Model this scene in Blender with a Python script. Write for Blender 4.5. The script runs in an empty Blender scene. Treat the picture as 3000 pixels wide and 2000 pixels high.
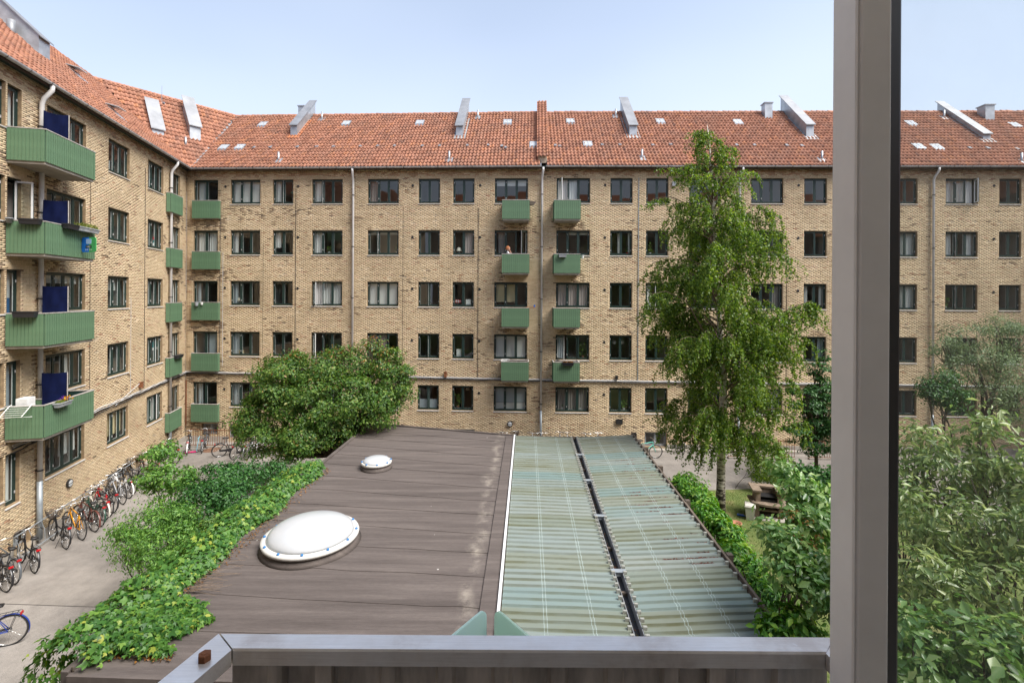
import bpy, math, random
import numpy as np
from mathutils import Vector, Matrix

R = math.radians
rng = np.random.default_rng(7)
random.seed(7)
scene = bpy.context.scene
col = scene.collection

# ------------------------------------------------------------------ camera
F, CX, CY, ROLL, CAMZ = 1410.0, 1500.0, 865.0, 0.006, 8.2
cam_data = bpy.data.cameras.new("camera")
cam = bpy.data.objects.new("camera", cam_data)
col.objects.link(cam)
cam_data.sensor_width = 36.0
cam_data.lens = 36.0 * F / 3000.0
cam_data.shift_y = -(1000.0 - CY) / 3000.0
cam_data.clip_start = 0.02
cam_data.clip_end = 3000.0
cam.matrix_world = Matrix.Translation((0, 0, CAMZ)) @ Matrix.Rotation(R(90), 4, 'X') @ Matrix.Rotation(ROLL, 4, 'Z')
scene.camera = cam

# ------------------------------------------------------------------ world, sun, exposure
SUN_AZ, SUN_EL = R(-29), R(53)          # azimuth measured from +X towards +Y
world = bpy.data.worlds.new("World")
scene.world = world
world.use_nodes = True
wn, wl = world.node_tree.nodes, world.node_tree.links
wn.clear()
sky = wn.new('ShaderNodeTexSky'); sky.sky_type = 'NISHITA'; sky.sun_disc = False
sky.sun_elevation = SUN_EL
sky.sun_rotation = R(90) - SUN_AZ
sky.air_density = 1.0; sky.dust_density = 2.2; sky.ozone_density = 2.0; sky.altitude = 10
tc = wn.new('ShaderNodeTexCoord')
mp = wn.new('ShaderNodeMapping'); mp.inputs['Scale'].default_value = (1.0, 1.0, 2.6)
wl.new(tc.outputs['Generated'], mp.inputs['Vector'])
nz = wn.new('ShaderNodeTexNoise'); nz.inputs['Scale'].default_value = 0.7; nz.inputs['Detail'].default_value = 3; nz.inputs['Roughness'].default_value = 0.5
wl.new(mp.outputs['Vector'], nz.inputs['Vector'])
vr = wn.new('ShaderNodeMapRange'); vr.inputs['From Min'].default_value = 0.3; vr.inputs['From Max'].default_value = 0.7
vr.inputs['To Min'].default_value = 0.1; vr.inputs['To Max'].default_value = 0.45
wl.new(nz.outputs['Fac'], vr.inputs['Value'])
mixc = wn.new('ShaderNodeMix'); mixc.data_type = 'RGBA'
sep = wn.new('ShaderNodeSeparateXYZ'); wl.new(tc.outputs['Generated'], sep.inputs[0])
hz1 = wn.new('ShaderNodeMath'); hz1.operation = 'SUBTRACT'; hz1.inputs[0].default_value = 1.0; hz1.use_clamp = True; wl.new(sep.outputs['Z'], hz1.inputs[1])
hz2 = wn.new('ShaderNodeMath'); hz2.operation = 'POWER'; hz2.inputs[1].default_value = 2.0; wl.new(hz1.outputs[0], hz2.inputs[0])
hz3 = wn.new('ShaderNodeMath'); hz3.operation = 'MULTIPLY_ADD'; hz3.inputs[1].default_value = 0.95; hz3.use_clamp = True   # haze thickens towards the horizon
wl.new(hz2.outputs[0], hz3.inputs[0]); wl.new(vr.outputs['Result'], hz3.inputs[2])
wl.new(hz3.outputs[0], mixc.inputs['Factor'])
wl.new(sky.outputs['Color'], mixc.inputs['A'])
mixc.inputs['B'].default_value = (4.2, 4.75, 5.7, 1)      # thin white cloud veil, in the sky's own radiance units
bg = wn.new('ShaderNodeBackground'); bg.inputs['Strength'].default_value = 0.07
wl.new(mixc.outputs['Result'], bg.inputs['Color'])
wo = wn.new('ShaderNodeOutputWorld'); wl.new(bg.outputs['Background'], wo.inputs['Surface'])

sun_d = bpy.data.lights.new("sun", 'SUN')
sun_d.energy = 2.15; sun_d.angle = R(35); sun_d.color = (1.0, 0.955, 0.89)
sun = bpy.data.objects.new("sun", sun_d)
col.objects.link(sun)
sdir = Vector((math.cos(SUN_EL) * math.cos(SUN_AZ), math.cos(SUN_EL) * math.sin(SUN_AZ), math.sin(SUN_EL)))
sun.rotation_euler = sdir.to_track_quat('Z', 'Y').to_euler()
sun.location = (20, -5, 40)

scene.view_settings.view_transform = 'Standard'
scene.view_settings.look = 'None'
scene.view_settings.gamma = 1.0
scene.view_settings.exposure = 1.66
scene.view_settings.use_curve_mapping = False
scene.render.engine = 'CYCLES'
scene.cycles.use_denoising = True
scene.cycles.max_bounces = 8
scene.cycles.diffuse_bounces = 3
scene.cycles.glossy_bounces = 3
scene.cycles.transmission_bounces = 4
scene.cycles.transparent_max_bounces = 12
scene.cycles.caustics_reflective = False
scene.cycles.caustics_refractive = False

# ------------------------------------------------------------------ helpers
def ray(u, v):
    """photograph pixel -> direction (X/D, Z/D) with D the depth along the view"""
    du, dv = u - CX, v - CY
    return ((du + ROLL * dv) / F, -(dv - ROLL * du) / F)

def at_depth(u, v, D):
    a, b = ray(u, v)
    return Vector((a * D, D, CAMZ + b * D))

def at_height(u, v, z):
    a, b = ray(u, v)
    D = (z - CAMZ) / b
    return Vector((a * D, D, z))

def inview(p, margin=60):
    if p[1] < 0.3: return False
    du, dv = p[0] / p[1] * F, -(p[2] - CAMZ) / p[1] * F
    u, v = CX + du - ROLL * dv, CY + dv + ROLL * du
    return -margin < u < 3000 + margin and -margin < v < 2000 + margin

ORG = {}          # thing name -> world origin of its Empty

def tag(o, label=None, cat=None, group=None, kind=None):
    if label: o['label'] = label
    if cat: o['category'] = cat
    if group: o['group'] = group
    if kind: o['kind'] = kind
    return o

def thing(name, loc, label=None, cat=None, group=None, rz=0.0):
    o = bpy.data.objects.new(name, None)
    o.empty_display_size = 0.2
    o.location = loc
    o.rotation_euler = (0, 0, rz)
    col.objects.link(o)
    return tag(o, label, cat, group)

def root_loc(parent):
    p = parent
    while p.parent is not None: p = p.parent
    return np.array(p.location)

def new_mesh(name, V, Fc, mats, midx=None, smooth=False):
    """V (N,3) array, Fc list of index tuples or (M,k) array"""
    me = bpy.data.meshes.new(name)
    V = np.asarray(V, dtype=np.float32).reshape(-1, 3)
    if isinstance(Fc, np.ndarray):
        k = Fc.shape[1]; m = Fc.shape[0]
        me.vertices.add(len(V)); me.vertices.foreach_set('co', V.ravel())
        me.loops.add(m * k); me.loops.foreach_set('vertex_index', Fc.ravel().astype(np.int32))
        me.polygons.add(m); me.polygons.foreach_set('loop_start', np.arange(0, m * k, k, dtype=np.int32))
        me.update(calc_edges=True)
    else:
        me.from_pydata(V.tolist(), [], Fc)
    if not isinstance(mats, (list, tuple)): mats = [mats]
    for m_ in mats: me.materials.append(m_)
    if midx is not None:
        me.polygons.foreach_set('material_index', np.asarray(midx, dtype=np.int32))
    if smooth:
        me.polygons.foreach_set('use_smooth', np.ones(len(me.polygons), dtype=bool))
    return me

def link(name, me, parent=None, loc=None, rot=None, world_verts=True):
    """world_verts: the mesh holds world coordinates; it is moved into its thing's frame"""
    o = bpy.data.objects.new(name, me)
    if parent is not None:
        o.parent = parent
        if loc is not None:
            o.location = Vector(loc) - Vector(root_loc(parent)) if world_verts else Vector(loc)
        elif world_verts and me is not None:
            L = root_loc(parent)
            if np.any(L != 0):
                n = len(me.vertices); a = np.empty(n * 3, dtype=np.float32)
                me.vertices.foreach_get('co', a)
                a = a.reshape(-1, 3) - L.astype(np.float32)
                me.vertices.foreach_set('co', a.ravel())
    elif loc is not None:
        o.location = loc
    if rot is not None: o.rotation_euler = rot
    col.objects.link(o)
    return o

class MB:
    """collects simple solids and links them as one mesh"""
    def __init__(s): s.v = []; s.f = []; s.m = []
    def add(s, verts, faces, mi=0):
        b = len(s.v)
        s.v += [tuple(map(float, p)) for p in verts]
        s.f += [tuple(b + i for i in f) for f in faces]
        s.m += [mi] * len(faces)
        return s
    def box(s, x0, x1, y0, y1, z0, z1, T=None, mi=0):
        p = [(x, y, z) for z in (z0, z1) for y in (y0, y1) for x in (x0, x1)]
        if T is not None: p = [T(*q) for q in p]
        return s.add(p, [(0, 2, 3, 1), (4, 5, 7, 6), (0, 1, 5, 4), (2, 6, 7, 3), (0, 4, 6, 2), (1, 3, 7, 5)], mi)
    def hexa(s, p, mi=0):
        """8 points: bottom ring 0-3, top ring 4-7"""
        return s.add(p, [(3, 2, 1, 0), (4, 5, 6, 7), (0, 1, 5, 4), (1, 2, 6, 5), (2, 3, 7, 6), (3, 0, 4, 7)], mi)
    def tube(s, pts, r, n=6, mi=0, caps=True, closed=False):
        pts = [Vector(p) for p in pts]
        rs = r if isinstance(r, (list, tuple, np.ndarray)) else [r] * len(pts)
        b = len(s.v); N = len(pts); prev = None
        for i, p in enumerate(pts):
            if closed: t = pts[(i + 1) % N] - pts[i - 1]
            else: t = pts[min(i + 1, N - 1)] - pts[max(i - 1, 0)]
            if t.length < 1e-9: t = Vector((0, 0, 1))
            t.normalize()
            if prev is None:
                a = Vector((0, 0, 1)) if abs(t.z) < 0.9 else Vector((1, 0, 0))
                x = t.cross(a).normalized()
            else:
                x = (prev - t * prev.dot(t))
                x = x.normalized() if x.length > 1e-6 else t.orthogonal().normalized()
            prev = x; y = t.cross(x)
            for k in range(n):
                an = 2 * math.pi * k / n
                q = p + (x * math.cos(an) + y * math.sin(an)) * rs[i]
                s.v.append((q.x, q.y, q.z))
        rings = N if closed else N - 1
        for i in range(rings):
            j = (i + 1) % N
            for k in range(n):
                k2 = (k + 1) % n
                s.f.append((b + i * n + k, b + i * n + k2, b + j * n + k2, b + j * n + k)); s.m.append(mi)
        if caps and not closed:
            s.f.append(tuple(b + k for k in reversed(range(n)))); s.m.append(mi)
            s.f.append(tuple(b + (N - 1) * n + k for k in range(n))); s.m.append(mi)
        return s
    def lathe(s, prof, c=(0, 0, 0), n=16, mi=0, T=None):
        """prof: list of (r, z)"""
        b = len(s.v)
        for (r, z) in prof:
            for k in range(n):
                an = 2 * math.pi * k / n
                q = (c[0] + r * math.cos(an), c[1] + r * math.sin(an), c[2] + z)
                s.v.append(T(*q) if T else q)
        for i in range(len(prof) - 1):
            for k in range(n):
                k2 = (k + 1) % n
                s.f.append((b + i * n + k, b + i * n + k2, b + (i + 1) * n + k2, b + (i + 1) * n + k)); s.m.append(mi)
        s.f.append(tuple(b + k for k in reversed(range(n)))); s.m.append(mi)
        s.f.append(tuple(b + (len(prof) - 1) * n + k for k in range(n))); s.m.append(mi)
        return s
    def mesh(s, name, mats, smooth=False):
        return new_mesh(name, s.v, s.f, mats, s.m, smooth)
    def build(s, name, mats, parent=None, smooth=False, loc=None, rot=None, world_verts=True):
        return link(name, s.mesh(name, mats, smooth), parent, loc, rot, world_verts)

def copy_tree(o, parent=None):
    c = o.copy(); col.objects.link(c); c.parent = parent
    for ch in list(o.children): copy_tree(ch, c)
    return c

# ------------------------------------------------------------------ materials
MAT = {}
def N_(nt, typ, **kw):
    n = nt.nodes.new(typ)
    for k, v in kw.items():
        if k in n.inputs: n.inputs[k].default_value = v
        else: setattr(n, k, v)
    return n

def mat(name, color, rough=0.7, metal=0.0, spec=0.5, noise=0.0, nscale=8.0, bump=0.0, bscale=60.0, noise_col=None, detail=4, stretch=None):
    m = bpy.data.materials.new(name); m.use_nodes = True
    nt = m.node_tree; b = nt.nodes['Principled BSDF']
    b.inputs['Base Color'].default_value = (*color, 1)
    b.inputs['Roughness'].default_value = rough
    b.inputs['Metallic'].default_value = metal
    b.inputs['Specular IOR Level'].default_value = spec
    vec = None
    if noise or bump:
        t = N_(nt, 'ShaderNodeTexCoord'); vec = t.outputs['Object']
        if stretch:
            mp = N_(nt, 'ShaderNodeMapping'); mp.inputs['Scale'].default_value = stretch
            nt.links.new(vec, mp.inputs['Vector']); vec = mp.outputs['Vector']
    if noise:
        n = N_(nt, 'ShaderNodeTexNoise', Scale=nscale, Detail=detail, Roughness=0.6)
        nt.links.new(vec, n.inputs['Vector'])
        mx = N_(nt, 'ShaderNodeMix', data_type='RGBA')
        nt.links.new(n.outputs['Fac'], mx.inputs['Factor'])
        c2 = noise_col or tuple(c * (1 - noise) for c in color)
        c1 = tuple(min(1, c * (1 + noise * 0.8)) for c in color) if noise_col is None else color
        mx.inputs['A'].default_value = (*c1, 1); mx.inputs['B'].default_value = (*c2, 1)
        mr = N_(nt, 'ShaderNodeMapRange'); mr.inputs['From Min'].default_value = 0.32; mr.inputs['From Max'].default_value = 0.68
        nt.links.new(n.outputs['Fac'], mr.inputs['Value']); nt.links.new(mr.outputs['Result'], mx.inputs['Factor'])
        nt.links.new(mx.outputs['Result'], b.inputs['Base Color'])
    if bump:
        n2 = N_(nt, 'ShaderNodeTexNoise', Scale=bscale, Detail=4)
        nt.links.new(vec, n2.inputs['Vector'])
        bp = N_(nt, 'ShaderNodeBump', Strength=bump, Distance=0.02)
        nt.links.new(n2.outputs['Fac'], bp.inputs['Height']); nt.links.new(bp.outputs['Normal'], b.inputs['Normal'])
    MAT[name] = m
    return m

def piece_random(nt):
    """one random number for each piece: mesh island or object"""
    g = N_(nt, 'ShaderNodeNewGeometry'); oi = N_(nt, 'ShaderNodeObjectInfo')
    a = N_(nt, 'ShaderNodeMath', operation='ADD'); fr = N_(nt, 'ShaderNodeMath', operation='FRACT')
    nt.links.new(g.outputs['Random Per Island'], a.inputs[0]); nt.links.new(oi.outputs['Random'], a.inputs[1])
    nt.links.new(a.outputs[0], fr.inputs[0])
    return fr.outputs[0]

def ramp(nt, fac, stops, interp='LINEAR'):
    r = N_(nt, 'ShaderNodeValToRGB'); r.color_ramp.interpolation = interp
    e = r.color_ramp.elements
    while len(e) < len(stops): e.new(0.5)
    for el, (p, c) in zip(e, stops): el.position = p; el.color = (*c, 1)
    nt.links.new(fac, r.inputs['Fac'])
    return r.outputs['Color']

def piece_mat(name, stops, rough=0.85, stain=0.35, stain_scale=0.6, stain_col=(0.12, 0.095, 0.07), fine=0.25, fine_scale=30, spec=0.3, bump=0.0, interp='LINEAR', stain2=None, world_space=True):
    """random colour per piece, large soft stains and fine grain over it"""
    m = bpy.data.materials.new(name); m.use_nodes = True
    nt = m.node_tree; b = nt.nodes['Principled BSDF']
    b.inputs['Roughness'].default_value = rough; b.inputs['Specular IOR Level'].default_value = spec
    c = ramp(nt, piece_random(nt), stops, interp)
    g = N_(nt, 'ShaderNodeNewGeometry')
    n1 = N_(nt, 'ShaderNodeTexNoise', Scale=stain_scale, Detail=6, Roughness=0.65)
    nt.links.new(g.outputs['Position'], n1.inputs['Vector'])
    mr = N_(nt, 'ShaderNodeMapRange'); mr.inputs['From Min'].default_value = 0.46; mr.inputs['From Max'].default_value = 0.72
    mr.inputs['To Max'].default_value = stain
    nt.links.new(n1.outputs['Fac'], mr.inputs['Value'])
    mx = N_(nt, 'ShaderNodeMix', data_type='RGBA'); mx.inputs['B'].default_value = (*stain_col, 1)
    nt.links.new(mr.outputs['Result'], mx.inputs['Factor']); nt.links.new(c, mx.inputs['A'])
    out = mx.outputs['Result']
    if stain2:
        sc2, lo, hi, amt, c2 = stain2
        n3 = N_(nt, 'ShaderNodeTexNoise', Scale=sc2, Detail=8, Roughness=0.75)
        mpp = N_(nt, 'ShaderNodeMapping'); mpp.inputs['Location'].default_value = (13.1, 5.7, 2.2)
        nt.links.new(g.outputs['Position'], mpp.inputs['Vector']); nt.links.new(mpp.outputs['Vector'], n3.inputs['Vector'])
        mr3 = N_(nt, 'ShaderNodeMapRange'); mr3.inputs['From Min'].default_value = lo; mr3.inputs['From Max'].default_value = hi; mr3.inputs['To Max'].default_value = amt
        nt.links.new(n3.outputs['Fac'], mr3.inputs['Value'])
        mx3 = N_(nt, 'ShaderNodeMix', data_type='RGBA'); mx3.inputs['B'].default_value = (*c2, 1)
        nt.links.new(mr3.outputs['Result'], mx3.inputs['Factor']); nt.links.new(out, mx3.inputs['A'])
        out = mx3.outputs['Result']
    if fine:
        n2 = N_(nt, 'ShaderNodeTexNoise', Scale=fine_scale, Detail=3)
        nt.links.new(g.outputs['Position'], n2.inputs['Vector'])
        mr2 = N_(nt, 'ShaderNodeMapRange'); mr2.inputs['From Min'].default_value = 0.3; mr2.inputs['From Max'].default_value = 0.7
        mr2.inputs['To Min'].default_value = 1 - fine; mr2.inputs['To Max'].default_value = 1 + fine
        nt.links.new(n2.outputs['Fac'], mr2.inputs['Value'])
        mx2 = N_(nt, 'ShaderNodeMix', data_type='RGBA', blend_type='MULTIPLY'); mx2.inputs['Factor'].default_value = 1
        nt.links.new(out, mx2.inputs['A']); nt.links.new(mr2.outputs['Result'], mx2.inputs['B'])
        out = mx2.outputs['Result']
        if bump:
            bp = N_(nt, 'ShaderNodeBump', Strength=bump, Distance=0.01)
            nt.links.new(n2.outputs['Fac'], bp.inputs['Height']); nt.links.new(bp.outputs['Normal'], b.inputs['Normal'])
    nt.links.new(out, b.inputs['Base Color'])
    MAT[name] = m
    return m

def leaf_mat(name, stops, trans=0.35, rough=0.45, spec=0.4, tip=None):
    m = bpy.data.materials.new(name); m.use_nodes = True
    nt = m.node_tree; b = nt.nodes['Principled BSDF']
    c = ramp(nt, piece_random(nt), stops)
    b.inputs['Roughness'].default_value = rough; b.inputs['Specular IOR Level'].default_value = spec
    nt.links.new(c, b.inputs['Base Color'])
    tr = N_(nt, 'ShaderNodeBsdfTranslucent')
    hs = N_(nt, 'ShaderNodeHueSaturation'); hs.inputs['Saturation'].default_value = 1.15; hs.inputs['Value'].default_value = 1.5; hs.inputs['Hue'].default_value = 0.485
    nt.links.new(c, hs.inputs['Color']); nt.links.new(hs.outputs['Color'], tr.inputs['Color'])
    mx = N_(nt, 'ShaderNodeMixShader'); mx.inputs['Fac'].default_value = trans
    nt.links.new(b.outputs['BSDF'], mx.inputs[1]); nt.links.new(tr.outputs['BSDF'], mx.inputs[2])
    nt.links.new(mx.outputs['Shader'], nt.nodes['Material Output'].inputs['Surface'])
    MAT[name] = m
    return m

def glass_mat(name, tint=(0.9, 0.94, 0.93), refl=1.0, ior=1.5, rough=0.0, veil=0.0, veil_col=(0.8, 0.82, 0.8)):
    """thin window pane: clear film with Fresnel reflection, optional veil of dirt and painted pale haze"""
    m = bpy.data.materials.new(name); m.use_nodes = True
    nt = m.node_tree; nt.nodes.remove(nt.nodes['Principled BSDF'])
    t = N_(nt, 'ShaderNodeBsdfTransparent'); t.inputs['Color'].default_value = (*tint, 1)
    g = N_(nt, 'ShaderNodeBsdfGlossy'); g.inputs['Roughness'].default_value = rough
    # Schlick's reflectance, alike from both sides of the thin pane
    lw = N_(nt, 'ShaderNodeLayerWeight', Blend=0.5)
    pw = N_(nt, 'ShaderNodeMath', operation='POWER'); pw.inputs[1].default_value = 5.0
    nt.links.new(lw.outputs['Facing'], pw.inputs[0])
    f0 = ((ior - 1) / (ior + 1)) ** 2 * refl
    mu = N_(nt, 'ShaderNodeMath', operation='MULTIPLY_ADD'); mu.inputs[1].default_value = 1 - f0; mu.inputs[2].default_value = f0; mu.use_clamp = True
    nt.links.new(pw.outputs[0], mu.inputs[0])
    mx = N_(nt, 'ShaderNodeMixShader')
    nt.links.new(mu.outputs[0], mx.inputs['Fac']); nt.links.new(t.outputs[0], mx.inputs[1]); nt.links.new(g.outputs[0], mx.inputs[2])
    out = mx.outputs[0]
    if veil:
        d = N_(nt, 'ShaderNodeBsdfDiffuse'); d.inputs['Color'].default_value = (*veil_col, 1)
        tc_ = N_(nt, 'ShaderNodeTexCoord'); nn = N_(nt, 'ShaderNodeTexNoise', Scale=3.0, Detail=6, Roughness=0.7)
        nt.links.new(tc_.outputs['Object'], nn.inputs['Vector'])
        mr = N_(nt, 'ShaderNodeMapRange'); mr.inputs['From Min'].default_value = 0.35; mr.inputs['From Max'].default_value = 0.75
        mr.inputs['To Min'].default_value = veil * 0.5; mr.inputs['To Max'].default_value = veil * 1.6
        nt.links.new(nn.outputs['Fac'], mr.inputs['Value'])
        m2 = N_(nt, 'ShaderNodeMixShader'); nt.links.new(mr.outputs['Result'], m2.inputs['Fac'])
        nt.links.new(out, m2.inputs[1]); nt.links.new(d.outputs[0], m2.inputs[2]); out = m2.outputs[0]
    nt.links.new(out, nt.nodes['Material Output'].inputs['Surface'])
    MAT[name] = m
    return m

piece_mat('brick', [(0.0, (0.49, 0.37, 0.23)), (0.2, (0.53, 0.41, 0.26)), (0.45, (0.57, 0.445, 0.285)), (0.72, (0.6, 0.48, 0.315)),
                    (0.9, (0.56, 0.43, 0.28)), (0.97, (0.53, 0.37, 0.25)), (1.0, (0.4, 0.29, 0.18))],
          rough=0.9, stain=0.55, stain_scale=0.55, stain_col=(0.27, 0.2, 0.12), fine=0.12, fine_scale=14, stain2=(2.6, 0.57, 0.74, 0.6, (0.11, 0.085, 0.06)))
piece_mat('brick_dark', [(0.0, (0.12, 0.09, 0.06)), (0.4, (0.22, 0.155, 0.095)), (0.75, (0.32, 0.22, 0.13)), (1.0, (0.17, 0.12, 0.085))], rough=0.92, stain=0.3, stain_scale=1.0, stain_col=(0.12, 0.1, 0.07), fine=0.15, fine_scale=14)
piece_mat('brick_red', [(0.0, (0.36, 0.2, 0.12)), (0.5, (0.42, 0.27, 0.16)), (1.0, (0.3, 0.19, 0.12))], rough=0.92, stain=0.4, stain_scale=1.0, stain_col=(0.15, 0.11, 0.075), fine=0.15, fine_scale=14)
mat('mortar', (0.52, 0.42, 0.29), 0.95, noise=0.35, nscale=0.8, detail=8)
mat('brick_far', (0.5, 0.41, 0.31), 0.9, noise=0.25, nscale=2.0, detail=8)
TILE_STOPS = [(0.0, (0.29, 0.125, 0.078)), (0.15, (0.35, 0.157, 0.098)), (0.5, (0.405, 0.185, 0.115)), (0.8, (0.44, 0.21, 0.138)), (0.95, (0.48, 0.21, 0.108)), (1.0, (0.22, 0.11, 0.08))]
piece_mat('tile', TILE_STOPS, rough=0.8, stain=0.55, stain_scale=0.9, stain_col=(0.21, 0.13, 0.1), fine=0.2, fine_scale=25,
          stain2=(4.0, 0.53, 0.7, 0.62, (0.09, 0.065, 0.05)))
mat('tile_bed', (0.07, 0.04, 0.03), 0.95)
mat('frame_green', (0.011, 0.032, 0.028), 0.45, noise=0.2, nscale=3)
mat('panel_green', (0.105, 0.19, 0.108), 0.6, noise=0.13, nscale=3.0, detail=6)
mat('white_paint', (0.74, 0.74, 0.72), 0.5, noise=0.06, nscale=5)
mat('sill_metal', (0.52, 0.51, 0.5), 0.5, noise=0.15, nscale=6)
mat('zinc', (0.42, 0.44, 0.46), 0.42, metal=0.55, noise=0.25, nscale=2.2, detail=6)
mat('lead', (0.33, 0.335, 0.34), 0.6, metal=0.25, noise=0.35, nscale=4)
mat('pipe_white', (0.6, 0.585, 0.57), 0.5, noise=0.12, nscale=2.5, detail=6)
mat('pipe_grey', (0.34, 0.38, 0.41), 0.5, metal=0.4, noise=0.2, nscale=6)
mat('concrete', (0.36, 0.33, 0.29), 0.9, noise=0.25, nscale=3, detail=8, bump=0.2, bscale=40)
mat('soffit', (0.34, 0.31, 0.27), 0.85, noise=0.2, nscale=3)
mat('black_metal', (0.02, 0.02, 0.021), 0.45)
mat('rust', (0.2, 0.075, 0.03), 0.85, noise=0.4, nscale=12)
mat('cable_black', (0.025, 0.025, 0.027), 0.6)
mat('cable_white', (0.55, 0.55, 0.55), 0.6)
mat('room', (0.42, 0.39, 0.35), 0.9)
mat('curtain_white', (0.72, 0.71, 0.68), 0.9)
mat('curtain_pink', (0.5, 0.42, 0.39), 0.9)
mat('curtain_grey', (0.3, 0.27, 0.25), 0.9)
mat('curtain_cream', (0.62, 0.52, 0.32), 0.9)
mat('blind_grey', (0.42, 0.47, 0.5), 0.8)
mat('navy', (0.0035, 0.008, 0.045), 0.85, spec=.15, noise=0.2, nscale=5)
glass_mat('pane', tint=(0.86, 0.9, 0.89), refl=2.2)
glass_mat('near_pane', tint=(0.93, 0.95, 0.94), refl=1.0, veil=0.085)  # the veil paints pale haze over the view, along with dirt
# ------------------------------------------------------------------ ground
EAVE_Z, RIDGE_Z, RUN, OVER = 15.08, 19.72, 4.5, 0.3
def ground_sheet(name, pts, z, m, kind='structure'):
    me = new_mesh(name, [(x, y, z) for x, y in pts], [tuple(range(len(pts)))], m)
    return tag(link(name, me), kind=kind)

def asphalt_mat(name, base, dark, seams=True):
    m = bpy.data.materials.new(name); m.use_nodes = True
    nt = m.node_tree; b = nt.nodes['Principled BSDF']; b.inputs['Roughness'].default_value = 0.88
    b.inputs['Specular IOR Level'].default_value = 0.35
    g = N_(nt, 'ShaderNodeNewGeometry')
    n1 = N_(nt, 'ShaderNodeTexNoise', Scale=0.35, Detail=8, Roughness=0.62); nt.links.new(g.outputs['Position'], n1.inputs['Vector'])
    n2 = N_(nt, 'ShaderNodeTexNoise', Scale=90, Detail=2); nt.links.new(g.outputs['Position'], n2.inputs['Vector'])
    n3 = N_(nt, 'ShaderNodeTexNoise', Scale=1.7, Detail=9, Roughness=0.75); nt.links.new(g.outputs['Position'], n3.inputs['Vector'])
    c = ramp(nt, n1.outputs['Fac'], [(0.3, dark), (0.52, base), (0.75, tuple(x * 1.18 for x in base))])
    mr = N_(nt, 'ShaderNodeMapRange'); mr.inputs['From Min'].default_value = 0.3; mr.inputs['From Max'].default_value = 0.7
    mr.inputs['To Min'].default_value = 0.75; mr.inputs['To Max'].default_value = 1.25
    nt.links.new(n2.outputs['Fac'], mr.inputs['Value'])
    mr3 = N_(nt, 'ShaderNodeMapRange'); mr3.inputs['From Min'].default_value = 0.3; mr3.inputs['From Max'].default_value = 0.62
    mr3.inputs['To Min'].default_value = 0.72; mr3.inputs['To Max'].default_value = 1.06
    nt.links.new(n3.outputs['Fac'], mr3.inputs['Value'])
    mu = N_(nt, 'ShaderNodeMath', operation='MULTIPLY'); nt.links.new(mr.outputs[0], mu.inputs[0]); nt.links.new(mr3.outputs[0], mu.inputs[1])
    mx = N_(nt, 'ShaderNodeMix', data_type='RGBA', blend_type='MULTIPLY'); mx.inputs['Factor'].default_value = 1
    nt.links.new(c, mx.inputs['A']); nt.links.new(mu.outputs[0], mx.inputs['B']); nt.links.new(mx.outputs['Result'], b.inputs['Base Color'])
    bp = N_(nt, 'ShaderNodeBump', Strength=0.35, Distance=0.01); nt.links.new(n2.outputs['Fac'], bp.inputs['Height']); nt.links.new(bp.outputs['Normal'], b.inputs['Normal'])
    MAT[name] = m
    return m
asphalt_mat('asphalt', (0.26, 0.237, 0.214), (0.185, 0.167, 0.15))
asphalt_mat('asphalt_new', (0.28, 0.258, 0.236), (0.225, 0.206, 0.188))
ground_sheet('ground', [(-900, -900), (900, -900), (900, 900), (-900, 900)], 0.0, MAT['asphalt'])
# the lighter, newer paving of the near yard meets the old one in a straight seam
s0, s1 = at_height(0, 1768, 0), at_height(520, 1786, 0)
d_ = (s1 - s0).normalized()
a_, b_ = s0 - d_ * 8, s0 + d_ * 26
ground_sheet('paving', [(a_.x, a_.y), (a_.x, -3), (b_.x, -3), (b_.x, b_.y)], 0.004, MAT['asphalt_new'])
me = MB(); w_ = 0.012; nn = Vector((-d_.y, d_.x, 0))
me.add([a_ + nn * w_ + Vector((0, 0, .008)), b_ + nn * w_ + Vector((0, 0, .008)), b_ - nn * w_ + Vector((0, 0, .008)), a_ - nn * w_ + Vector((0, 0, .008))], [(3, 2, 1, 0)])
mat('seam', (0.06, 0.055, 0.05), 0.9)
tag(me.build('paving_seam', MAT['seam']), kind='structure')

# ------------------------------------------------------------------ facades
class Fac:
    def __init__(s, A, B):
        s.O = np.array(A, float); v = np.array(B, float) - s.O
        s.L = float(np.linalg.norm(v)); s.d = v / s.L; s.N = np.array((s.d[1], -s.d[0]))
        s.ang = math.atan2(s.d[1], s.d[0])
    def P(s, a, n, z):
        q = s.O + s.d * a + s.N * n
        return (q[0], q[1], z)
    def s_of(s, u, v=865, n=0.0):
        a, b = ray(u, v); O = s.O + s.N * n
        D = float(O @ s.N) / (a * s.N[0] + s.N[1])
        return float((np.array((a * D, D)) - O) @ s.d)
    def z_of(s, u, v, n=0.0):
        a, b = ray(u, v); O = s.O + s.N * n
        D = float(O @ s.N) / (a * s.N[0] + s.N[1])
        return CAMZ + b * D

CORNER = (-18.13, 26.77); BEND = (1.55, 25.83); FAR = (33.0, 25.2)
FL = Fac((CORNER[0] + 0.2311 * 27.2, CORNER[1] - 0.9729 * 27.2), CORNER)
FB = Fac(CORNER, BEND)
FR = Fac(BEND, FAR)
DN = np.array(FL.d), np.array(FB.d)

BL = thing('apartment_building', (*CORNER, 0), 'long yellow brick apartment wing along the left side with deep green balconies', 'building')
BB = thing('apartment_building', FB.P(9.0, 0, 0), 'yellow brick apartment block across the yard, between the left corner and the raised roof wall', 'building')
BR = thing('apartment_building', FR.P(9.0, 0, 0), 'yellow brick apartment block behind the birch, right of the raised roof wall', 'building')
STAINS = {}

def dist_cam(p): return math.sqrt(p[0] ** 2 + p[1] ** 2 + (p[2] - CAMZ) ** 2)

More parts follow.
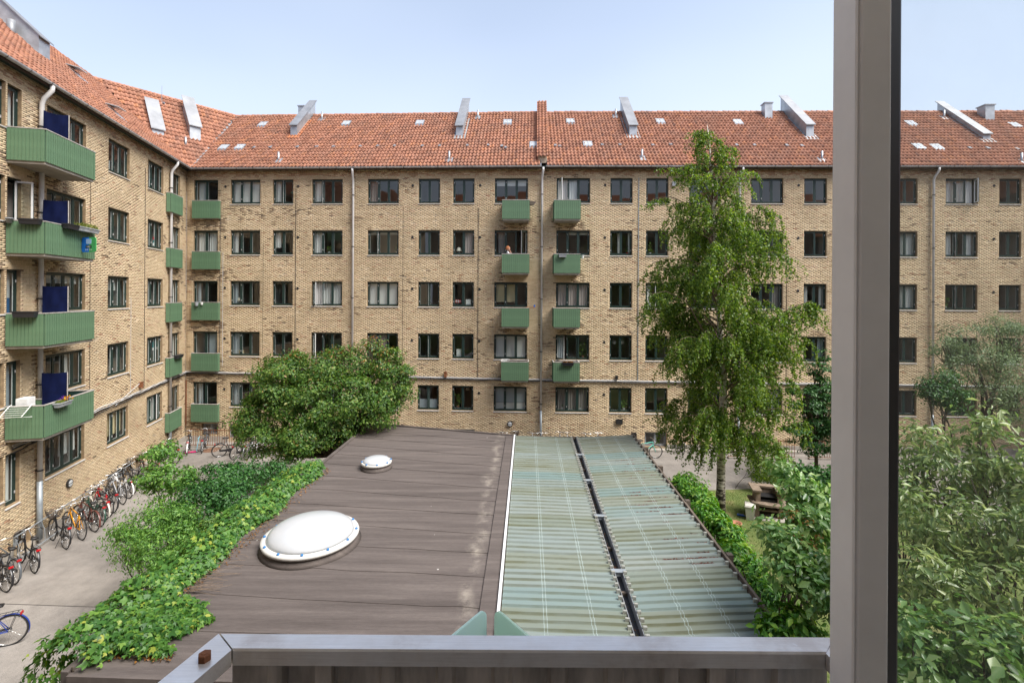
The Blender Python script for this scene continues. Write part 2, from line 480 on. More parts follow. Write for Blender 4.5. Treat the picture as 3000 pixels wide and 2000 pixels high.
def brick_skin(fac, bld, openings, z0, z1, s_lo=0.0, s_hi=None, n_single=300, prefer=None):
    """every brick of the facade as geometry; the 300 nearest in view are parts of their own"""
    s_hi = fac.L if s_hi is None else s_hi
    CH, BHt, BLn, J = 0.0667, 0.0545, 0.228, 0.0115
    rows = []
    nrow = int((z1 - z0) / CH)
    for r in range(nrow):
        zb = z0 + r * CH; zt = zb + BHt
        cuts = []
        for (a, b, c, d) in openings:
            if zt > c + 0.001 and zb < d - 0.001: cuts.append((a, b))
        cuts.sort()
        ivs = []; cur = s_lo
        for a, b in cuts:
            if a > cur: ivs.append((cur, a))
            cur = max(cur, b)
        if cur < s_hi: ivs.append((cur, s_hi))
        unit = BLn + J
        if r % 2 == 0:
            edges = np.arange(s_lo - unit * .25, s_hi + unit, unit)
            st = edges; ln = np.full(len(st), BLn)
        else:
            st = np.arange(s_lo - unit * (.75 + rng.uniform(-.06, .06)), s_hi + unit, unit); ln = np.full(len(st), BLn)
        for (a, b) in ivs:
            x0 = np.maximum(st, a + 0.004); x1 = np.minimum(st + ln, b - 0.004)
            ok = x1 - x0 > 0.025
            k = ok.sum()
            if k: rows.append(np.stack([x0[ok], x1[ok], np.full(k, zb), np.full(k, zt)], 1))
    A = np.concatenate(rows)
    if not len(A): return
    # a few millimetres of unevenness
    nf = rng.normal(0.0, 0.0016, len(A))
    cs = (A[:, 0] + A[:, 1]) / 2; cz = (A[:, 2] + A[:, 3]) / 2
    X = fac.O[0] + fac.d[0] * cs; Y = fac.O[1] + fac.d[1] * cs
    dist = np.sqrt(X ** 2 + Y ** 2 + (cz - CAMZ) ** 2)
    U = CX + X / Y * F; Vv = CY - (cz - CAMZ) / Y * F
    vis = (U > 0) & (U < 2990) & (Vv > 0) & (Vv < 1990) & (A[:, 1] - A[:, 0] > 0.2)
    if prefer is not None: vis &= prefer(U, Vv)
    idx = np.where(vis)[0]
    idx = idx[np.argsort(dist[idx])][:n_single]
    single = np.zeros(len(A), bool); single[idx] = True
    # single bricks
    bm = MB().box(-BLn / 2, BLn / 2, -0.002, 0.02, -BHt / 2, BHt / 2).mesh('brick', MAT['brick'])
    for i in idx:
        o = link('brick', bm, bld, loc=fac.P(cs[i], nf[i], cz[i]), rot=(0, 0, fac.ang))
        o.scale = ((A[i, 1] - A[i, 0]) / BLn, 1, 1)
    A = A[~single]; nf = nf[~single]
    n = len(A)
    V = np.empty((n, 8, 3), np.float32)
    for k, (si, zi, dep) in enumerate([(0, 2, 0), (1, 2, 0), (1, 3, 0), (0, 3, 0), (0, 2, 1), (1, 2, 1), (1, 3, 1), (0, 3, 1)]):
        nn_ = nf if dep == 0 else np.full(n, -0.014)
        V[:, k, 0] = fac.O[0] + fac.d[0] * A[:, si] + fac.N[0] * nn_
        V[:, k, 1] = fac.O[1] + fac.d[1] * A[:, si] + fac.N[1] * nn_
        V[:, k, 2] = A[:, zi]
    q = np.array([(0, 1, 2, 3), (3, 2, 6, 7), (0, 4, 5, 1), (0, 3, 7, 4), (1, 5, 6, 2)], np.int32)
    Fq = (np.arange(n, dtype=np.int32) * 8)[:, None, None] + q[None]
    # weathered bricks: loose clusters, below the balconies and in the courses under the eaves
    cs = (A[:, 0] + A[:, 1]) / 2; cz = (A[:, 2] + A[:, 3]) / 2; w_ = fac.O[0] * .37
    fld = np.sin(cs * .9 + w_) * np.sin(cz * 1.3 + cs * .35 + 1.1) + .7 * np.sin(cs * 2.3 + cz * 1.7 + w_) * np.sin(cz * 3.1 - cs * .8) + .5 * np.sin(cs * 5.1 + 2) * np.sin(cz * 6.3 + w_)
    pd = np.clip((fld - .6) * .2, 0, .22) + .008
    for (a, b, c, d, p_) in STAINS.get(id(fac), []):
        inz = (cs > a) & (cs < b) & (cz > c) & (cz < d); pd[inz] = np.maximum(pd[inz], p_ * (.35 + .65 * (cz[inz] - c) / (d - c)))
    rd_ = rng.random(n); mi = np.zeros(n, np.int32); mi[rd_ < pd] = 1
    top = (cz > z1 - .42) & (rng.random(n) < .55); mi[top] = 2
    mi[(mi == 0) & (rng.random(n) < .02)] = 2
    me = new_mesh('brickwork', V.reshape(-1, 3), Fq.reshape(-1, 4), [MAT['brick'], MAT['brick_dark'], MAT['brick_red']], np.repeat(mi, 5))
    tag(link('brickwork', me, bld), kind='stuff')

def wall_skin(fac, bld, openings, z0, z1, m='mortar', reveal=0.13, n=-0.0035, s_lo=0.0, s_hi=None, name='wall'):
    s_hi = fac.L if s_hi is None else s_hi
    S = sorted({s_lo, s_hi, *[x for o in openings for x in o[:2] if s_lo < x < s_hi]})
    Z = sorted({z0, z1, *[x for o in openings for x in o[2:] if z0 < x < z1]})
    mb = MB()
    for i in range(len(S) - 1):
        for j in range(len(Z) - 1):
            sc, zc = (S[i] + S[i + 1]) / 2, (Z[j] + Z[j + 1]) / 2
            if any(a < sc < b and c < zc < d for a, b, c, d in openings): continue
            mb.add([fac.P(S[i], n, Z[j]), fac.P(S[i + 1], n, Z[j]), fac.P(S[i + 1], n, Z[j + 1]), fac.P(S[i], n, Z[j + 1])], [(0, 1, 2, 3)])
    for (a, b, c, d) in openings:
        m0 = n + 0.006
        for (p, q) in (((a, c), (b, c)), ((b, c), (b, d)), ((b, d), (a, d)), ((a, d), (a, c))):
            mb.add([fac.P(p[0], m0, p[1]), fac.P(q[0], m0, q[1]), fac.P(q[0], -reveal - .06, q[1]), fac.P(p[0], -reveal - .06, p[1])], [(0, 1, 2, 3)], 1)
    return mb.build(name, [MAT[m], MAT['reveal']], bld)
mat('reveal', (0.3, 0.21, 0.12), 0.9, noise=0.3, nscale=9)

# ---- windows ------------------------------------------------------
WIN_CACHE = {}
def cached(key, fn):
    if key not in WIN_CACHE: WIN_CACHE[key] = fn()
    return WIN_CACHE[key]

FR_W, SASH, MUL = 0.05, 0.05, 0.03
def win_layout(w, n):
    inner = w - 2 * FR_W - (n - 1) * MUL
    sw = inner / n
    return [(FR_W + i * (sw + MUL), FR_W + i * (sw + MUL) + sw) for i in range(n)]

def frame_mesh(w, h, n):
    mb = MB()
    mb.box(0, FR_W, 0, .07, 0, h).box(w - FR_W, w, 0, .07, 0, h)
    mb.box(FR_W, w - FR_W, 0, .07, h - FR_W, h).box(FR_W, w - FR_W, 0, .07, 0, FR_W)
    lay = win_layout(w, n)
    for i in range(n - 1):
        mb.box(lay[i][1], lay[i + 1][0], 0.002, .068, FR_W, h - FR_W)
    for x in (FR_W, w - FR_W, *([lay[0][1] + MUL / 2] if n > 2 else [])):
        for z in (0.2, 0.84):
            mb.box(x - .012, x + .012, -.02, -.002, h * z - .04, h * z + .04, mi=1)
    return mb.mesh('window_frame', [MAT['frame_green'], MAT['sill_metal']])

def sash_mesh(sw, h, white=False):
    mb = MB(); hh = h - 2 * FR_W; b = 0.058
    for (x0, x1, z0, z1) in ((.003, SASH, .003, hh - .003), (sw - SASH, sw - .003, .003, hh - .003), (SASH, sw - SASH, .003, b), (SASH, sw - SASH, hh - b, hh - .003)):
        mb.box(x0, x1, -.014, .012, z0, z1)                # dark outside
        mb.box(x0 + .001, x1 - .001, .0125, .04, z0 + .001, z1 - .001, mi=1)   # white inside
    return mb.mesh('sash', [MAT['frame_green'], MAT['white_paint']])

def pane_mesh(sw, h):
    hh = h - 2 * FR_W
    return MB().add([(SASH - .002, 0.01, .056), (sw - SASH + .002, 0.01, .056), (sw - SASH + .002, 0.01, hh - .056), (SASH - .002, 0.01, hh - .056)], [(0, 1, 2, 3)]).mesh('pane', MAT['pane'])

def room_mesh(w, h, dep=2.3):
    e = 0.17; x0, x1, y0, y1, z0, z1 = -e, w + e, 0.06, dep, -0.75, h + 0.18
    p = [(x, y, z) for z in (z0, z1) for y in (y0, y1) for x in (x0, x1)]
    return MB().add(p, [(0, 1, 3, 2), (4, 6, 7, 5), (2, 3, 7, 6), (0, 2, 6, 4), (1, 5, 7, 3)]).mesh('room', MAT['room'])

def curtain_mesh(x0, x1, z0, z1, m, pleats=True, y=.16):
    if not pleats:
        return MB().box(x0, x1, y, y + .006, z0, z1).mesh('blind', MAT[m])
    k = max(6, int((x1 - x0) / .03)); mb = MB(); v = []
    for i in range(k + 1):
        x = x0 + (x1 - x0) * i / k
        yy = y + .03 * math.sin(i * 1.35 + x0 * 7) + .012 * math.sin(i * 3.1)
        v += [(x, yy, z0), (x, yy * .6 + y * .4, z1)]
    mb.add(v, [(2 * i, 2 * i + 2, 2 * i + 3, 2 * i + 1) for i in range(k)])
    return mb.mesh('curtain', MAT[m], smooth=True)

def make_window(fac, bld, s0, w, ztop, h, n, inside=(), open_=(), sill=True, tilt=None, room=True, rec=0.1):
    """inside: list of ('blind'|'curtain', x0, x1, z0, z1, material) in fractions of the opening"""
    w = round(w, 2); h = round(h, 2)
    fm = cached(('f', w, h, n), lambda: frame_mesh(w, h, n))
    o = link('window', fm, bld, loc=fac.P(s0, -rec, ztop - h), rot=(0, 0, fac.ang))
    lay = win_layout(w, n); sw = round(lay[0][1] - lay[0][0], 3)
    sm = cached(('s', sw, h), lambda: sash_mesh(sw, h)); pm = cached(('p', sw, h), lambda: pane_mesh(sw, h))
    for i, (a, b) in enumerate(lay):
        ang, hinge = 0.0, 0
        for (k, hg, an) in open_:
            if k == i: ang, hinge = an, hg
        sa = link('sash', sm, o, loc=(a, 0.016, FR_W), world_verts=False)
        pa = link('pane', pm, o, loc=(a, 0.016, FR_W), world_verts=False)
        if ang:
            for q in (sa, pa):
                if hinge == 0: q.rotation_euler.z = -R(ang)
                else:
                    q.rotation_euler.z = R(ang)
                    q.location = (b - sw * math.cos(R(ang)), 0.016 - sw * math.sin(R(ang)), FR_W)
        else:
            pa.rotation_euler = (random.gauss(0, .006), 0, random.gauss(0, .006))   # panes never lie quite true
    if sill:
        sl = cached(('sill', w), lambda: MB().add([(-.02, -rec - .035, -.035), (w + .02, -rec - .035, -.035), (w + .02, .02, .004), (-.02, .02, .004),
                    (-.02, -rec - .035, -.06), (w + .02, -rec - .035, -.06), (w + .02, .02, -.05), (-.02, .02, -.05)],
                    [(0, 1, 2, 3), (4, 5, 1, 0), (5, 6, 2, 1), (7, 4, 0, 3), (7, 6, 5, 4)]).mesh('sill', MAT['sill_metal']))
        link('sill', sl, o, loc=(0, 0, 0), world_verts=False)
    if room:
        link('room', cached(('room', w, h), lambda: room_mesh(w, h)), o, loc=(0, 0, 0), world_verts=False)
    for it in inside:
        kind, x0, x1, z0, z1, m = it
        cm = curtain_mesh(x0 * w, x1 * w, z0 * h, z1 * h, m, kind == 'curtain')
        link('curtain' if kind == 'curtain' else 'blind', cm, o, loc=(0, 0, 0), world_verts=False)
    return o

# ---- roof ---------------------------------------------------------
def tile_template():
    """pantile seen from above: x across, y up the slope, z off the slope"""
    xs = np.linspace(0, .205, 7)
    prof = np.array([0.018, 0.002, 0.0, 0.022, 0.052, 0.062, 0.04])
    V = []; Fc = []
    for j, (y, dz) in enumerate(((0, .044), (.36, 0.0))):
        for x, p in zip(xs, prof): V.append((x, y, p + dz))
    for x, p in zip(xs, prof): V.append((x, .002, p + .004))
    for i in range(6):
        Fc.append((i, i + 1, 8 + i, 7 + i)); Fc.append((14 + i, 15 + i, i + 1, i))
    return np.array(V, np.float32), np.array(Fc, np.int32)
TV, TF = tile_template()

def tile_plane(O, ex, ey, width, length, keep, bld, roof_part, n_single=300, pw=0.2, pl=0.333, x_start=0.0):
    """O eave corner, ex along eave, ey up slope; keep(x, y) drops tiles past hips and valleys"""
    O = np.array(O, float); ex = np.array(ex, float); ey = np.array(ey, float); ez = np.cross(ex, ey)
    nx, ny = int(width / pw), int(length / pl) + 1
    P = []
    for j in range(ny):
        for i in range(nx):
            x = x_start + i * pw; y = j * pl
            if y > length - .05: continue
            if keep(x + pw / 2, y + pl / 2): P.append((x, y))
    P = np.array(P)
    jit = rng.normal(0, .006, (len(P), 2)); jz = rng.normal(0, .004, len(P)); ja = rng.normal(0, .014, len(P))
    C = O + P[:, :1] * ex + P[:, 1:] * ey
    dist = np.sqrt(C[:, 0] ** 2 + C[:, 1] ** 2 + (C[:, 2] - CAMZ) ** 2)
    vis = np.array([inview(c, -15) for c in C])
    idx = np.where(vis)[0]; idx = idx[np.argsort(dist[idx])][:n_single]
    single = np.zeros(len(P), bool); single[idx] = True
    RM = Matrix((ex, ey, ez)).transposed()
    if n_single:
        tm = new_mesh('tile', TV, TF, MAT['tile'])
        for i in idx:
            c = O + (P[i, 0] + jit[i, 0]) * ex + (P[i, 1] + jit[i, 1]) * ey + jz[i] * ez
            o = link('tile', tm, roof_part, loc=c); o.rotation_euler = (RM @ Matrix.Rotation(ja[i], 3, 'Z')).to_euler()
    r = np.where(~single)[0]
    ca, sa = np.cos(ja[r])[:, None], np.sin(ja[r])[:, None]
    lx = TV[None, :, 0] * ca - TV[None, :, 1] * sa + (P[r, 0] + jit[r, 0])[:, None]
    ly = TV[None, :, 0] * sa + TV[None, :, 1] * ca + (P[r, 1] + jit[r, 1])[:, None]
    lz = TV[None, :, 2] + jz[r][:, None]
    W = O + lx[..., None] * ex + ly[..., None] * ey + lz[..., None] * ez
    Fq = (np.arange(len(r), dtype=np.int32) * len(TV))[:, None, None] + TF[None]
    me = new_mesh('tiling', W.reshape(-1, 3), Fq.reshape(-1, 4), MAT['tile'])
    tag(link('tiling', me, roof_part), kind='stuff')

def roof_frame(fac):
    rise, run = RIDGE_Z - EAVE_Z, RUN + OVER
    L = math.hypot(rise, run)
    ey = np.array((-fac.N[0] * run / L, -fac.N[1] * run / L, rise / L))
    ex = np.array((fac.d[0], fac.d[1], 0.0))
    O = np.array(fac.P(0, OVER, EAVE_Z))
    return O, ex, ey, L

def roof_pt(fac, s, t, up=0.0):
    """point on the roof: s along the eave, t metres in from the eave (horizontal), up vertical"""
    k = (RIDGE_Z - EAVE_Z) / (RUN + OVER)
    q = fac.P(s, OVER - t, EAVE_Z + t * k + up)
    return Vector(q)

def roof_hit(fac, u, v):
    """where the photograph's pixel meets this roof plane -> (s, t)"""
    a, b = ray(u, v)
    k = (RIDGE_Z - EAVE_Z) / (RUN + OVER)
    # z = EAVE_Z + t k ; t = OVER - n ; n = (P-O).N
    # CAMZ + b D = EAVE_Z + k (OVER - ((aD,D)-O).N)
    dn = a * fac.N[0] + fac.N[1]; on = float(fac.O @ fac.N)
    D = (EAVE_Z + k * (OVER + on) - CAMZ) / (b + k * dn)
    P = np.array((a * D, D))
    return float((P - fac.O) @ fac.d), OVER - float((P - fac.O) @ fac.N)
# ------------------------------------------------------------------ openings
WT0, STOREY, WH = 14.5, 2.8, 1.33
def wz(r): return WT0 - STOREY * r

back_cols = [  # u0, u1, panes, facade
    (675.5, 762, 3, 'B'), (799, 858, 2, 'B'), (914, 1003, 3, 'B'), (1077, 1167.5, 3, 'B'), (1226, 1288, 2, 'B'), (1327, 1389, 2, 'B'), (1449, 1545.6, 3, 'B'),
    (1630, 1727.7, 3, 'R'), (1787.6, 1852, 2, 'R'), (1892.6, 1957, 2, 'R'), (2018.6, 2111, 3, 'R'), (2200, 2294, 3, 'R'), (2355.5, 2421.5, 2, 'R'),
    (2622, 2687, 2, 'R'), (2770, 2864, 3, 'R'), (2927, 2991, 2, 'R'), (3040, 3130, 3, 'R')]
W3 = ('blind', .05, .95, .06, .97, 'curtain_white')
INSIDE = {  # (column, row)
    (0, 0): [W3], (1, 0): [('curtain', .05, .3, .05, .95, 'curtain_white')], (2, 0): [('curtain', .05, .3, .05, .97, 'curtain_white')],
    (3, 0): [('curtain', .04, .3, .04, .97, 'curtain_grey')], (6, 0): [('blind', .05, .95, .72, .97, 'curtain_white')],
    (7, 0): [('curtain', .04, .62, .04, .97, 'curtain_white')], (14, 0): [('curtain', .03, .97, .04, .97, 'curtain_white')],
    (0, 1): [('curtain', .04, .2, .04, .97, 'curtain_white')], (1, 1): [('curtain', .04, .3, .3, .97, 'curtain_white')], (2, 1): [('curtain', .04, .3, .05, .97, 'curtain_white')],
    (3, 1): [('blind', .04, .96, .84, .97, 'curtain_white')], (5, 1): [('curtain', .56, .96, .05, .97, 'curtain_pink')],
    (7, 1): [('blind', .36, .97, .84, .97, 'curtain_white')], (6, 1): [('curtain', .1, .3, .1, .97, 'curtain_grey')],
    (8, 1): [('curtain', .38, .52, .1, .9, 'curtain_white'), ('curtain', .86, .96, .1, .97, 'curtain_white')],
    (14, 1): [('curtain', .04, .3, .05, .97, 'curtain_white'), ('curtain', .68, .96, .05, .97, 'curtain_white')], (13, 1): [('curtain', .04, .96, .05, .97, 'curtain_white')],
    (2, 2): [('curtain', .04, .97, .04, .97, 'curtain_white')], (3, 2): [W3], (0, 2): [('curtain', .04, .2, .04, .97, 'blind_grey')],
    (6, 2): [('blind', .04, .62, .2, .97, 'curtain_cream')], (7, 2): [('curtain', .03, .97, .05, .97, 'curtain_pink')], (13, 2): [('curtain', .04, .96, .05, .97, 'curtain_white')],
    (12, 2): [('curtain', .05, .28, .15, .97, 'curtain_white'), ('curtain', .8, .96, .15, .97, 'curtain_white')], (9, 2): [('curtain', .05, .3, .05, .97, 'curtain_white')],
    (6, 3): [W3], (0, 3): [('curtain', .04, .25, .04, .97, 'blind_grey')], (7, 3): [('curtain', .04, .25, .04, .97, 'blind_grey')], (3, 3): [('curtain', .04, .62, .3, .97, 'curtain_pink')],
    (12, 3): [('curtain', .75, .96, .1, .97, 'blind_grey')], (11, 2): [('curtain', .7, .96, .05, .97, 'curtain_grey')],
    (4, 4): [('blind', .05, .95, .05, .4, 'blind_grey')], (6, 4): [('blind', .04, .96, .32, .97, 'blind_grey'), ('blind', .04, .96, .06, .3, 'curtain_white')],
    (7, 4): [('curtain', .04, .96, .05, .97, 'curtain_grey')], (11, 4): [('curtain', .6, .96, .05, .97, 'curtain_white')], (0, 4): [('curtain', .05, .3, .05, .97, 'blind_grey')],
}
OPEN = {(1, 0): [(0, 0, 8)], (2, 0): [(0, 0, 8)], (3, 1): [(0, 0, 10)], (7, 0): [(0, 0, 70)], (6, 1): [(2, 1, 62)], (7, 1): [(0, 0, 6)], (2, 2): [(0, 0, 55), (1, 1, 12)],
        (4, 2): [(0, 0, 7)], (9, 2): [(0, 0, 40)], (4, 3): [(0, 0, 7)], (2, 3): [(0, 0, 55)], (7, 3): [(0, 0, 50), (2, 1, 5)], (3, 3): [(2, 1, 10)], (9, 3): [(0, 0, 9)],
        (12, 1): [(0, 0, 9)], (11, 1): [(2, 1, 12)], (4, 4): [(0, 0, 4)], (14, 0): [(2, 1, 65)], (14, 1): [(1, 1, 8)], (14, 2): [(1, 1, 8)]}
left_cols = [  # u0, u1, panes (measured at row 2)
    (-75, 13, 3), (135, 249.5, 4), (316, 377.5, 3), (432, 477, 3)]
INSIDE_L = {(1, 2): [('blind', .03, .97, .72, .97, 'curtain_white')], (2, 2): [('blind', .05, .68, .55, .97, 'curtain_white')], (2, 4): [('curtain', .04, .96, .2, .97, 'curtain_cream')],
            (3, 0): [('curtain', .04, .4, .05, .97, 'curtain_white')], (1, 4): [('curtain', .55, .96, .3, .97, 'curtain_white')], (2, 0): [('blind', .05, .4, .05, .4, 'curtain_white')],
            (1, 3): [('curtain', .55, .75, .2, .97, 'curtain_white')], (3, 4): [('curtain', .3, .8, .05, .97, 'curtain_white')], (0, 3): [('curtain', .5, .97, .05, .97, 'curtain_white')],
            (3, 2): [('curtain', .3, .5, .05, .97, 'curtain_white')], (2, 3): [('curtain', .05, .3, .3, .97, 'curtain_white')], (1, 0): [('curtain', .3, .5, .05, .97, 'curtain_grey')]}
OPEN_L = {(3, 3): [(2, 1, 6)], (3, 4): [(2, 1, 14)], (2, 0): [(0, 0, 4)]}

ops = {'L': [], 'B': [], 'R': []}; FACS = {'L': (FL, BL), 'B': (FB, BB), 'R': (FR, BR)}
wins = []
WPOS = {}
def add_opening(k, s0, s1, zt, h): ops[k].append((s0, s1, zt - h, zt))
for ci, (u0, u1, n, k) in enumerate(back_cols):
    fac = FACS[k][0]; s0, s1 = fac.s_of(u0, 700), fac.s_of(u1, 700)
    for r in range(5):
        add_opening(k, s0, s1, wz(r), WH)
        WPOS[(ci, r)] = (fac, s0, s1 - s0, wz(r))
        wins.append((k, s0, s1 - s0, wz(r), WH, n, INSIDE.get((ci, r), []), OPEN.get((ci, r), []), True))
for ci, (u0, u1, n) in enumerate(left_cols):
    s0, s1 = FL.s_of(u0, 850), FL.s_of(u1, 850)
    for r in range(5):
        add_opening('L', s0, s1, wz(r), WH)
        WPOS[('L', ci, r)] = (FL, s0, s1 - s0, wz(r))
        wins.append(('L', s0, s1 - s0, wz(r), WH, n, INSIDE_L.get((ci, r), []), OPEN_L.get((ci, r), []), True))
# French doors of the corner, on both walls
DOOR_H = 2.18
dA0, dA1 = FB.s_of(567, 700), FB.s_of(638, 700)
dL0, dL1 = FL.s_of(497, 850), FL.s_of(526, 850)
insA = {0: [('blind', .1, .45, .05, .95, 'blind_grey')], 1: [('curtain', .08, .45, .05, .97, 'curtain_white'), ('curtain', .55, .95, .05, .97, 'curtain_white')],
        2: [('curtain', .06, .2, .05, .97, 'blind_grey')], 3: [('blind', .55, .95, .05, .97, 'blind_grey')], 4: [('curtain', .1, .3, .05, .97, 'blind_grey')]}
for r in range(5):
    add_opening('B', dA0, dA1, wz(r), DOOR_H); wins.append(('B', dA0, dA1 - dA0, wz(r), DOOR_H, 2, insA[r], [], False))
    add_opening('L', dL0, dL1, wz(r), DOOR_H)
    wins.append(('L', dL0, dL1 - dL0, wz(r), DOOR_H, 2, [('curtain', .55, .92, .05, .97, 'curtain_white')] if r in (1, 2, 3) else [], [], False))
# balcony doors beside the left wing's balconies
dD0, dD1 = FL.s_of(19, 850), FL.s_of(60, 850)
insD = {0: [('curtain', .5, .95, .05, .97, 'curtain_white')], 1: [], 2: [('blind', .5, .95, .05, .6, 'blind_blue'), ('blind', .5, .95, .6, .97, 'curtain_white')], 3: [('blind', .5, .95, .3, .97, 'blind_grey')], 4: [('curtain', .5, .95, .05, .97, 'curtain_white')]}
mat('blind_blue', (0.06, 0.16, 0.33), 0.8)
for r in range(5):
    h = DOOR_H if r < 4 else 1.6
    add_opening('L', dD0, dD1, wz(r), h)
    wins.append(('L', dD0, dD1 - dD0, wz(r), h, 1, insD[r], [(0, 1, 96)] if r == 1 else [], r == 4))
# cellar windows and a cellar door
cellar = [('B', 591, 638, 1.0, 0.62, 2), ('B', 669, 735, 1.0, 0.8, 2), ('R', 1889, 1953, 0.95, 0.78, 2), ('R', 2170, 2230, 1.0, 0.7, 2), ('R', 2352, 2412, 1.0, 0.8, 2),
          ('B', 1330, 1390, .95, .6, 2), ('L', 316, 377, 0.75, 0.5, 2), ('L', 40, 92, 0.75, 0.5, 2), ('L', 432, 477, .75, .5, 2)]
for (k, u0, u1, zt, h, n) in cellar:
    fac = FACS[k][0]; s0, s1 = fac.s_of(u0, 1290), fac.s_of(u1, 1290)
    add_opening(k, s0, s1, zt, h)

Z_TOP = EAVE_Z - 0.02
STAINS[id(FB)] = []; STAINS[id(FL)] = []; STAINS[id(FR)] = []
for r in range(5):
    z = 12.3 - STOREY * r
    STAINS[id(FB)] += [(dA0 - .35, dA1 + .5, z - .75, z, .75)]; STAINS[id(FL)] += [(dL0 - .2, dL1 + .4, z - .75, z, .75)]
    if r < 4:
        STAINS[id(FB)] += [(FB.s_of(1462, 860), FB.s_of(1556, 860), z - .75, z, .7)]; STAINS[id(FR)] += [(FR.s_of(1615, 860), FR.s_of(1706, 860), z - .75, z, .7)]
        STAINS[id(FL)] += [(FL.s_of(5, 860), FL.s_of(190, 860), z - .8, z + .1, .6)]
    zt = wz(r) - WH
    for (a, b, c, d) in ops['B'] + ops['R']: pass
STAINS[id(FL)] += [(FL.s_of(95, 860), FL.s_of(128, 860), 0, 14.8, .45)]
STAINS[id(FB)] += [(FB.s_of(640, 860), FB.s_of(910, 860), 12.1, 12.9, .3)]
for k in 'LBR':
    fac, bld = FACS[k]
    wall_skin(fac, bld, ops[k], 0.0, Z_TOP)
    pre = None
    brick_skin(fac, bld, ops[k], 0.32, Z_TOP, s_lo=11.0 if k == 'L' else 0.0, prefer=(lambda U, V: (U > 20)) if k == 'L' else (lambda U, V: (U < 2400)))
    # plinth of the wall
    mb = MB(); low = sorted([(a, b) for a, b, c, d in ops[k] if c < 0.3])
    cur = 0.0; segs = []
    for a, b in low: segs.append((cur, a)); cur = b
    segs.append((cur, fac.L))
    for a, b in segs:
        if b - a > .05: MB().box(a, b, -.012, .022, 0, .3, T=lambda x, y, z: fac.P(x, y, z)).build('plinth', MAT['concrete'], bld)
for (k, s0, w, zt, h, n, ins, op, sill) in wins:
    make_window(FACS[k][0], FACS[k][1], s0, w, zt, h, n, ins, op, sill)
mat('cellar_grey', (0.25, 0.27, 0.29), 0.6, noise=.2)
for (k, u0, u1, zt, h, n) in cellar:
    fac, bld = FACS[k]; s0, s1 = fac.s_of(u0, 1290), fac.s_of(u1, 1290)
    o = make_window(fac, bld, s0, s1 - s0, zt, h, n, [], [], False, rec=.14)
    for c in o.children:
        if c.name.startswith('sash'):
            c.material_slots[0].link = 'OBJECT'; c.material_slots[0].material = MAT['cellar_grey']
    o.material_slots[0].link = 'OBJECT'; o.material_slots[0].material = MAT['cellar_grey']

# ------------------------------------------------------------------ roofs
Ce = None
def line_x(P, d, Q, e):
    A = np.array([[d[0], -e[0]], [d[1], -e[1]]]); t = np.linalg.solve(A, np.array(Q) - np.array(P)); return np.array(P) + np.array(d) * t[0]
Ce = line_x(FL.P(0, OVER, 0)[:2], FL.d, FB.P(0, OVER, 0)[:2], FB.d)
R1 = np.array(FL.P(FL.L, -RUN, 0)[:2]); R2 = np.array(FB.P(0, -RUN, 0)[:2])
def side(P, A, B): return (B[0] - A[0]) * (P[1] - A[1]) - (B[1] - A[1]) * (P[0] - A[0])
k_roof = (RIDGE_Z - EAVE_Z) / (RUN + OVER)

def make_roof(fac, bld, keep2d, x0, x1, n_single=300):
    O, ex, ey, L = roof_frame(fac)
    # bed under the tiles, split in strips so that it follows the valley
    strips = MB(); ns = 40
    part = None
    horiz = np.array((-fac.N[0], -fac.N[1]))
    def keep(x, y):
        if x < x0 or x > x1: return False
        p = O[:2] + fac.d * x + horiz * (y * (RUN + OVER) / L)
        return keep2d(p)
    P = lambda x, y, dz=-0.03: tuple(O + ex * x + ey * y + np.array((0, 0, dz)))
    return O, ex, ey, L, keep, P

# left wing
def valley_x(fac, A, B, t):
    """s on this roof where the valley A->B crosses distance t in from the eave"""
    tt = t / (RUN + OVER); p = A + (B - A) * tt
    return float((p - fac.O) @ fac.d)

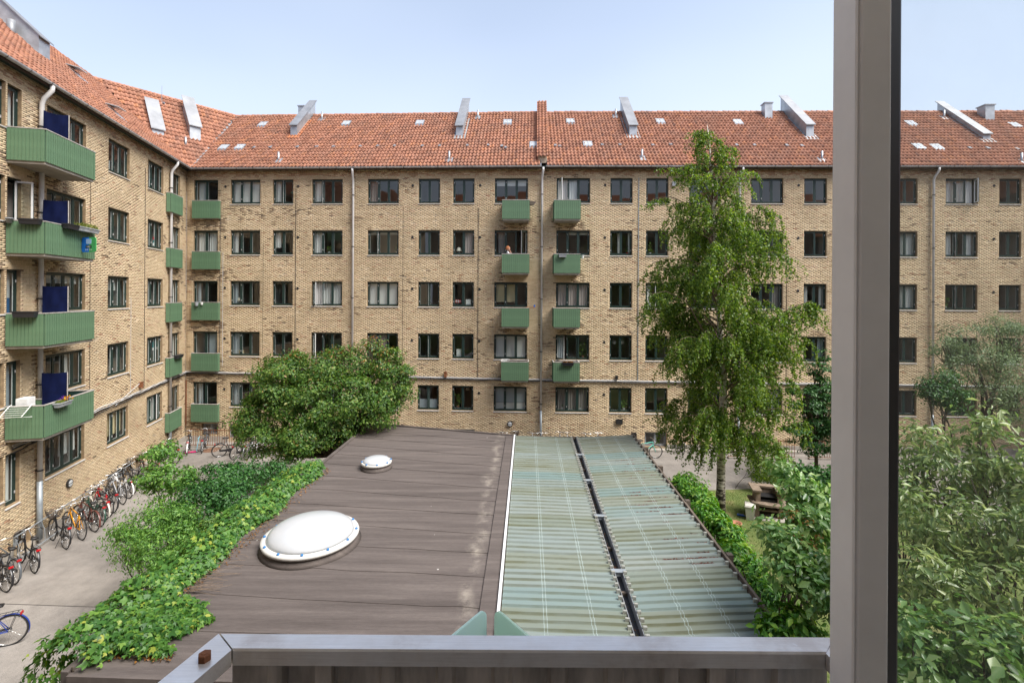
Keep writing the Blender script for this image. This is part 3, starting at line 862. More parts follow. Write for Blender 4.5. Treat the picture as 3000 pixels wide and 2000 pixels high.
for key, (fac, bld, lo, hi) in {'L': (FL, BL, lambda t: 0.0, lambda t: valley_x(FL, Ce, R1, t)),
                               'B': (FB, BB, lambda t: valley_x(FB, Ce, R2, t), lambda t: FB.L - 0.05),
                               'R': (FR, BR, lambda t: 0.25, lambda t: FR.L)}.items():
    O, ex, ey, L = roof_frame(fac)
    T = RUN + OVER
    bed = MB()
    pts = [roof_pt(fac, lo(0), 0, -.03), roof_pt(fac, hi(0), 0, -.03), roof_pt(fac, hi(T), T, -.03), roof_pt(fac, lo(T), T, -.03)]
    low = [p - Vector((0, 0, .12)) for p in pts]
    bed.hexa(low + pts)
    # rear slope, never lit from the front but it closes the loft
    a, b = roof_pt(fac, lo(T), T, -.04), roof_pt(fac, hi(T), T, -.04)
    bed.add([a, b, Vector(fac.P(hi(T), -2 * RUN - OVER, EAVE_Z)), Vector(fac.P(lo(T), -2 * RUN - OVER, EAVE_Z))], [(0, 1, 2, 3)])
    a, b = Vector(fac.P(0, -2 * RUN, EAVE_Z)), Vector(fac.P(fac.L, -2 * RUN, EAVE_Z))
    bed.add([a, b, Vector((b.x, b.y, 0)), Vector((a.x, a.y, 0))], [(0, 1, 2, 3)])
    roof = bed.build('roof', MAT['tile_bed'], bld)
    FACS[key] = (fac, bld, roof)
    if key == 'R': xs, wd = 0.3, fac.L - .3
    elif key == 'B': xs, wd = -5.0, fac.L + 5.0
    else: xs, wd = 0.0, fac.L + 5.0
    def keep(x, y, lo=lo, hi=hi, L=L, T=T):
        t = y * T / L
        return lo(t) + .04 < x < hi(t) - .04
    tile_plane(O, ex, ey, wd, L, keep, bld, roof, x_start=xs)
    # ridge tiles
    rm = MB(); x = lo(T); 
    while x < hi(T) - .1:
        p = roof_pt(fac, x, T, .03); q = roof_pt(fac, min(x + .37, hi(T)), T, .015)
        dz = random.gauss(0, .008); v = []
        for c, r in ((p, .115), (q, .1)):
            for kk in range(7):
                an = math.pi * kk / 6
                v.append((c.x + fac.N[0] * r * math.cos(an), c.y + fac.N[1] * r * math.cos(an), c.z + dz - .06 + r * 1.1 * math.sin(an)))
        rm.add(v, [(i, i + 1, i + 8, i + 7) for i in range(6)] + [tuple(range(7))])
        x += .34
    tag(rm.build('ridge_tiling', MAT['tile'], roof), kind='stuff')
    # gutter: half round, in joined lengths with brackets
    gm = MB(); g0, g1 = (lo(0) - .05 if key != 'L' else 0), (hi(0) + .05)
    nb = int((g1 - g0) / .9)
    cx_, rr = OVER + .075, .075
    for i in range(nb):
        a, b = g0 + (g1 - g0) * i / nb, g0 + (g1 - g0) * (i + 1) / nb
        v = []
        for x_, r_ in ((a, rr), (b, rr)):
            for kk in range(9):
                an = math.pi + math.pi * kk / 8
                v.append(fac.P(x_, cx_ + r_ * math.cos(an), EAVE_Z - .02 + r_ * math.sin(an)))
        gm.add(v, [(j, j + 1, j + 10, j + 9) for j in range(8)])
        v = []
        for x_ in (a - .012, a + .012):
            for kk in range(9):
                an = math.pi + math.pi * kk / 8
                v.append(fac.P(x_, cx_ + (rr + .008) * math.cos(an), EAVE_Z - .02 + (rr + .008) * math.sin(an)))
        gm.add(v, [(j, j + 1, j + 10, j + 9) for j in range(8)], 1)
    gm.build('gutter', [MAT['gutter_grey'] if 'gutter_grey' in MAT else mat('gutter_grey', (.5, .5, .51), .5, metal=.2, noise=.2, nscale=3), MAT['black_metal']], bld, smooth=False)
    # eaves board
    MB().box(0, fac.L, .02, OVER - .01, Z_TOP - .06, Z_TOP + .02, T=lambda x, y, z: fac.P(x, y, z)).build('eaves_board', MAT['frame_green'], bld)

# chamfered corner roof
e2 = (R2 - R1) / np.linalg.norm(R2 - R1)
foot = R1 + e2 * float((Ce - R1) @ e2)
run_c = float(np.linalg.norm(foot - Ce)); Lc = math.hypot(run_c, RIDGE_Z - EAVE_Z)
upd = (foot - Ce) / run_c
exc = np.array((e2[0], e2[1], 0)); eyc = np.array((upd[0] * run_c / Lc, upd[1] * run_c / Lc, (RIDGE_Z - EAVE_Z) / Lc))
xl, xr = float((R1 - Ce) @ e2), float((R2 - Ce) @ e2)
Oc = np.array((*Ce, EAVE_Z))
bed = MB().add([(*Ce, EAVE_Z - .04), (*R2, RIDGE_Z - .04), (*R1, RIDGE_Z - .04), (*(R1 * 1.12), EAVE_Z), (*(R2 * 1.12), EAVE_Z)], [(0, 1, 2), (1, 4, 3, 2)])
roof_c = bed.build('roof', MAT['tile_bed'], BL)
tile_plane(Oc, exc, eyc, xr - xl, Lc, lambda x, y: xl * y / Lc - .02 < x < xr * y / Lc + .02, BL, roof_c, n_single=0, x_start=math.floor(xl / .2) * .2)
rm = MB(); 
for i in range(int((xr - xl) / .34)):
    c = np.array((*(R1 + e2 * (i * .34)), RIDGE_Z)); v = []
    for x_, r in ((0, .115), (.36, .1)):
        for kk in range(7):
            an = math.pi * kk / 6
            q = c + exc * x_ - np.array((*upd, 0)) * r * math.cos(an); v.append((q[0], q[1], q[2] - .05 + r * 1.1 * math.sin(an)))
    rm.add(v, [(j, j + 1, j + 8, j + 7) for j in range(6)] + [tuple(range(7))])
tag(rm.build('ridge_tiling', MAT['tile'], roof_c), kind='stuff')
# lead valley strips
def valley(A, B, w, bld, name='valley_flashing', m='lead', up=.05):
    mb = MB(); dv = (B - A) / np.linalg.norm(B - A); pr = np.array((-dv[1], dv[0])); K = 16; v = []
    for i in range(K + 1):
        f_ = i / K; p = A + (B - A) * f_; z = EAVE_Z + (RIDGE_Z - EAVE_Z) * f_ + up
        wob = w * (1 + random.uniform(-.25, .25))
        v += [(*(p - pr * wob), z + .03 * random.random()), (*p, z), (*(p + pr * wob), z + .03 * random.random())]
    mb.add(v, [f for i in range(K) for f in ((3 * i, 3 * i + 1, 3 * i + 4, 3 * i + 3), (3 * i + 1, 3 * i + 2, 3 * i + 5, 3 * i + 4))])
    mb.build(name, MAT[m], bld)
valley(Ce, R2, .13, BB)
valley(Ce, R1, .05, BL)

# raised fire wall between the two blocks, capped with tiles
fw = thing('roof_wall', roof_pt(FB, FB.L, 0), 'narrow tile-covered wall standing up across the red roof, above the downpipe', 'wall')
T = RUN + OVER
def fwp(x, t, up): return roof_pt(FB, FB.L + x, t, up)
mb = MB()
mb.hexa([fwp(-.18, .35, -.1), fwp(.28, .35, -.1), fwp(.28, T + .25, -.1), fwp(-.18, T + .25, -.1), fwp(-.18, .35, .3), fwp(.28, .35, .3), fwp(.28, T + .25, .42), fwp(-.18, T + .25, .42)])
mb.build('masonry', MAT['brick_far'], fw)
TV2 = TV.copy()
capn = 0
O2 = np.array(fwp(-.26, .2, .34)); L2 = math.hypot(T + .25, (T + .25) * k_roof)
_, exb, eyb, _ = roof_frame(FB); ezb = np.cross(exb, eyb)
tm = new_mesh('tile', TV, TF, MAT['tile'])
RMb = Matrix((exb, eyb, ezb)).transposed().to_euler()
for j in range(21):
    for i in range(3):
        o = link('tile', tm, fw, loc=O2 + exb * (i * .2) + eyb * (j * .333) + np.array((0, 0, .006 * j)), rot=RMb)
# tile-hung left cheek
for j in range(20):
    c = np.array(fwp(-.2, .35 + j * .235, -.02 + .006 * j))
    MB().hexa([c + np.array(q) for q in [(-.02, 0, 0), (.015, 0, 0), (.015, .25, .235), (-.02, .25, .235), (-.035, 0, .34), (.015, 0, .34), (.015, .25, .57), (-.035, .25, .57)]]).build('tile', MAT['tile'], fw)
# ------------------------------------------------------------------ roof furniture
def plane_hit(u, v, P0, n):
    a, b = ray(u, v); dr = np.array((a, 1.0, b)); o = np.array((0, 0, CAMZ))
    t = float((np.array(P0) - o) @ n) / float(dr @ n)
    return o + dr * t

def zinc_vent(bld, base_c, along, upslope, k, width, hf, length, ridge_extra=0.0, skirt='lead'):
    """long metal shaft running up the roof: base_c centre of the front edge on the roof, upslope unit (horizontal)"""
    a = np.array((*along, 0.0)); u_ = np.array((*upslope, k)); c = np.array(base_c)
    h = np.array((0, 0, hf)); w = a * width / 2; dn = np.array((0, 0, -.25))
    b0, b1 = c, c + u_ * length
    mb = MB().hexa([b0 - w + dn, b0 + w + dn, b1 + w + dn, b1 - w + dn, b0 - w + h, b0 + w + h, b1 + w + h, b1 - w + h])
    o = mb.build('roof_vent', MAT['zinc'], bld)
    w2 = a * (width / 2 + .06); f = np.array((*upslope, k)) * -.1
    t0, t1 = b0 + h + f + np.array((0, 0, .005)), b1 + h - f + np.array((0, 0, .005))
    up = np.array((0, 0, .05))
    MB().hexa([t0 - w2, t0 + w2, t1 + w2, t1 - w2, t0 - w2 + up, t0 + w2 + up, t1 + w2 + up, t1 - w2 + up]).build('cap', MAT['zinc_light'], o)
    if skirt:
        w3 = a * (width / 2 + .17); s_ = np.array((0, 0, .055))
        q0, q1 = b0 - u_ * .22 + s_, b0 + u_ * (length - .9) + s_
        MB().hexa([q0 - w3, q0 + w3, q1 + w3, q1 - w3, q0 - w3 + s_ * .4, q0 + w3 + s_ * .4, q1 + w3 + s_ * .4, q1 - w3 + s_ * .4]).build('flashing', MAT[skirt], o)
    return o
mat('zinc_light', (0.26, 0.27, 0.285), 0.5, metal=0.3, noise=0.2, nscale=1.5)
mat('orange_flash', (0.5, 0.17, 0.06), 0.7, noise=.2)

def roof_vent_px(key, u0, u1, v, hf=.72, skirt='lead'):
    fac, bld, roof = FACS[key]
    s0, t0 = roof_hit(fac, u0, v); s1, t1 = roof_hit(fac, u1, v)
    t = (t0 + t1) / 2
    return zinc_vent(bld, roof_pt(fac, (s0 + s1) / 2, t), fac.d, -fac.N, k_roof, abs(s1 - s0), hf, T - t + .25, skirt=skirt)
roof_vent_px('B', 851, 870, 400, skirt='orange_flash')
roof_vent_px('B', 1336, 1356, 402)
roof_vent_px('R', 1844, 1866, 401)
roof_vent_px('R', 2362, 2384, 404, hf=.8)
roof_vent_px('R', 2880, 2902, 412, hf=.42)
# on the left wing, near the ridge
s_, t_ = roof_hit(FL, 146, 186)
zinc_vent(BL, roof_pt(FL, s_ - .3, t_), FL.d, -FL.N, k_roof, .6, .8, T - t_ + .5)
nc = np.cross(exc, eyc)
kc = (RIDGE_Z - EAVE_Z) / run_c
for (u, v, w, hf, ln) in ((463, 396, .55, .42, 2.1), (572, 413, .55, .95, 2.15)):
    p = plane_hit(u, v, Oc, nc)
    zinc_vent(BL, p, e2, upd, kc, w, hf, ln * run_c / Lc, skirt=None)

def stack(key, u0, u1, vb, vt, off=0.0):
    fac, bld, roof = FACS[key]
    s0, t0 = roof_hit(fac, u0, vb); s1, _ = roof_hit(fac, u1, vb)
    z0 = EAVE_Z + t0 * k_roof - .3
    p = roof_pt(fac, s0, t0); D = p.y; z1 = CAMZ + ray(u0, vt)[1] * D
    P = lambda x, y, z: fac.P(x, y, z)
    n1 = OVER - t0; w = s1 - s0
    o = MB().box(s0, s1, n1 - w, n1, z0, z1, T=P).build('chimney', MAT['zinc'], bld)
    MB().box(s0 - .05, s1 + .05, n1 - w - .05, n1 + .05, z1 + .002, z1 + .06, T=P).build('cap', MAT['zinc'], o)
stack('R', 2241, 2263, 349, 302)
stack('R', 2887, 2914, 355, 308)
# chimney behind the ridge
p_ = roof_pt(FB, FB.s_of(872, 400) * 1.0, T + .9)
s_c = roof_hit(FB, 866, 342)[0]
o = MB().box(s_c - .2, s_c + .22, -RUN - 1.0, -RUN - .6, 18.5, 20.55, T=FB.P).build('chimney', MAT['zinc'], BB)
MB().box(s_c - .25, s_c + .27, -RUN - 1.05, -RUN - .55, 20.552, 20.61, T=FB.P).build('cap', MAT['zinc'], o)
# pipe on the left wing's ridge
s_, t_ = roof_hit(FL, 33, 95)
q = roof_pt(FL, s_, min(t_, T))
MB().tube([q - Vector((0, 0, .3)), q + Vector((0, 0, .45))], .13, 10).build('vent_pipe', MAT['zinc_light'], BL, smooth=True)

def vent_pipe(key, u, v, h=.5, r=.055):
    fac, bld, roof = FACS[key]; s, t = roof_hit(fac, u, v); q = roof_pt(fac, s, t)
    o = MB().tube([q - Vector((0, 0, .2)), q + Vector((0, 0, h))], r, 8).build('vent_pipe', MAT['zinc'], bld, smooth=True)
    u_ = Vector((-fac.N[0], -fac.N[1], k_roof)); a = Vector((fac.d[0], fac.d[1], 0)); e = Vector((0, 0, .06))
    MB().add([q - a * .2 - u_ * .2 + e, q + a * .2 - u_ * .2 + e, q + a * .2 + u_ * .15 + e, q - a * .2 + u_ * .15 + e, q + e * 2], [(0, 1, 4), (1, 2, 4), (2, 3, 4), (3, 0, 4)]).build('flashing', MAT['zinc_light'], o)
for key, u, v in (('B', 816, 472), ('B', 943, 351), ('B', 1316, 470), ('B', 1400, 346), ('R', 1804, 343), ('R', 1881, 465), ('R', 2408, 470), ('R', 2766, 347), ('R', 2993, 476)):
    vent_pipe(key, u, v)
p = plane_hit(544, 425, Oc, nc)
MB().tube([p - np.array((0, 0, .2)), p + np.array((0, 0, .45))], .06, 8).build('vent_pipe', MAT['zinc'], BL, smooth=True)
p = plane_hit(474, 303, Oc, nc)
mb = MB().tube([p, p + np.array((0, 0, 1.0))], .014, 6).tube([p + np.array((-.15, 0, .02)), p + np.array((.15, 0, .02))], .06, 6)
mb.build('aerial', MAT['zinc'], BL)

mat('skylight_glass', (0.42, 0.45, 0.47), 0.25, spec=.8, noise=.1, nscale=3)
def skylight(key, u, v, w=.52, ln=.6):
    fac, bld, roof = FACS[key]; s, t = roof_hit(fac, u, v)
    dt = ln / math.hypot(1, k_roof)
    def q(x, y, up): return roof_pt(fac, s + x, t + y, up)
    o = MB().hexa([q(-w / 2, -dt / 2, -.02), q(w / 2, -dt / 2, -.02), q(w / 2, dt / 2, -.02), q(-w / 2, dt / 2, -.02), q(-w / 2, -dt / 2, .13), q(w / 2, -dt / 2, .13), q(w / 2, dt / 2, .11), q(-w / 2, dt / 2, .11)]).build('skylight', MAT['zinc'], bld)
    g = .045
    for x0, x1 in ((-w / 2 + g, -.012), (.012, w / 2 - g)):
        MB().hexa([q(x0, -dt / 2 + g, .12), q(x1, -dt / 2 + g, .12), q(x1, dt / 2 - g, .11), q(x0, dt / 2 - g, .11), q(x0, -dt / 2 + g, .142), q(x1, -dt / 2 + g, .142), q(x1, dt / 2 - g, .122), q(x0, dt / 2 - g, .122)]).build('pane', MAT['skylight_glass'], o)
for key, u, v in (('B', 770, 368), ('B', 1014, 365), ('B', 655, 436), ('B', 702, 435), ('B', 1230, 363), ('B', 1487, 361), ('B', 1565, 427), ('R', 1671, 359), ('R', 1722, 426), ('R', 1934, 359), ('R', 2161, 361),
                  ('R', 2669, 365), ('R', 2692, 433), ('R', 2745, 435), ('R', 2973, 370)):
    skylight(key, u, v)
for (u, v) in ((228, 226), (343, 340)):
    s_, t_ = roof_hit(FL, u, v)
    FACSL = FACS['L']
    def q(x, y, up): return roof_pt(FL, s_ + x, t_ + y, up)
    o = MB().hexa([q(-.3, -.3, 0), q(.3, -.3, 0), q(.3, .3, 0), q(-.3, .3, 0), q(-.3, -.3, .12), q(.3, -.3, .12), q(.3, .3, .12), q(-.3, .3, .12)]).build('skylight', MAT['zinc'], BL)
    # its lid stands open
    MB().hexa([q(-.3, .3, .13), q(.3, .3, .13), q(.3, -.2, .5), q(-.3, -.2, .5), q(-.3, .3, .16), q(.3, .3, .16), q(.3, -.2, .53), q(-.3, -.2, .53)]).build('pane', MAT['skylight_glass'], o)
# pale vent tiles
vt = []
for (u, v) in ((747, 434), (793, 433), (872, 432), (929, 431), (978, 431), (1057, 430), (1108, 429), (1157, 429), (1238, 429), (1289, 429), (1370, 428), (1431, 427), (1470, 430), (1482, 434)):
    vt.append(('B', u, v))
for (u, v) in ((1627, 428), (1640, 430), (1764, 426), (1816, 426), (1912, 427), (1964, 425), (2157, 427), (2209, 427), (2304, 428), (2348, 429), (2838, 435), (2892, 436), (2976, 438)):
    vt.append(('R', u, v))
for key, u, v in vt:
    fac, bld, roof = FACS[key]; s, t = roof_hit(fac, u, v)
    O, ex, ey, L = roof_frame(fac); ez = np.cross(ex, ey)
    c = np.array(roof_pt(fac, s, t)) + ez * .05
    me = cached(('vt',), lambda: MB().hexa([(-.09, -.14, 0), (.09, -.14, 0), (.07, .14, 0), (-.07, .14, 0), (-.08, -.14, .05), (.08, -.14, .05), (.06, .12, .015), (-.06, .12, .015)]).mesh('vent_tile', MAT['zinc_light']))
    o = link('vent_tile', me, bld, loc=c); o.rotation_euler = (Matrix((ex, ey, ez)).transposed()).to_euler()

# ------------------------------------------------------------------ downpipes, cables, wall fittings
def downpipe(key, u, zb=0.15, n=.1, r=.058, grey_below=2.0, top=EAVE_Z - .12):
    fac, bld = FACS[key][:2]; s = fac.s_of(u, 860)
    P = lambda x, y, z: Vector(fac.P(x, y, z))
    mb = MB().tube([P(s + .05, OVER + .07, top + .02), P(s + .05, OVER + .07, top - .12), P(s, n + .06, top - .42), P(s, n, top - .6), P(s, n, grey_below)], r, 10)
    o = mb.build('downpipe', MAT['pipe_white'], bld, smooth=True)
    MB().tube([P(s, n, grey_below + .05), P(s, n, zb)], r * 1.12, 10).build('standpipe', MAT['pipe_grey'], o, smooth=True)
    cl = MB()
    z = 13.6
    while z > 1:
        cl.tube([P(s, n, z - .02), P(s, n, z + .02)], r * 1.3, 10); cl.box(s - .015, s + .015, 0, n, z - .015, z + .015, T=fac.P)
        z -= 2.8
    cl.build('pipe_clamp', MAT['black_metal'], o)
downpipe('B', 1035); downpipe('B', 1586.5); downpipe('R', 2163); downpipe('R', 2729); downpipe('L', 107, n=.12, r=.07); downpipe('L', 493, n=.12, r=.065)

def wall_line(key, s0, z0, s1, z1, r, m, name='cable', n=.03, sag=0.0, seg=24, wob=.012):
    fac, bld = FACS[key][:2]
    pts = []
    for i in range(seg + 1):
        f_ = i / seg
        pts.append(fac.P(s0 + (s1 - s0) * f_, n + random.uniform(0, wob), z0 + (z1 - z0) * f_ - sag * math.sin(f_ * math.pi * 3) + random.gauss(0, wob * .7)))
    MB().tube(pts, r, 5).build(name, MAT[m], bld)
for k, (dz, r, m) in enumerate(((0, .03, 'cable_black'), (.06, .018, 'cable_white'), (-.05, .02, 'cable_black'), (.02, .012, 'cable_white'))):
    wall_line('B', 0.0, 3.82 + dz, FB.L, 3.66 + dz, r, m, n=.04 + .012 * k, seg=60)
    wall_line('R', 0.0, 3.66 + dz, FR.L, 3.5 + dz, r, m, n=.04 + .012 * k, seg=70)
    wall_line('L', FL.s_of(30, 1250), 3.42 + dz * 2, FL.L, 3.82 + dz, r, m, n=.04 + .012 * k, seg=40, wob=.02)
wall_line('L', FL.s_of(404, 1120), 4.1, FL.s_of(330, 1170), 3.5, .012, 'cable_white', n=.06, seg=8)
mat('joint', (0.09, 0.07, 0.05), 0.9)
for key, u, z0, z1, m, r in (('B', 645, 3.9, 13, 'cable_black', .011), ('B', 866, 4.0, 14.2, 'cable_black', .012), ('B', 1400.5, 3.75, 12.9, 'cable_black', .012), ('R', 1869.5, 3.6, 14.5, 'pipe_grey', .02),
                             ('B', 653, 4.2, 10.5, 'cable_white', .009), ('B', 771, 5, 11, 'joint', .006), ('B', 1181, 4, 13, 'joint', .006), ('R', 2305, 3.6, 11, 'joint', .01),
                             ('L', 263, 4.2, 13.6, 'joint', .008), ('L', 423, 3.8, 14, 'cable_black', .009), ('L', 383, 3.8, 8, 'cable_white', .007)):
    s = FACS[key][0].s_of(u, 860); wall_line(key, s, z0, s, z1, r, m, n=.012, seg=10, wob=.003)
# rusty pipe in the corner
s = FB.s_of(547, 1150); wall_line('B', s, .9, s, 3.4, .03, 'rust', name='pipe', n=.05, seg=4, wob=.001)
# round air vents beside the windows
vm = MB().lathe([(0, 0), (.055, 0), (.07, .012), (.055, .02), (.045, .006)], n=12).mesh('air_vent', MAT['black_metal'])
for key, u in (('B', 659), ('B', 872), ('B', 1207.5), ('B', 1405), ('R', 1771), ('R', 2337.5), ('R', 2910)):
    fac, bld = FACS[key][:2]
    for r in range(5):
        z = wz(r) - .38
        if u == 2910 and r > 2: continue
        o = link('air_vent', vm, bld, loc=fac.P(fac.s_of(u, 860), .003, z)); o.rotation_euler = (R(90), 0, fac.ang)
# lamps and boxes on the walls
mat('lamp_glass', (0.55, 0.57, 0.58), 0.35)
def wall_lamp(key, u, v, label):
    fac, bld = FACS[key][:2]; s, z = fac.s_of(u, v), fac.z_of(u, v)
    t = thing('wall_lamp', fac.P(s, 0.0, z), label, 'lamp', rz=fac.ang)
    rot = Matrix.Rotation(R(90), 4, 'X')
    f = lambda x, y, zz: tuple((rot @ Vector((x, y, zz))))
    MB().lathe([(0, .005), (.14, .005), (.155, .03), (.15, .07), (.12, .075)], n=18, T=f).build('housing', MAT['black_metal'], t, world_verts=False)
    for sg in (-1, 1):
        v_ = [f(0, sg * .012, .1)]; n_ = 10
        for i in range(n_ + 1):
            an = math.pi * i / n_; v_.append(f(.115 * math.cos(an), sg * (.012 + .103 * math.sin(an)), .078))
        MB().add(v_, [(0, i + 1, i + 2) if sg > 0 else (0, i + 2, i + 1) for i in range(n_)]).build('lens', MAT['lamp_glass'], t, world_verts=False)
    MB().box(-.14, .14, -.085, -.072, -.014, .014).build('guard', MAT['black_metal'], t, world_verts=False)
wall_lamp('B', 1494, 1241, 'round black bulkhead lamp on the brick wall across the yard')
wall_lamp('L', 200, 1415, 'round dark bulkhead lamp low on the left brick wall, above the bicycles')
def wall_box(key, u, v, w, h, d, m, name, label, cat):
    fac, bld = FACS[key][:2]; s, z = fac.s_of(u, v), fac.z_of(u, v)
    t = thing(name, fac.P(s, 0.0, z), label, cat, rz=fac.ang)
    MB().box(-w / 2, w / 2, -d, .0, -h / 2, h / 2).build('housing', MAT[m], t, world_verts=False)
    MB().box(-w / 2 - .01, w / 2 + .01, -d - .012, -d + .03, h / 2 - .03, h / 2 + .012).build('lid', MAT[m], t, world_verts=False)
wall_box('R', 1814, 1234, .33, .26, .1, 'black_metal', 'meter_box', 'small black box on the brick wall below a ground-floor window', 'box')
wall_box('B', 1306, 1096, .13, .28, .14, 'rust', 'alarm_bell', 'small rusty box above the cable run, below two windows', 'box')
wall_box('L', 408, 1127, .13, .26, .14, 'rust', 'alarm_bell', 'small rusty box on the left wall above the cables', 'box')
wall_box('R', 1806, 1105, .11, .2, .14, 'black_metal', 'camera_housing', 'small dark camera-like fitting just above the cable run', 'camera')
wall_box('R', 1974, 540, .2, .2, .08, 'zinc', 'junction_box', 'small grey box on the brickwork beside the birch top', 'box')

# ------------------------------------------------------------------ balconies
PANEL_H = 0.97
def slat_mesh(h, w=.094, rib=True):
    return cached(('slat', h, w), lambda: MB().hexa([(-w / 2, -.012, 0), (w / 2, -.012, 0), (w / 2, .012, 0), (-w / 2, .012, 0), (-w / 2, -.012, h), (w / 2, -.012, h), (w / 2, .012, h), (-w / 2, .012, h)])
                  .box(-w / 2 - .006, -w / 2, -.02, -.012, 0, h).mesh('slat', MAT['panel_green']))

def slat_run(parent, A, B, z0, h, n, out, sz=.1):
    """row of upright boards from A to B (xy); out is the outward unit vector"""
    A, B = np.array(A), np.array(B); L = np.linalg.norm(B - A); d = (B - A) / L; n = max(1, int(round(L / sz)))
    w = round(L / n - .013, 3); me = slat_mesh(h, w); ang = math.atan2(d[1], d[0])
    if out[0] * d[1] - out[1] * d[0] < 0: ang += math.pi
    for i in range(n):
        c = A + d * (L * (i + .5) / n) + np.array(out) * random.uniform(-.002, .002)
        link('slat', me, parent, loc=(c[0], c[1], z0), rot=(0, 0, ang))

def box_balcony(key, s0, s1, p, z0, h=PANEL_H, near_side=True, far_side=True, divider=None, slab=.1, slope_floor=0.0):
    fac, bld = FACS[key][:2]; P = fac.P
    o = MB().box(s0 + .03, s1 - .03, -.05, p - .03, z0 - slab, z0 + .04, T=P).build('balcony', MAT['soffit'], bld)
    N = fac.N; d = fac.d
    e = .02
    slat_run(o, P(s0, p, 0)[:2], P(s1, p, 0)[:2], z0 - .02, h, 0, N)
    if near_side: slat_run(o, P(s0, .03, 0)[:2], P(s0, p - e, 0)[:2], z0 - .02, h, 0, -d)
    if far_side: slat_run(o, P(s1, .03, 0)[:2], P(s1, p - e, 0)[:2], z0 - .02, h, 0, d)
    # backing frame and cap rail
    i = .03
    mb = MB()
    for z in (z0 + .12, z0 + h - .12):
        mb.box(s0 + i, s1 - i, p - .05 - i, p - i, z - .03, z + .03, T=P)
        mb.box(s0 + i, s0 + i + .04, .0, p - .06 - i, z - .03, z + .03, T=P); mb.box(s1 - i - .04, s1 - i, .0, p - .06 - i, z - .03, z + .03, T=P)
    mb.box(s0 + .013, s0 + .018, .02, p - .02, z0 + .0, z0 + h - .04, T=P).box(s1 - .018, s1 - .013, .02, p - .02, z0, z0 + h - .04, T=P).box(s0 + .02, s1 - .02, p - .018, p - .013, z0, z0 + h - .04, T=P)
    mb.build('frame', MAT['frame_green'], o)
    zt = z0 - .02 + h
    mb = MB().box(s0 - .02, s1 + .02, p - .035, p + .022, zt + .002, zt + .03, T=P)
    mb.box(s0 - .02, s0 + .035, 0, p - .036, zt + .002, zt + .03, T=P).box(s1 - .035, s1 + .02, 0, p - .036, zt + .002, zt + .03, T=P)
    mb.build('cap_rail', MAT['rail_grey'], o)
    if divider is not None:
        slat_run(o, P(s0 + divider, .05, 0)[:2], P(s0 + divider, p - .06, 0)[:2], z0 + .05, h - .05, 0, -d)
        MB().box(s0 + divider - .03, s0 + divider + .03, .02, p - .04, zt - .004, zt + .026, T=P).build('cap_rail', MAT['rail_grey'], o)
    return o
mat('rail_grey', (0.42, 0.39, 0.36), 0.7, noise=.25, nscale=6)

sB0 = FL.s_of(14.5, 860); BAL_P = 1.0; BAL_L = 2.45
LEFT_BAL = []
for r in range(4):
    LEFT_BAL.append(box_balcony('L', sB0, sB0 + BAL_L, BAL_P, 12.2 - STOREY * r, divider=1.11))
for key, u0, u1 in (('B', 1470, 1549), ('R', 1622.5, 1699)):
    fac = FACS[key][0]; s0, s1 = fac.s_of(u0, 860, .9), fac.s_of(u1, 860, .9)
    for r in range(4): box_balcony(key, s0, s1, .9, 12.19 - STOREY * r)
for r in range(5):
    z0 = 12.36 - STOREY * r
    a, b = FB.s_of(561.5, 860, .22), FB.s_of(638, 860, .22)
    box_balcony('B', a, b, .22, z0, h=.96, slab=.05)
    a, b = FL.s_of(499, 860, .22), FL.s_of(534, 860, .22)
    box_balcony('L', a, b, .22, z0, h=.96, slab=.05, far_side=False)

# navy screens on the balcony dividers, each its own cloth
ROWN = ['top', 'second', 'third', 'lowest']
tops = [.93, .84, .86, .86]
for r in range(4):
    z0 = 12.2 - STOREY * r + PANEL_H - .02; s = sB0 + 1.11
    t = thing('privacy_screen', FL.P(s, .3, z0 - .3), ['navy cloth screen on the top left balcony, sagging at its top edge', 'flat navy cloth screen on the left balcony carrying the blue and green sign',
              'creased navy cloth screen on the third left balcony from the top', 'navy cloth screen behind the pansies on the lowest left balcony'][r], 'screen', 'navy screens on the left balconies')
    K, J = 14, 8; v = []; hh = tops[r]
    for j in range(J + 1):
        for i in range(K + 1):
            x = .3 + .68 * i / K
            f_ = j / J
            zz = z0 - .22 + (hh + .22) * f_ - (.06 * math.sin(math.pi * i / K) + .1 * i / K if r == 0 else .02 * math.sin(math.pi * i / K)) * f_
            off = .008 * math.sin(i * .6 + j * .8 + r * 2) + .006 * math.sin(i * 1.1 - j * .7 + r)
            v.append(FL.P(s + off - .05, x, zz))
    MB().add(v, [(j * (K + 1) + i, j * (K + 1) + i + 1, (j + 1) * (K + 1) + i + 1, (j + 1) * (K + 1) + i) for j in range(J) for i in range(K)]).build('cloth', MAT['navy'], t, smooth=True)
    for x in (.3, .98):
        MB().tube([FL.P(s - .02, x, z0 - .9), FL.P(s - .02, x, z0 + hh - (.1 if r == 0 and x > .5 else 0))], .014, 6).build('pole', MAT['rail_grey'], t)

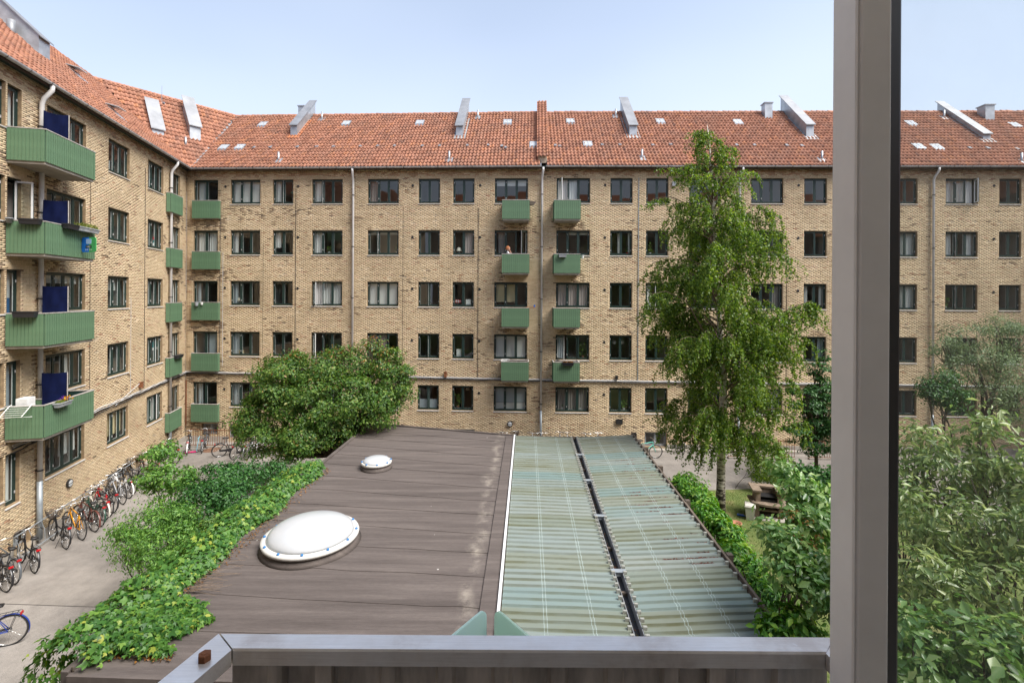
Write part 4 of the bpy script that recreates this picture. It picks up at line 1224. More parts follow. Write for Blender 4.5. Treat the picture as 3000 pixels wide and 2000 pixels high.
# ------------------------------------------------------------------ writing
def text_mesh(body, size, m, name='lettering', align='CENTER'):
    cu = bpy.data.curves.new(name, 'FONT'); cu.body = body; cu.size = size; cu.align_x = align; cu.align_y = 'CENTER'; cu.extrude = .0
    ob = bpy.data.objects.new(name, cu); col.objects.link(ob)
    dg = bpy.context.evaluated_depsgraph_get()
    me = bpy.data.meshes.new_from_object(ob.evaluated_get(dg)); me.name = name
    me.materials.clear(); me.materials.append(m)
    bpy.data.objects.remove(ob); bpy.data.curves.remove(cu)
    return me
def rounded(w, h, r, k=5):
    p = []
    for cx_, cy_, a0 in ((w / 2 - r, h / 2 - r, 0), (-w / 2 + r, h / 2 - r, 90), (-w / 2 + r, -h / 2 + r, 180), (w / 2 - r, -h / 2 + r, 270)):
        for i in range(k + 1):
            a = R(a0 + 90 * i / k); p.append((cx_ + r * math.cos(a), cy_ + r * math.sin(a)))
    return p
def slab(pts, y0, y1):
    """flat outline in x,z extruded from y0 (front) to y1"""
    n = len(pts); mb = MB()
    mb.add([(x, y0, z) for x, z in pts] + [(x, y1, z) for x, z in pts], [tuple(range(n)), tuple(reversed(range(n, 2 * n)))] + [(i, i + n, (i + 1) % n + n, (i + 1) % n) for i in range(n)])
    return mb
mat('sign_blue', (0.01, 0.15, 0.6), 0.4); mat('sign_green', (0.07, 0.38, 0.12), 0.4); mat('sign_white', (0.8, 0.8, 0.8), 0.4); mat('sign_black', (0.01, 0.01, 0.012), 0.4)
mat('sign_teal', (0.005, 0.16, 0.17), 0.4); mat('sign_red', (0.5, 0.02, 0.03), 0.4); mat('sign_pale', (0.35, 0.5, 0.75), 0.5)

c = at_depth(262, 717, 16.25); 
sg = thing('sale_sign', c, 'blue and green estate sign reading Solgt, fixed to a left balcony', 'sign', rz=R(-14))
wS, hS = .63, .5
pts = rounded(wS, hS, .07)
slab([(min(x, 0.01), z) for x, z in pts], -.02, 0).build('blue_half', MAT['sign_blue'], sg, world_verts=False)
slab([(max(x, 0.01), z) for x, z in pts], -.0205, -.0005).build('green_half', MAT['sign_green'], sg, world_verts=False)
MB().box(-wS / 2 - .03, -wS / 2 + .06, .004, .02, -hS / 2 + .05, hS / 2 - .04).build('back_sheet', MAT['sign_white'], sg, world_verts=False)
slab(rounded(.22, .17, .02), -.0265, -.021).build('code_field', MAT['sign_pale'], sg, world_verts=False).location = (0, 0, .11)
MB().box(-.125, .125, -.027, -.021, -.105, -.025).build('name_strip', MAT['sign_black'], sg, world_verts=False)
for body, size, z, m in (('Solgt', .085, -.066, 'sign_white'), ('35 87 70 00', .066, -.175, 'sign_white')):
    o = link('lettering', text_mesh(body, size, MAT[m]), sg, loc=(0, -.0285, z), world_verts=False); o.rotation_euler = (R(90), 0, 0)
MB().tube([(0.1, .01, 0), (0.1, .25, .05)], .015, 6).build('bracket', MAT['black_metal'], sg, world_verts=False)

def window_sign(key, u, v, w, h, bands, texts, label, name='window_sign'):
    fac = FACS[key][0]; n = -.142; s, z = fac.s_of(u, v, n), fac.z_of(u, v, n)
    t = thing(name, fac.P(s, n, z), label, 'sign', rz=fac.ang)
    for (a, b, m) in bands:
        MB().box(-w / 2, w / 2, 0, .004, -h / 2 + a * h, -h / 2 + b * h - .002).build('band', MAT[m], t, world_verts=False)
    for (body, size, f_, m) in texts:
        o = link('lettering', text_mesh(body, size, MAT[m]), t, loc=(0, -.003, -h / 2 + f_ * h), world_verts=False); o.rotation_euler = (R(90), 0, 0)
window_sign('L', 454, 1012, .5, .42, [(.32, 1, 'sign_teal'), (0, .3, 'sign_white')], [('Til', .1, .88, 'sign_white'), ('salg', .1, .7, 'sign_white'), ('00 00 00 00', .045, .42, 'sign_teal')][:2],
            'teal and white sign reading Til salg inside a left wing window')
window_sign('L', 451, 707, .22, .42, [(.68, 1, 'sign_red'), (.34, .66, 'sign_teal'), (0, .32, 'sign_white')], [], 'small red, teal and white notice inside a left wing window')
# ------------------------------------------------------------------ the low building in the yard
SH_O = np.array((-6.4, 6.94)); SH_Z = 2.7; sk = .032
sf = np.array((sk, 1.0)) / math.hypot(sk, 1); sr = np.array((sf[1], -sf[0]))
def SP(x, y, z): 
    q = SH_O + sr * x + sf * y
    return (q[0], q[1], z)
def to_shed(p):
    q = np.array((p[0], p[1])) - SH_O
    return float(q @ sr), float(q @ sf)
shed = thing('yard_shed', SP(5, 6, 0), 'low shed in the yard, half brown roofing felt and half greenish corrugated sheets', 'shed', rz=0)
XD, XG0, XG1, XG2, XR = 6.12, 6.2, 8.36, 8.56, 10.66
def felt_mat():
    m = bpy.data.materials.new('felt'); m.use_nodes = True; nt = m.node_tree; b = nt.nodes['Principled BSDF']
    b.inputs['Roughness'].default_value = .85; b.inputs['Specular IOR Level'].default_value = .3
    g = N_(nt, 'ShaderNodeNewGeometry')
    mp = N_(nt, 'ShaderNodeMapping'); mp.inputs['Scale'].default_value = (.3, 4.5, 1); nt.links.new(g.outputs['Position'], mp.inputs['Vector'])
    n1 = N_(nt, 'ShaderNodeTexNoise', Scale=1.0, Detail=9, Roughness=.7); nt.links.new(mp.outputs[0], n1.inputs['Vector'])
    c = ramp(nt, n1.outputs['Fac'], [(.28, (.07, .058, .052)), (.5, (.108, .09, .082)), (.72, (.155, .131, .118))])
    mp2 = N_(nt, 'ShaderNodeMapping'); mp2.inputs['Scale'].default_value = (6, 30, 1); nt.links.new(g.outputs['Position'], mp2.inputs['Vector'])
    n2 = N_(nt, 'ShaderNodeTexNoise', Scale=1.6, Detail=6, Roughness=.7); nt.links.new(mp2.outputs[0], n2.inputs['Vector'])
    mr = N_(nt, 'ShaderNodeMapRange'); mr.inputs['From Min'].default_value = .3; mr.inputs['From Max'].default_value = .7; mr.inputs['To Min'].default_value = .87; mr.inputs['To Max'].default_value = 1.13
    nt.links.new(n2.outputs['Fac'], mr.inputs['Value'])
    mx = N_(nt, 'ShaderNodeMix', data_type='RGBA', blend_type='MULTIPLY'); mx.inputs['Factor'].default_value = 1
    nt.links.new(c, mx.inputs['A']); nt.links.new(mr.outputs[0], mx.inputs['B'])
    # dried silt where water stands, a ragged streak along the trim
    sx = N_(nt, 'ShaderNodeSeparateXYZ'); nt.links.new(g.outputs['Position'], sx.inputs[0])
    mad = N_(nt, 'ShaderNodeMath', operation='MULTIPLY_ADD'); mad.inputs[1].default_value = -sk; nt.links.new(sx.outputs['Y'], mad.inputs[0]); nt.links.new(sx.outputs['X'], mad.inputs[2])
    n4 = N_(nt, 'ShaderNodeTexNoise', Scale=.8, Detail=4); nt.links.new(g.outputs['Position'], n4.inputs['Vector'])
    add = N_(nt, 'ShaderNodeMath', operation='MULTIPLY_ADD'); add.inputs[1].default_value = .8; nt.links.new(n4.outputs['Fac'], add.inputs[0]); nt.links.new(mad.outputs[0], add.inputs[2])
    d1 = N_(nt, 'ShaderNodeMath', operation='SUBTRACT'); d1.inputs[1].default_value = -.72 + .05; nt.links.new(add.outputs[0], d1.inputs[0])
    ab = N_(nt, 'ShaderNodeMath', operation='ABSOLUTE'); nt.links.new(d1.outputs[0], ab.inputs[0])
    mk = N_(nt, 'ShaderNodeMapRange'); mk.inputs['From Min'].default_value = .22; mk.inputs['From Max'].default_value = .03; nt.links.new(ab.outputs[0], mk.inputs['Value'])
    n5 = N_(nt, 'ShaderNodeTexNoise', Scale=2.2, Detail=8, Roughness=.7); nt.links.new(g.outputs['Position'], n5.inputs['Vector'])
    mk2 = N_(nt, 'ShaderNodeMapRange'); mk2.inputs['From Min'].default_value = .45; mk2.inputs['From Max'].default_value = .68; mk2.inputs['To Max'].default_value = .75; nt.links.new(n5.outputs['Fac'], mk2.inputs['Value'])
    mm = N_(nt, 'ShaderNodeMath', operation='MULTIPLY'); nt.links.new(mk.outputs[0], mm.inputs[0]); nt.links.new(mk2.outputs[0], mm.inputs[1])
    mx2 = N_(nt, 'ShaderNodeMix', data_type='RGBA'); mx2.inputs['B'].default_value = (.34, .3, .25, 1); nt.links.new(mm.outputs[0], mx2.inputs['Factor']); nt.links.new(mx.outputs['Result'], mx2.inputs['A'])
    # bird droppings and petals
    vo = N_(nt, 'ShaderNodeTexVoronoi', Scale=1.3); nt.links.new(g.outputs['Position'], vo.inputs['Vector'])
    sp = N_(nt, 'ShaderNodeMapRange'); sp.inputs['From Min'].default_value = .035; sp.inputs['From Max'].default_value = .02; nt.links.new(vo.outputs['Distance'], sp.inputs['Value'])
    mx3 = N_(nt, 'ShaderNodeMix', data_type='RGBA'); mx3.inputs['B'].default_value = (.5, .48, .45, 1); nt.links.new(sp.outputs[0], mx3.inputs['Factor']); nt.links.new(mx2.outputs['Result'], mx3.inputs['A'])
    nt.links.new(mx3.outputs['Result'], b.inputs['Base Color'])
    n6 = N_(nt, 'ShaderNodeTexNoise', Scale=70, Detail=3); nt.links.new(g.outputs['Position'], n6.inputs['Vector'])
    bp = N_(nt, 'ShaderNodeBump', Strength=.3, Distance=.01); nt.links.new(n6.outputs['Fac'], bp.inputs['Height']); nt.links.new(bp.outputs['Normal'], b.inputs['Normal'])
    MAT['felt'] = m
felt_mat()
mat('timber', (0.33, 0.15, 0.055), 0.7, noise=.3, nscale=4, stretch=(1, 1, .2))
mat('old_wood', (0.115, 0.09, 0.07), 0.85, noise=.35, nscale=5, stretch=(.3, .3, 3))
mat('trim_white', (0.72, 0.72, 0.72), .4)
# walls
mb = MB()
mb.box(.12, XD, .12, .22, 0, SH_Z - .3, T=SP).box(.12, .22, .22, 13.2, 0, SH_Z - .3, T=SP).box(.22, XD, 12.0, 12.1, 0, SH_Z - .3, T=SP).box(XD - .05, XD + .05, .22, 12.0, 0, SH_Z - .3, T=SP)
mb.build('wall', MAT['timber'], shed)
# felt deck in lapped strips; the rear edge runs askew
def yb(x): return 13.58 - (x / XD) * 1.42
mb = MB(); NS = 14
mb.hexa([SP(0, 0, SH_Z - .26), SP(XD, 0, SH_Z - .26), SP(XD, yb(XD), SH_Z - .26), SP(0, yb(0), SH_Z - .26), SP(0, 0, SH_Z - .02), SP(XD, 0, SH_Z - .02), SP(XD, yb(XD), SH_Z - .02), SP(0, yb(0), SH_Z - .02)])
deck = mb.build('roof_deck', MAT['felt'], shed)
fr = [i / NS for i in range(NS + 1)]
for i in range(NS):
    a, b = fr[i], fr[i + 1]; K = 10; v = []; 
    wob = [random.gauss(0, .012) for _ in range(K + 1)]
    for j in range(K + 1):
        x = .02 + (XD - .04) * j / K
        jit = .05 * math.sin(i * 2.3) * (j / K)
        y0, y1 = yb(x) * a + wob[j] + (0 if i == 0 else jit), yb(x) * b + .09
        if i == NS - 1: y1 = yb(x) - .01
        z = SH_Z - .012
        v += [SP(x, y0, z + .006), SP(x, y0, z + .0125 + random.uniform(0, .004)), SP(x, y1, z + .003)]
    MB().add(v, [f for j in range(K) for f in ((3 * j, 3 * j + 3, 3 * j + 4, 3 * j + 1), (3 * j + 1, 3 * j + 4, 3 * j + 5, 3 * j + 2))]).build('felt_strip', MAT['felt'], deck)
# raised edges and the white trim
mb = MB().box(-.06, .05, -.02, yb(0) - .02, SH_Z - .28, SH_Z + .05, T=SP)
mb.hexa([SP(.05, yb(.05) - .08, SH_Z - .27), SP(XD, yb(XD) - .08, SH_Z - .27), SP(XD, yb(XD) + .02, SH_Z - .27), SP(.05, yb(.05) + .02, SH_Z - .27), SP(.05, yb(.05) - .08, SH_Z + .045), SP(XD, yb(XD) - .08, SH_Z + .045), SP(XD, yb(XD) + .02, SH_Z + .045), SP(.05, yb(.05) + .02, SH_Z + .045)])
mb.box(.05, XD, -.05, .03, SH_Z - .16, SH_Z + .012, T=SP)
mb.build('roof_edge', MAT['felt'], shed)
MB().box(.05, XD, -.02, .06, SH_Z - .55, SH_Z - .17, T=SP).build('fascia', MAT['timber'], shed)
MB().box(XD + .005, XD + .055, 0.3, yb(XD) - .1, SH_Z - .2, SH_Z + .075, T=SP).build('edge_trim', MAT['trim_white'], shed)
# silted strip of felt along the trim
MB().box(XD - .3, XD, .32, yb(XD) - .12, SH_Z - .01, SH_Z + .03, T=SP).build('edge_strip', MAT['felt'], shed)

# domes
mat('acrylic', (0.47, 0.485, 0.5), .18, spec=.5, noise=.05, nscale=1.2)
mat('acrylic_rim', (0.6, 0.59, 0.56), .35, spec=.5)
mat('screw_blue', (0.02, 0.16, 0.4), .4)
def dome(u, v, z, dia, nscrew, label=None):
    p = at_height(u, v, z); rad = dia / 2; h = .15 * dia
    t = bpy.data.objects.new('skylight_dome', None)
    c = (p.x, p.y, SH_Z)
    kb = MB().lathe([(rad * 1.06, .0), (rad * .97, .04), (rad * .93, .16), (rad * .9, .17)], c=c, n=40).build('skylight_dome', MAT['felt'], shed, smooth=True)
    zr = .17
    MB().lathe([(rad * .9, zr + .002), (rad * 1.0, zr - .035), (rad * 1.015, zr + .01), (rad * 1.0, zr + .045), (rad * .93, zr + .055), (rad * .9, zr + .05)], c=c, n=48).build('rim', MAT['acrylic_rim'], kb, smooth=True)
    pr = [(rad * .9 * math.cos(a), zr + .052 + h * math.sin(a)) for a in np.linspace(0, math.pi / 2 - .04, 10)]
    MB().lathe(pr, c=c, n=48).build('dome', MAT['acrylic'], kb, smooth=True)
    sm = MB().lathe([(.03, 0), (.03, .02), (.018, .035)], n=8).mesh('screw', MAT['screw_blue'])
    for i in range(nscrew):
        a = 2 * math.pi * (i + .4) / nscrew
        link('screw', sm, kb, loc=(p.x + rad * .955 * math.cos(a), p.y + rad * .955 * math.sin(a), SH_Z + zr + .05))
dome(912, 1567, SH_Z + .17, 2.0, 12)
dome(1103, 1354, SH_Z + .17, .93, 8)

# corrugated sheets
def sheet_mat(name, c0, c1, algae, transp, alg_col=(.085, .082, .03)):
    m = bpy.data.materials.new(name); m.use_nodes = True; nt = m.node_tree; b = nt.nodes['Principled BSDF']
    b.inputs['Roughness'].default_value = .32; b.inputs['Specular IOR Level'].default_value = .5
    g = N_(nt, 'ShaderNodeNewGeometry'); oi = N_(nt, 'ShaderNodeObjectInfo')
    c = ramp(nt, oi.outputs['Random'], [(0, c0), (.55, tuple((x + y) / 2 for x, y in zip(c0, c1))), (1, c1)])
    mp = N_(nt, 'ShaderNodeMapping'); mp.inputs['Scale'].default_value = (.5, 3.4, 1); nt.links.new(g.outputs['Position'], mp.inputs['Vector'])
    n1 = N_(nt, 'ShaderNodeTexNoise', Scale=1.2, Detail=9, Roughness=.68); nt.links.new(mp.outputs[0], n1.inputs['Vector'])
    mr = N_(nt, 'ShaderNodeMapRange'); mr.inputs['From Min'].default_value = .38; mr.inputs['From Max'].default_value = .66; mr.inputs['To Max'].default_value = algae
    nt.links.new(n1.outputs['Fac'], mr.inputs['Value'])
    mx = N_(nt, 'ShaderNodeMix', data_type='RGBA'); mx.inputs['B'].default_value = (*alg_col, 1)
    nt.links.new(mr.outputs[0], mx.inputs['Factor']); nt.links.new(c, mx.inputs['A']); nt.links.new(mx.outputs['Result'], b.inputs['Base Color'])
    tr = N_(nt, 'ShaderNodeBsdfTransparent'); tr.inputs['Color'].default_value = (.75, .85, .8, 1)
    inv = N_(nt, 'ShaderNodeMapRange'); inv.inputs['From Max'].default_value = max(algae, .01); inv.inputs['To Min'].default_value = transp; inv.inputs['To Max'].default_value = transp * .2
    nt.links.new(mr.outputs[0], inv.inputs['Value'])
    ms = N_(nt, 'ShaderNodeMixShader'); nt.links.new(inv.outputs[0], ms.inputs['Fac']); nt.links.new(b.outputs[0], ms.inputs[1]); nt.links.new(tr.outputs[0], ms.inputs[2])
    nt.links.new(ms.outputs[0], nt.nodes['Material Output'].inputs['Surface'])
    MAT[name] = m
for nm_, a_, b_, al_ in (('clear', (.29, .35, .335), (.33, .375, .355), .36), ('teal', (.23, .325, .315), (.275, .35, .34), .3), ('olive', (.27, .315, .27), (.3, .335, .29), .5)):
    sheet_mat('sheet_top_' + nm_, a_, b_, al_, .3)
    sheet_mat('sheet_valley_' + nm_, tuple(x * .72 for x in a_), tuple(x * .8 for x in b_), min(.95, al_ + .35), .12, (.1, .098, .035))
NR = 58; PIT = (12.02 - .55) / NR
def sheets(x0, x1, z_at, name='roof_sheet'):
    per = 3; i = 0
    while i < NR:
        k = min(per, NR - i); mb = MB(); xs = np.linspace(x0, x1, 9)
        prof = []
        for r in range(k):
            y = .55 + (i + r) * PIT
            prof += [(y, .0), (y + .05, .0), (y + .07, .036), (y + PIT - .025, .036)]
        prof.append((.55 + (i + k) * PIT + .015, -.004))
        # the lower face of every fold catches the algae
        v = []
        for (y, h) in prof:
            for x in xs: v.append(SP(x, y, z_at(x) + h + .004 * math.sin(x * 3 + y * 2.1) + (i // per % 2) * .003))
        n = len(xs); fs = []; ms = []
        for a in range(len(prof) - 1):
            for b in range(n - 1):
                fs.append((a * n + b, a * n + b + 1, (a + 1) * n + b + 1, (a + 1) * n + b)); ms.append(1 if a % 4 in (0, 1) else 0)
        mb.v = [tuple(map(float, q)) for q in v]; mb.f = fs; mb.m = ms
        kd = 'olive' if (i > NR * .8 or rng.random() < .2) else ('teal' if rng.random() < .32 else 'clear'); mb.build(name, [MAT['sheet_top_' + kd], MAT['sheet_valley_' + kd]], shed)
        i += k
zl = lambda x: SH_Z - .03 + .03 * (XG1 - x) / (XG1 - XG0)
zr_ = lambda x: SH_Z - .03 + .14 * (x - XG2) / (XR - XG2)
sheets(XG0, XG1, zl); sheets(XG2, XR, zr_)
# pale sealing strips that follow the folds
for x, f_ in ((6.93, zl), (6.985, zl), (7.73, zl), (7.785, zl), (9.28, zr_), (9.335, zr_), (9.96, zr_), (10.015, zr_)):
    v = []
    for r in range(NR):
        y = .55 + r * PIT
        for yy, h in ((y, .0), (y + .05, .0), (y + .07, .036), (y + PIT - .025, .036)):
            for dx in (-.005, .005): v.append(SP(x + dx, yy, f_(x) + h + .006 + .004 * math.sin(x * 3 + yy * 2.1)))
    MB().add(v, [(2 * i, 2 * i + 1, 2 * i + 3, 2 * i + 2) for i in range(len(v) // 2 - 1)]).build('sealing_strip', MAT['strip_pale'] if 'strip_pale' in MAT else mat('strip_pale', (.36, .43, .41), .5, noise=.25, nscale=4), shed)
# white battens under the sheets
for x, f_ in ((6.95, zl), (7.75, zl), (9.3, zr_), (9.98, zr_)):
    MB().box(x - .035, x + .035, .6, 12.0, f_(x) - .06, f_(x) - .008, T=SP).build('batten', MAT['trim_white'], shed)
for y in np.arange(.8, 12, 1.6):
    MB().box(XG0, XR, y - .03, y + .03, SH_Z - .2, SH_Z - .07, T=SP).build('rafter', MAT['old_wood'], shed)
# metal clips on the sheet ends
cm = MB().box(-.035, .035, -.022, .022, -.02, .05).mesh('clip', MAT['clip_grey'] if 'clip_grey' in MAT else mat('clip_grey', (.42, .42, .38), .45, metal=.4, noise=.3, nscale=30))
for r in range(NR):
    y = .55 + r * PIT + .115
    for x, f_ in ((XG1 - .02, zl), (XG2 + .02, zr_), (XR - .02, zr_)):
        if x > 10 and r % 2: continue
        o = link('clip', cm, shed, loc=SP(x + random.gauss(0, .006), y, f_(x) + .05), rot=(0, 0, -sk + random.gauss(0, .12)))
# gutter between the two slopes, with bridges and fallen leaves
mb = MB(); gw0, gw1 = XG1 + .015, XG2 - .015
mb.box(gw0, gw0 + .012, .4, 12.1, SH_Z - .16, SH_Z + .035, T=SP, mi=1).box(gw1 - .012, gw1, .4, 12.1, SH_Z - .16, SH_Z + .035, T=SP, mi=1).box(gw0 + .012, gw1 - .012, .4, 12.1, SH_Z - .17, SH_Z - .13, T=SP)
gut = mb.build('box_gutter', [MAT['cable_black'], MAT['zinc']], shed)
for y in (2.9, 5.3, 7.6, 9.9):
    MB().box(gw0 - .06, gw1 + .06, y - .06, y + .06, SH_Z + .037, SH_Z + .05, T=SP).box(gw0 + .02, gw1 - .02, y - .03, y + .03, SH_Z - .05, SH_Z + .036, T=SP).build('bridge', MAT['pipe_grey'], gut)
piece_mat('litter', [(0, (.05, .035, .02)), (.4, (.17, .06, .02)), (.7, (.09, .1, .025)), (1, (.22, .12, .05))], stain=0, fine=0)

def leaf_faces(P, Nn, Tn, size, aspect=.55, fold=.25, lobes=False):
    """one folded leaf at each point: P base, Nn normals, Tn tip directions -> V, F"""
    n = len(P); Nn = Nn / (np.linalg.norm(Nn, axis=1, keepdims=True) + 1e-9)
    Tn = Tn - Nn * np.sum(Tn * Nn, 1, keepdims=True); Tn /= (np.linalg.norm(Tn, axis=1, keepdims=True) + 1e-9)
    S = np.cross(Nn, Tn); sz = np.asarray(size).reshape(-1, 1) * np.ones((n, 1))
    if not lobes:
        V = np.stack([P, P + Tn * sz * .5 - S * sz * aspect / 2 + Nn * sz * fold * .5, P + Tn * sz - Nn * sz * .08, P + Tn * sz * .5 + S * sz * aspect / 2 + Nn * sz * fold * .5], 1)
        Fc = np.array([(0, 1, 2), (0, 2, 3)], np.int32)
    else:      # three-pointed leaf
        q = [(0, 0, 0), (.12, -.42, .1), (.42, -.62, -.02), (.48, -.25, .06), (1.0, 0, -.14), (.48, .25, .06), (.42, .62, -.02), (.12, .42, .1)]
        V = np.stack([P + Tn * sz * a + S * sz * b * .85 + Nn * sz * c for a, b, c in q], 1)
        Fc = np.array([(0, 2, 1), (0, 3, 2), (0, 4, 3), (0, 5, 4), (0, 6, 5), (0, 7, 6)], np.int32)
    k = V.shape[1]
    Fa = (np.arange(n, dtype=np.int32) * k)[:, None, None] + Fc[None]
    return V.reshape(-1, 3), Fa.reshape(-1, 3)

def rand_unit(n):
    v = rng.normal(size=(n, 3)); return v / np.linalg.norm(v, axis=1, keepdims=True)

def foliage(parent, P, Nn, Tn, size, m, name='foliage', aspect=.55, fold=.25, lobes=False, singles=0, leaf_name='leaf'):
    """leaf mass; the nearest leaves become objects of their own when singles is set"""
    P = np.asarray(P); size = np.asarray(size) * np.ones(len(P))
    keep = np.ones(len(P), bool)
    if singles:
        d = np.sqrt(P[:, 0] ** 2 + P[:, 1] ** 2 + (P[:, 2] - CAMZ) ** 2) / size
        U = CX + P[:, 0] / np.maximum(P[:, 1], .1) * F; Vv = CY - (P[:, 2] - CAMZ) / np.maximum(P[:, 1], .1) * F
        up = Nn[:, 2] / np.linalg.norm(Nn, axis=1)
        vis = (U > 0) & (U < 2990) & (Vv > 0) & (Vv < 1990)
        idx = np.where(vis)[0]; idx = idx[np.argsort(d[idx] - up[idx] * 8)][:singles]
        keep[idx] = False
        v, f = leaf_faces(np.zeros((1, 3)), np.array([[0, 0, 1.]]), np.array([[1., 0, 0]]), [1.0], aspect, fold, lobes)
        lm = new_mesh(leaf_name, v, f, m)
        for i in idx:
            n_ = Vector(Nn[i]).normalized(); t_ = Vector(Tn[i]); t_ = (t_ - n_ * t_.dot(n_)).normalized(); s_ = n_.cross(t_)
            o = link(leaf_name, lm, parent, loc=P[i]); o.rotation_euler = Matrix((t_, s_, n_)).transposed().to_euler(); o.scale = (size[i],) * 3
    v, f = leaf_faces(P[keep], Nn[keep], Tn[keep], size[keep], aspect, fold, lobes)
    o = link(name, new_mesh(name, v, f, m), parent); tag(o, kind='stuff')
    return o
# litter in the gutter and on the right-hand sheets
n = 420; ys = rng.uniform(.5, 12, n); keep = (np.sin(ys * 2.1) + rng.normal(0, .6, n)) > -.3; ys = ys[keep]; n = len(ys)
P = np.array([SP(rng.uniform(gw0 + .03, gw1 - .03), y, SH_Z - .125 + rng.uniform(0, .03)) for y in ys])
foliage(gut, P, np.array((0, 0, 1.)) + rng.normal(0, .4, (n, 3)), rand_unit(n), rng.uniform(.03, .06, n), MAT['litter'], name='leaf_litter')
mat('brown_litter', (.115, .045, .03), .9, noise=.4, nscale=30)
Pl = []
for r in range(NR):
    y = .55 + r * PIT + .03
    for _ in range(3):
        x0 = rng.uniform(9.5, XR - .1); ln = rng.uniform(.05, .7)
        if 3.0 < y < 9.5 and rng.random() < .5:
            for _ in range(int(ln * 150)): 
                x = x0 + rng.uniform(-ln / 2, ln / 2)
                if x < XR: Pl.append(SP(x, y + rng.uniform(-.02, .03), zr_(x) + .008))
Pl = np.array(Pl); n = len(Pl)
foliage(shed, Pl, np.array((0, 0, 1.)) + rng.normal(0, .25, (n, 3)), rand_unit(n), rng.uniform(.025, .06, n), MAT['litter_red'] if 'litter_red' in MAT else MAT['brown_litter'], name='leaf_litter', aspect=.9)
# weathered board and posts along the right edge, wall below
MB().box(XR + .03, XR + .08, .5, 12.15, SH_Z - .12, SH_Z + .2, T=SP).build('edge_board', MAT['old_wood'], shed)
for y in (.7, 3.3, 5.9, 8.4, 10.2, 12.0):
    MB().box(XR + .085, XR + .2, y - .06, y + .06, 0, SH_Z + .22, T=SP).build('post', MAT['old_wood'], shed)
MB().box(XR - .02, XR + .02, .55, 12.1, 0, SH_Z - .13, T=SP).build('wall', MAT['old_wood'], shed)
MB().box(XG0, XR - .05, 12.05, 12.13, 0, SH_Z - .02, T=SP).build('wall', MAT['old_wood'], shed)
MB().box(XG0 - .02, XR + .1, 12.14, 12.19, SH_Z - .25, SH_Z - .005, T=SP).build('edge_board', MAT['old_wood'], shed)
MB().box(.3, XR - .1, .6, 12, .004, .03, T=SP).build('floor', MAT['concrete'], shed)
# ------------------------------------------------------------------ plants
leaf_mat('vine_leaf', [(0, (0.031, 0.102, 0.021)), (.35, (0.059, 0.159, 0.028)), (.75, (0.101, 0.226, 0.038)), (.95, (0.181, 0.307, 0.048)), (1, (0.361, 0.389, 0.064))], trans=.3)
leaf_mat('creeper_leaf', [(0, (0.031, 0.107, 0.016)), (.4, (0.064, 0.194, 0.021)), (.75, (0.117, 0.287, 0.030)), (1, (0.255, 0.389, 0.053))], trans=.3)
leaf_mat('birch_leaf', [(0, (0.046, 0.099, 0.017)), (.35, (0.094, 0.177, 0.030)), (.7, (0.156, 0.256, 0.045)), (1, (0.281, 0.367, 0.076))], trans=0.45, rough=.4)
leaf_mat('plum_leaf', [(0, (0.031, 0.082, 0.016)), (.35, (0.059, 0.139, 0.023)), (.7, (0.106, 0.205, 0.032)), (.95, (0.191, 0.277, 0.050)), (1, (0.276, 0.205, 0.068))], trans=.3)
leaf_mat('light_leaf', [(0, (0.059, 0.155, 0.029)), (.5, (0.113, 0.256, 0.048)), (1, (0.237, 0.404, 0.084))], trans=.35)
leaf_mat('dark_leaf', [(0, (0.017, 0.062, 0.015)), (.5, (0.034, 0.117, 0.025)), (1, (0.083, 0.207, 0.044))], trans=.25)
leaf_mat('grey_leaf', [(0, (0.083, 0.138, 0.062)), (.5, (0.165, 0.241, 0.117)), (1, (0.317, 0.398, 0.220))], trans=.3)
leaf_mat('shrub_leaf', [(0, (0.062, 0.148, 0.039)), (.4, (0.127, 0.253, 0.073)), (.75, (0.228, 0.370, 0.118)), (1, (0.405, 0.519, 0.225))], trans=0.42, rough=.33, spec=.6)
leaf_mat('pale_leaf', [(0, (0.095, 0.172, 0.048)), (.5, (0.203, 0.305, 0.103)), (1, (0.434, 0.502, 0.234))], trans=0.42, rough=.3, spec=.6)
leaf_mat('rust_leaf', [(0, (.1, .045, .012)), (.5, (.24, .1, .02)), (1, (.3, .17, .05))], trans=.2)
mat('bark', (.1, .08, .06), .9, noise=.4, nscale=12, bump=.5, bscale=30)
mat('twig', (.17, .12, .08), .8, noise=.3, nscale=20)
def birch_bark():
    m = mat('birch_bark', (.62, .58, .52), .75)
    nt = m.node_tree; b = nt.nodes['Principled BSDF']; g = N_(nt, 'ShaderNodeNewGeometry')
    mp = N_(nt, 'ShaderNodeMapping'); mp.inputs['Scale'].default_value = (2.2, 2.2, 9); nt.links.new(g.outputs['Position'], mp.inputs['Vector'])
    n = N_(nt, 'ShaderNodeTexNoise', Scale=1.6, Detail=5, Roughness=.7); nt.links.new(mp.outputs[0], n.inputs['Vector'])
    sx = N_(nt, 'ShaderNodeSeparateXYZ'); nt.links.new(g.outputs['Position'], sx.inputs[0])
    lo = N_(nt, 'ShaderNodeMapRange'); lo.inputs['From Min'].default_value = 0; lo.inputs['From Max'].default_value = 3; lo.inputs['To Min'].default_value = .16; lo.inputs['To Max'].default_value = 0
    nt.links.new(sx.outputs['Z'], lo.inputs['Value'])
    ad = N_(nt, 'ShaderNodeMath', operation='ADD'); nt.links.new(n.outputs['Fac'], ad.inputs[0]); nt.links.new(lo.outputs[0], ad.inputs[1])
    c = ramp(nt, ad.outputs[0], [(.5, (.62, .58, .51)), (.58, (.45, .4, .33)), (.64, (.05, .04, .035))])
    nt.links.new(c, b.inputs['Base Color'])
birch_bark()

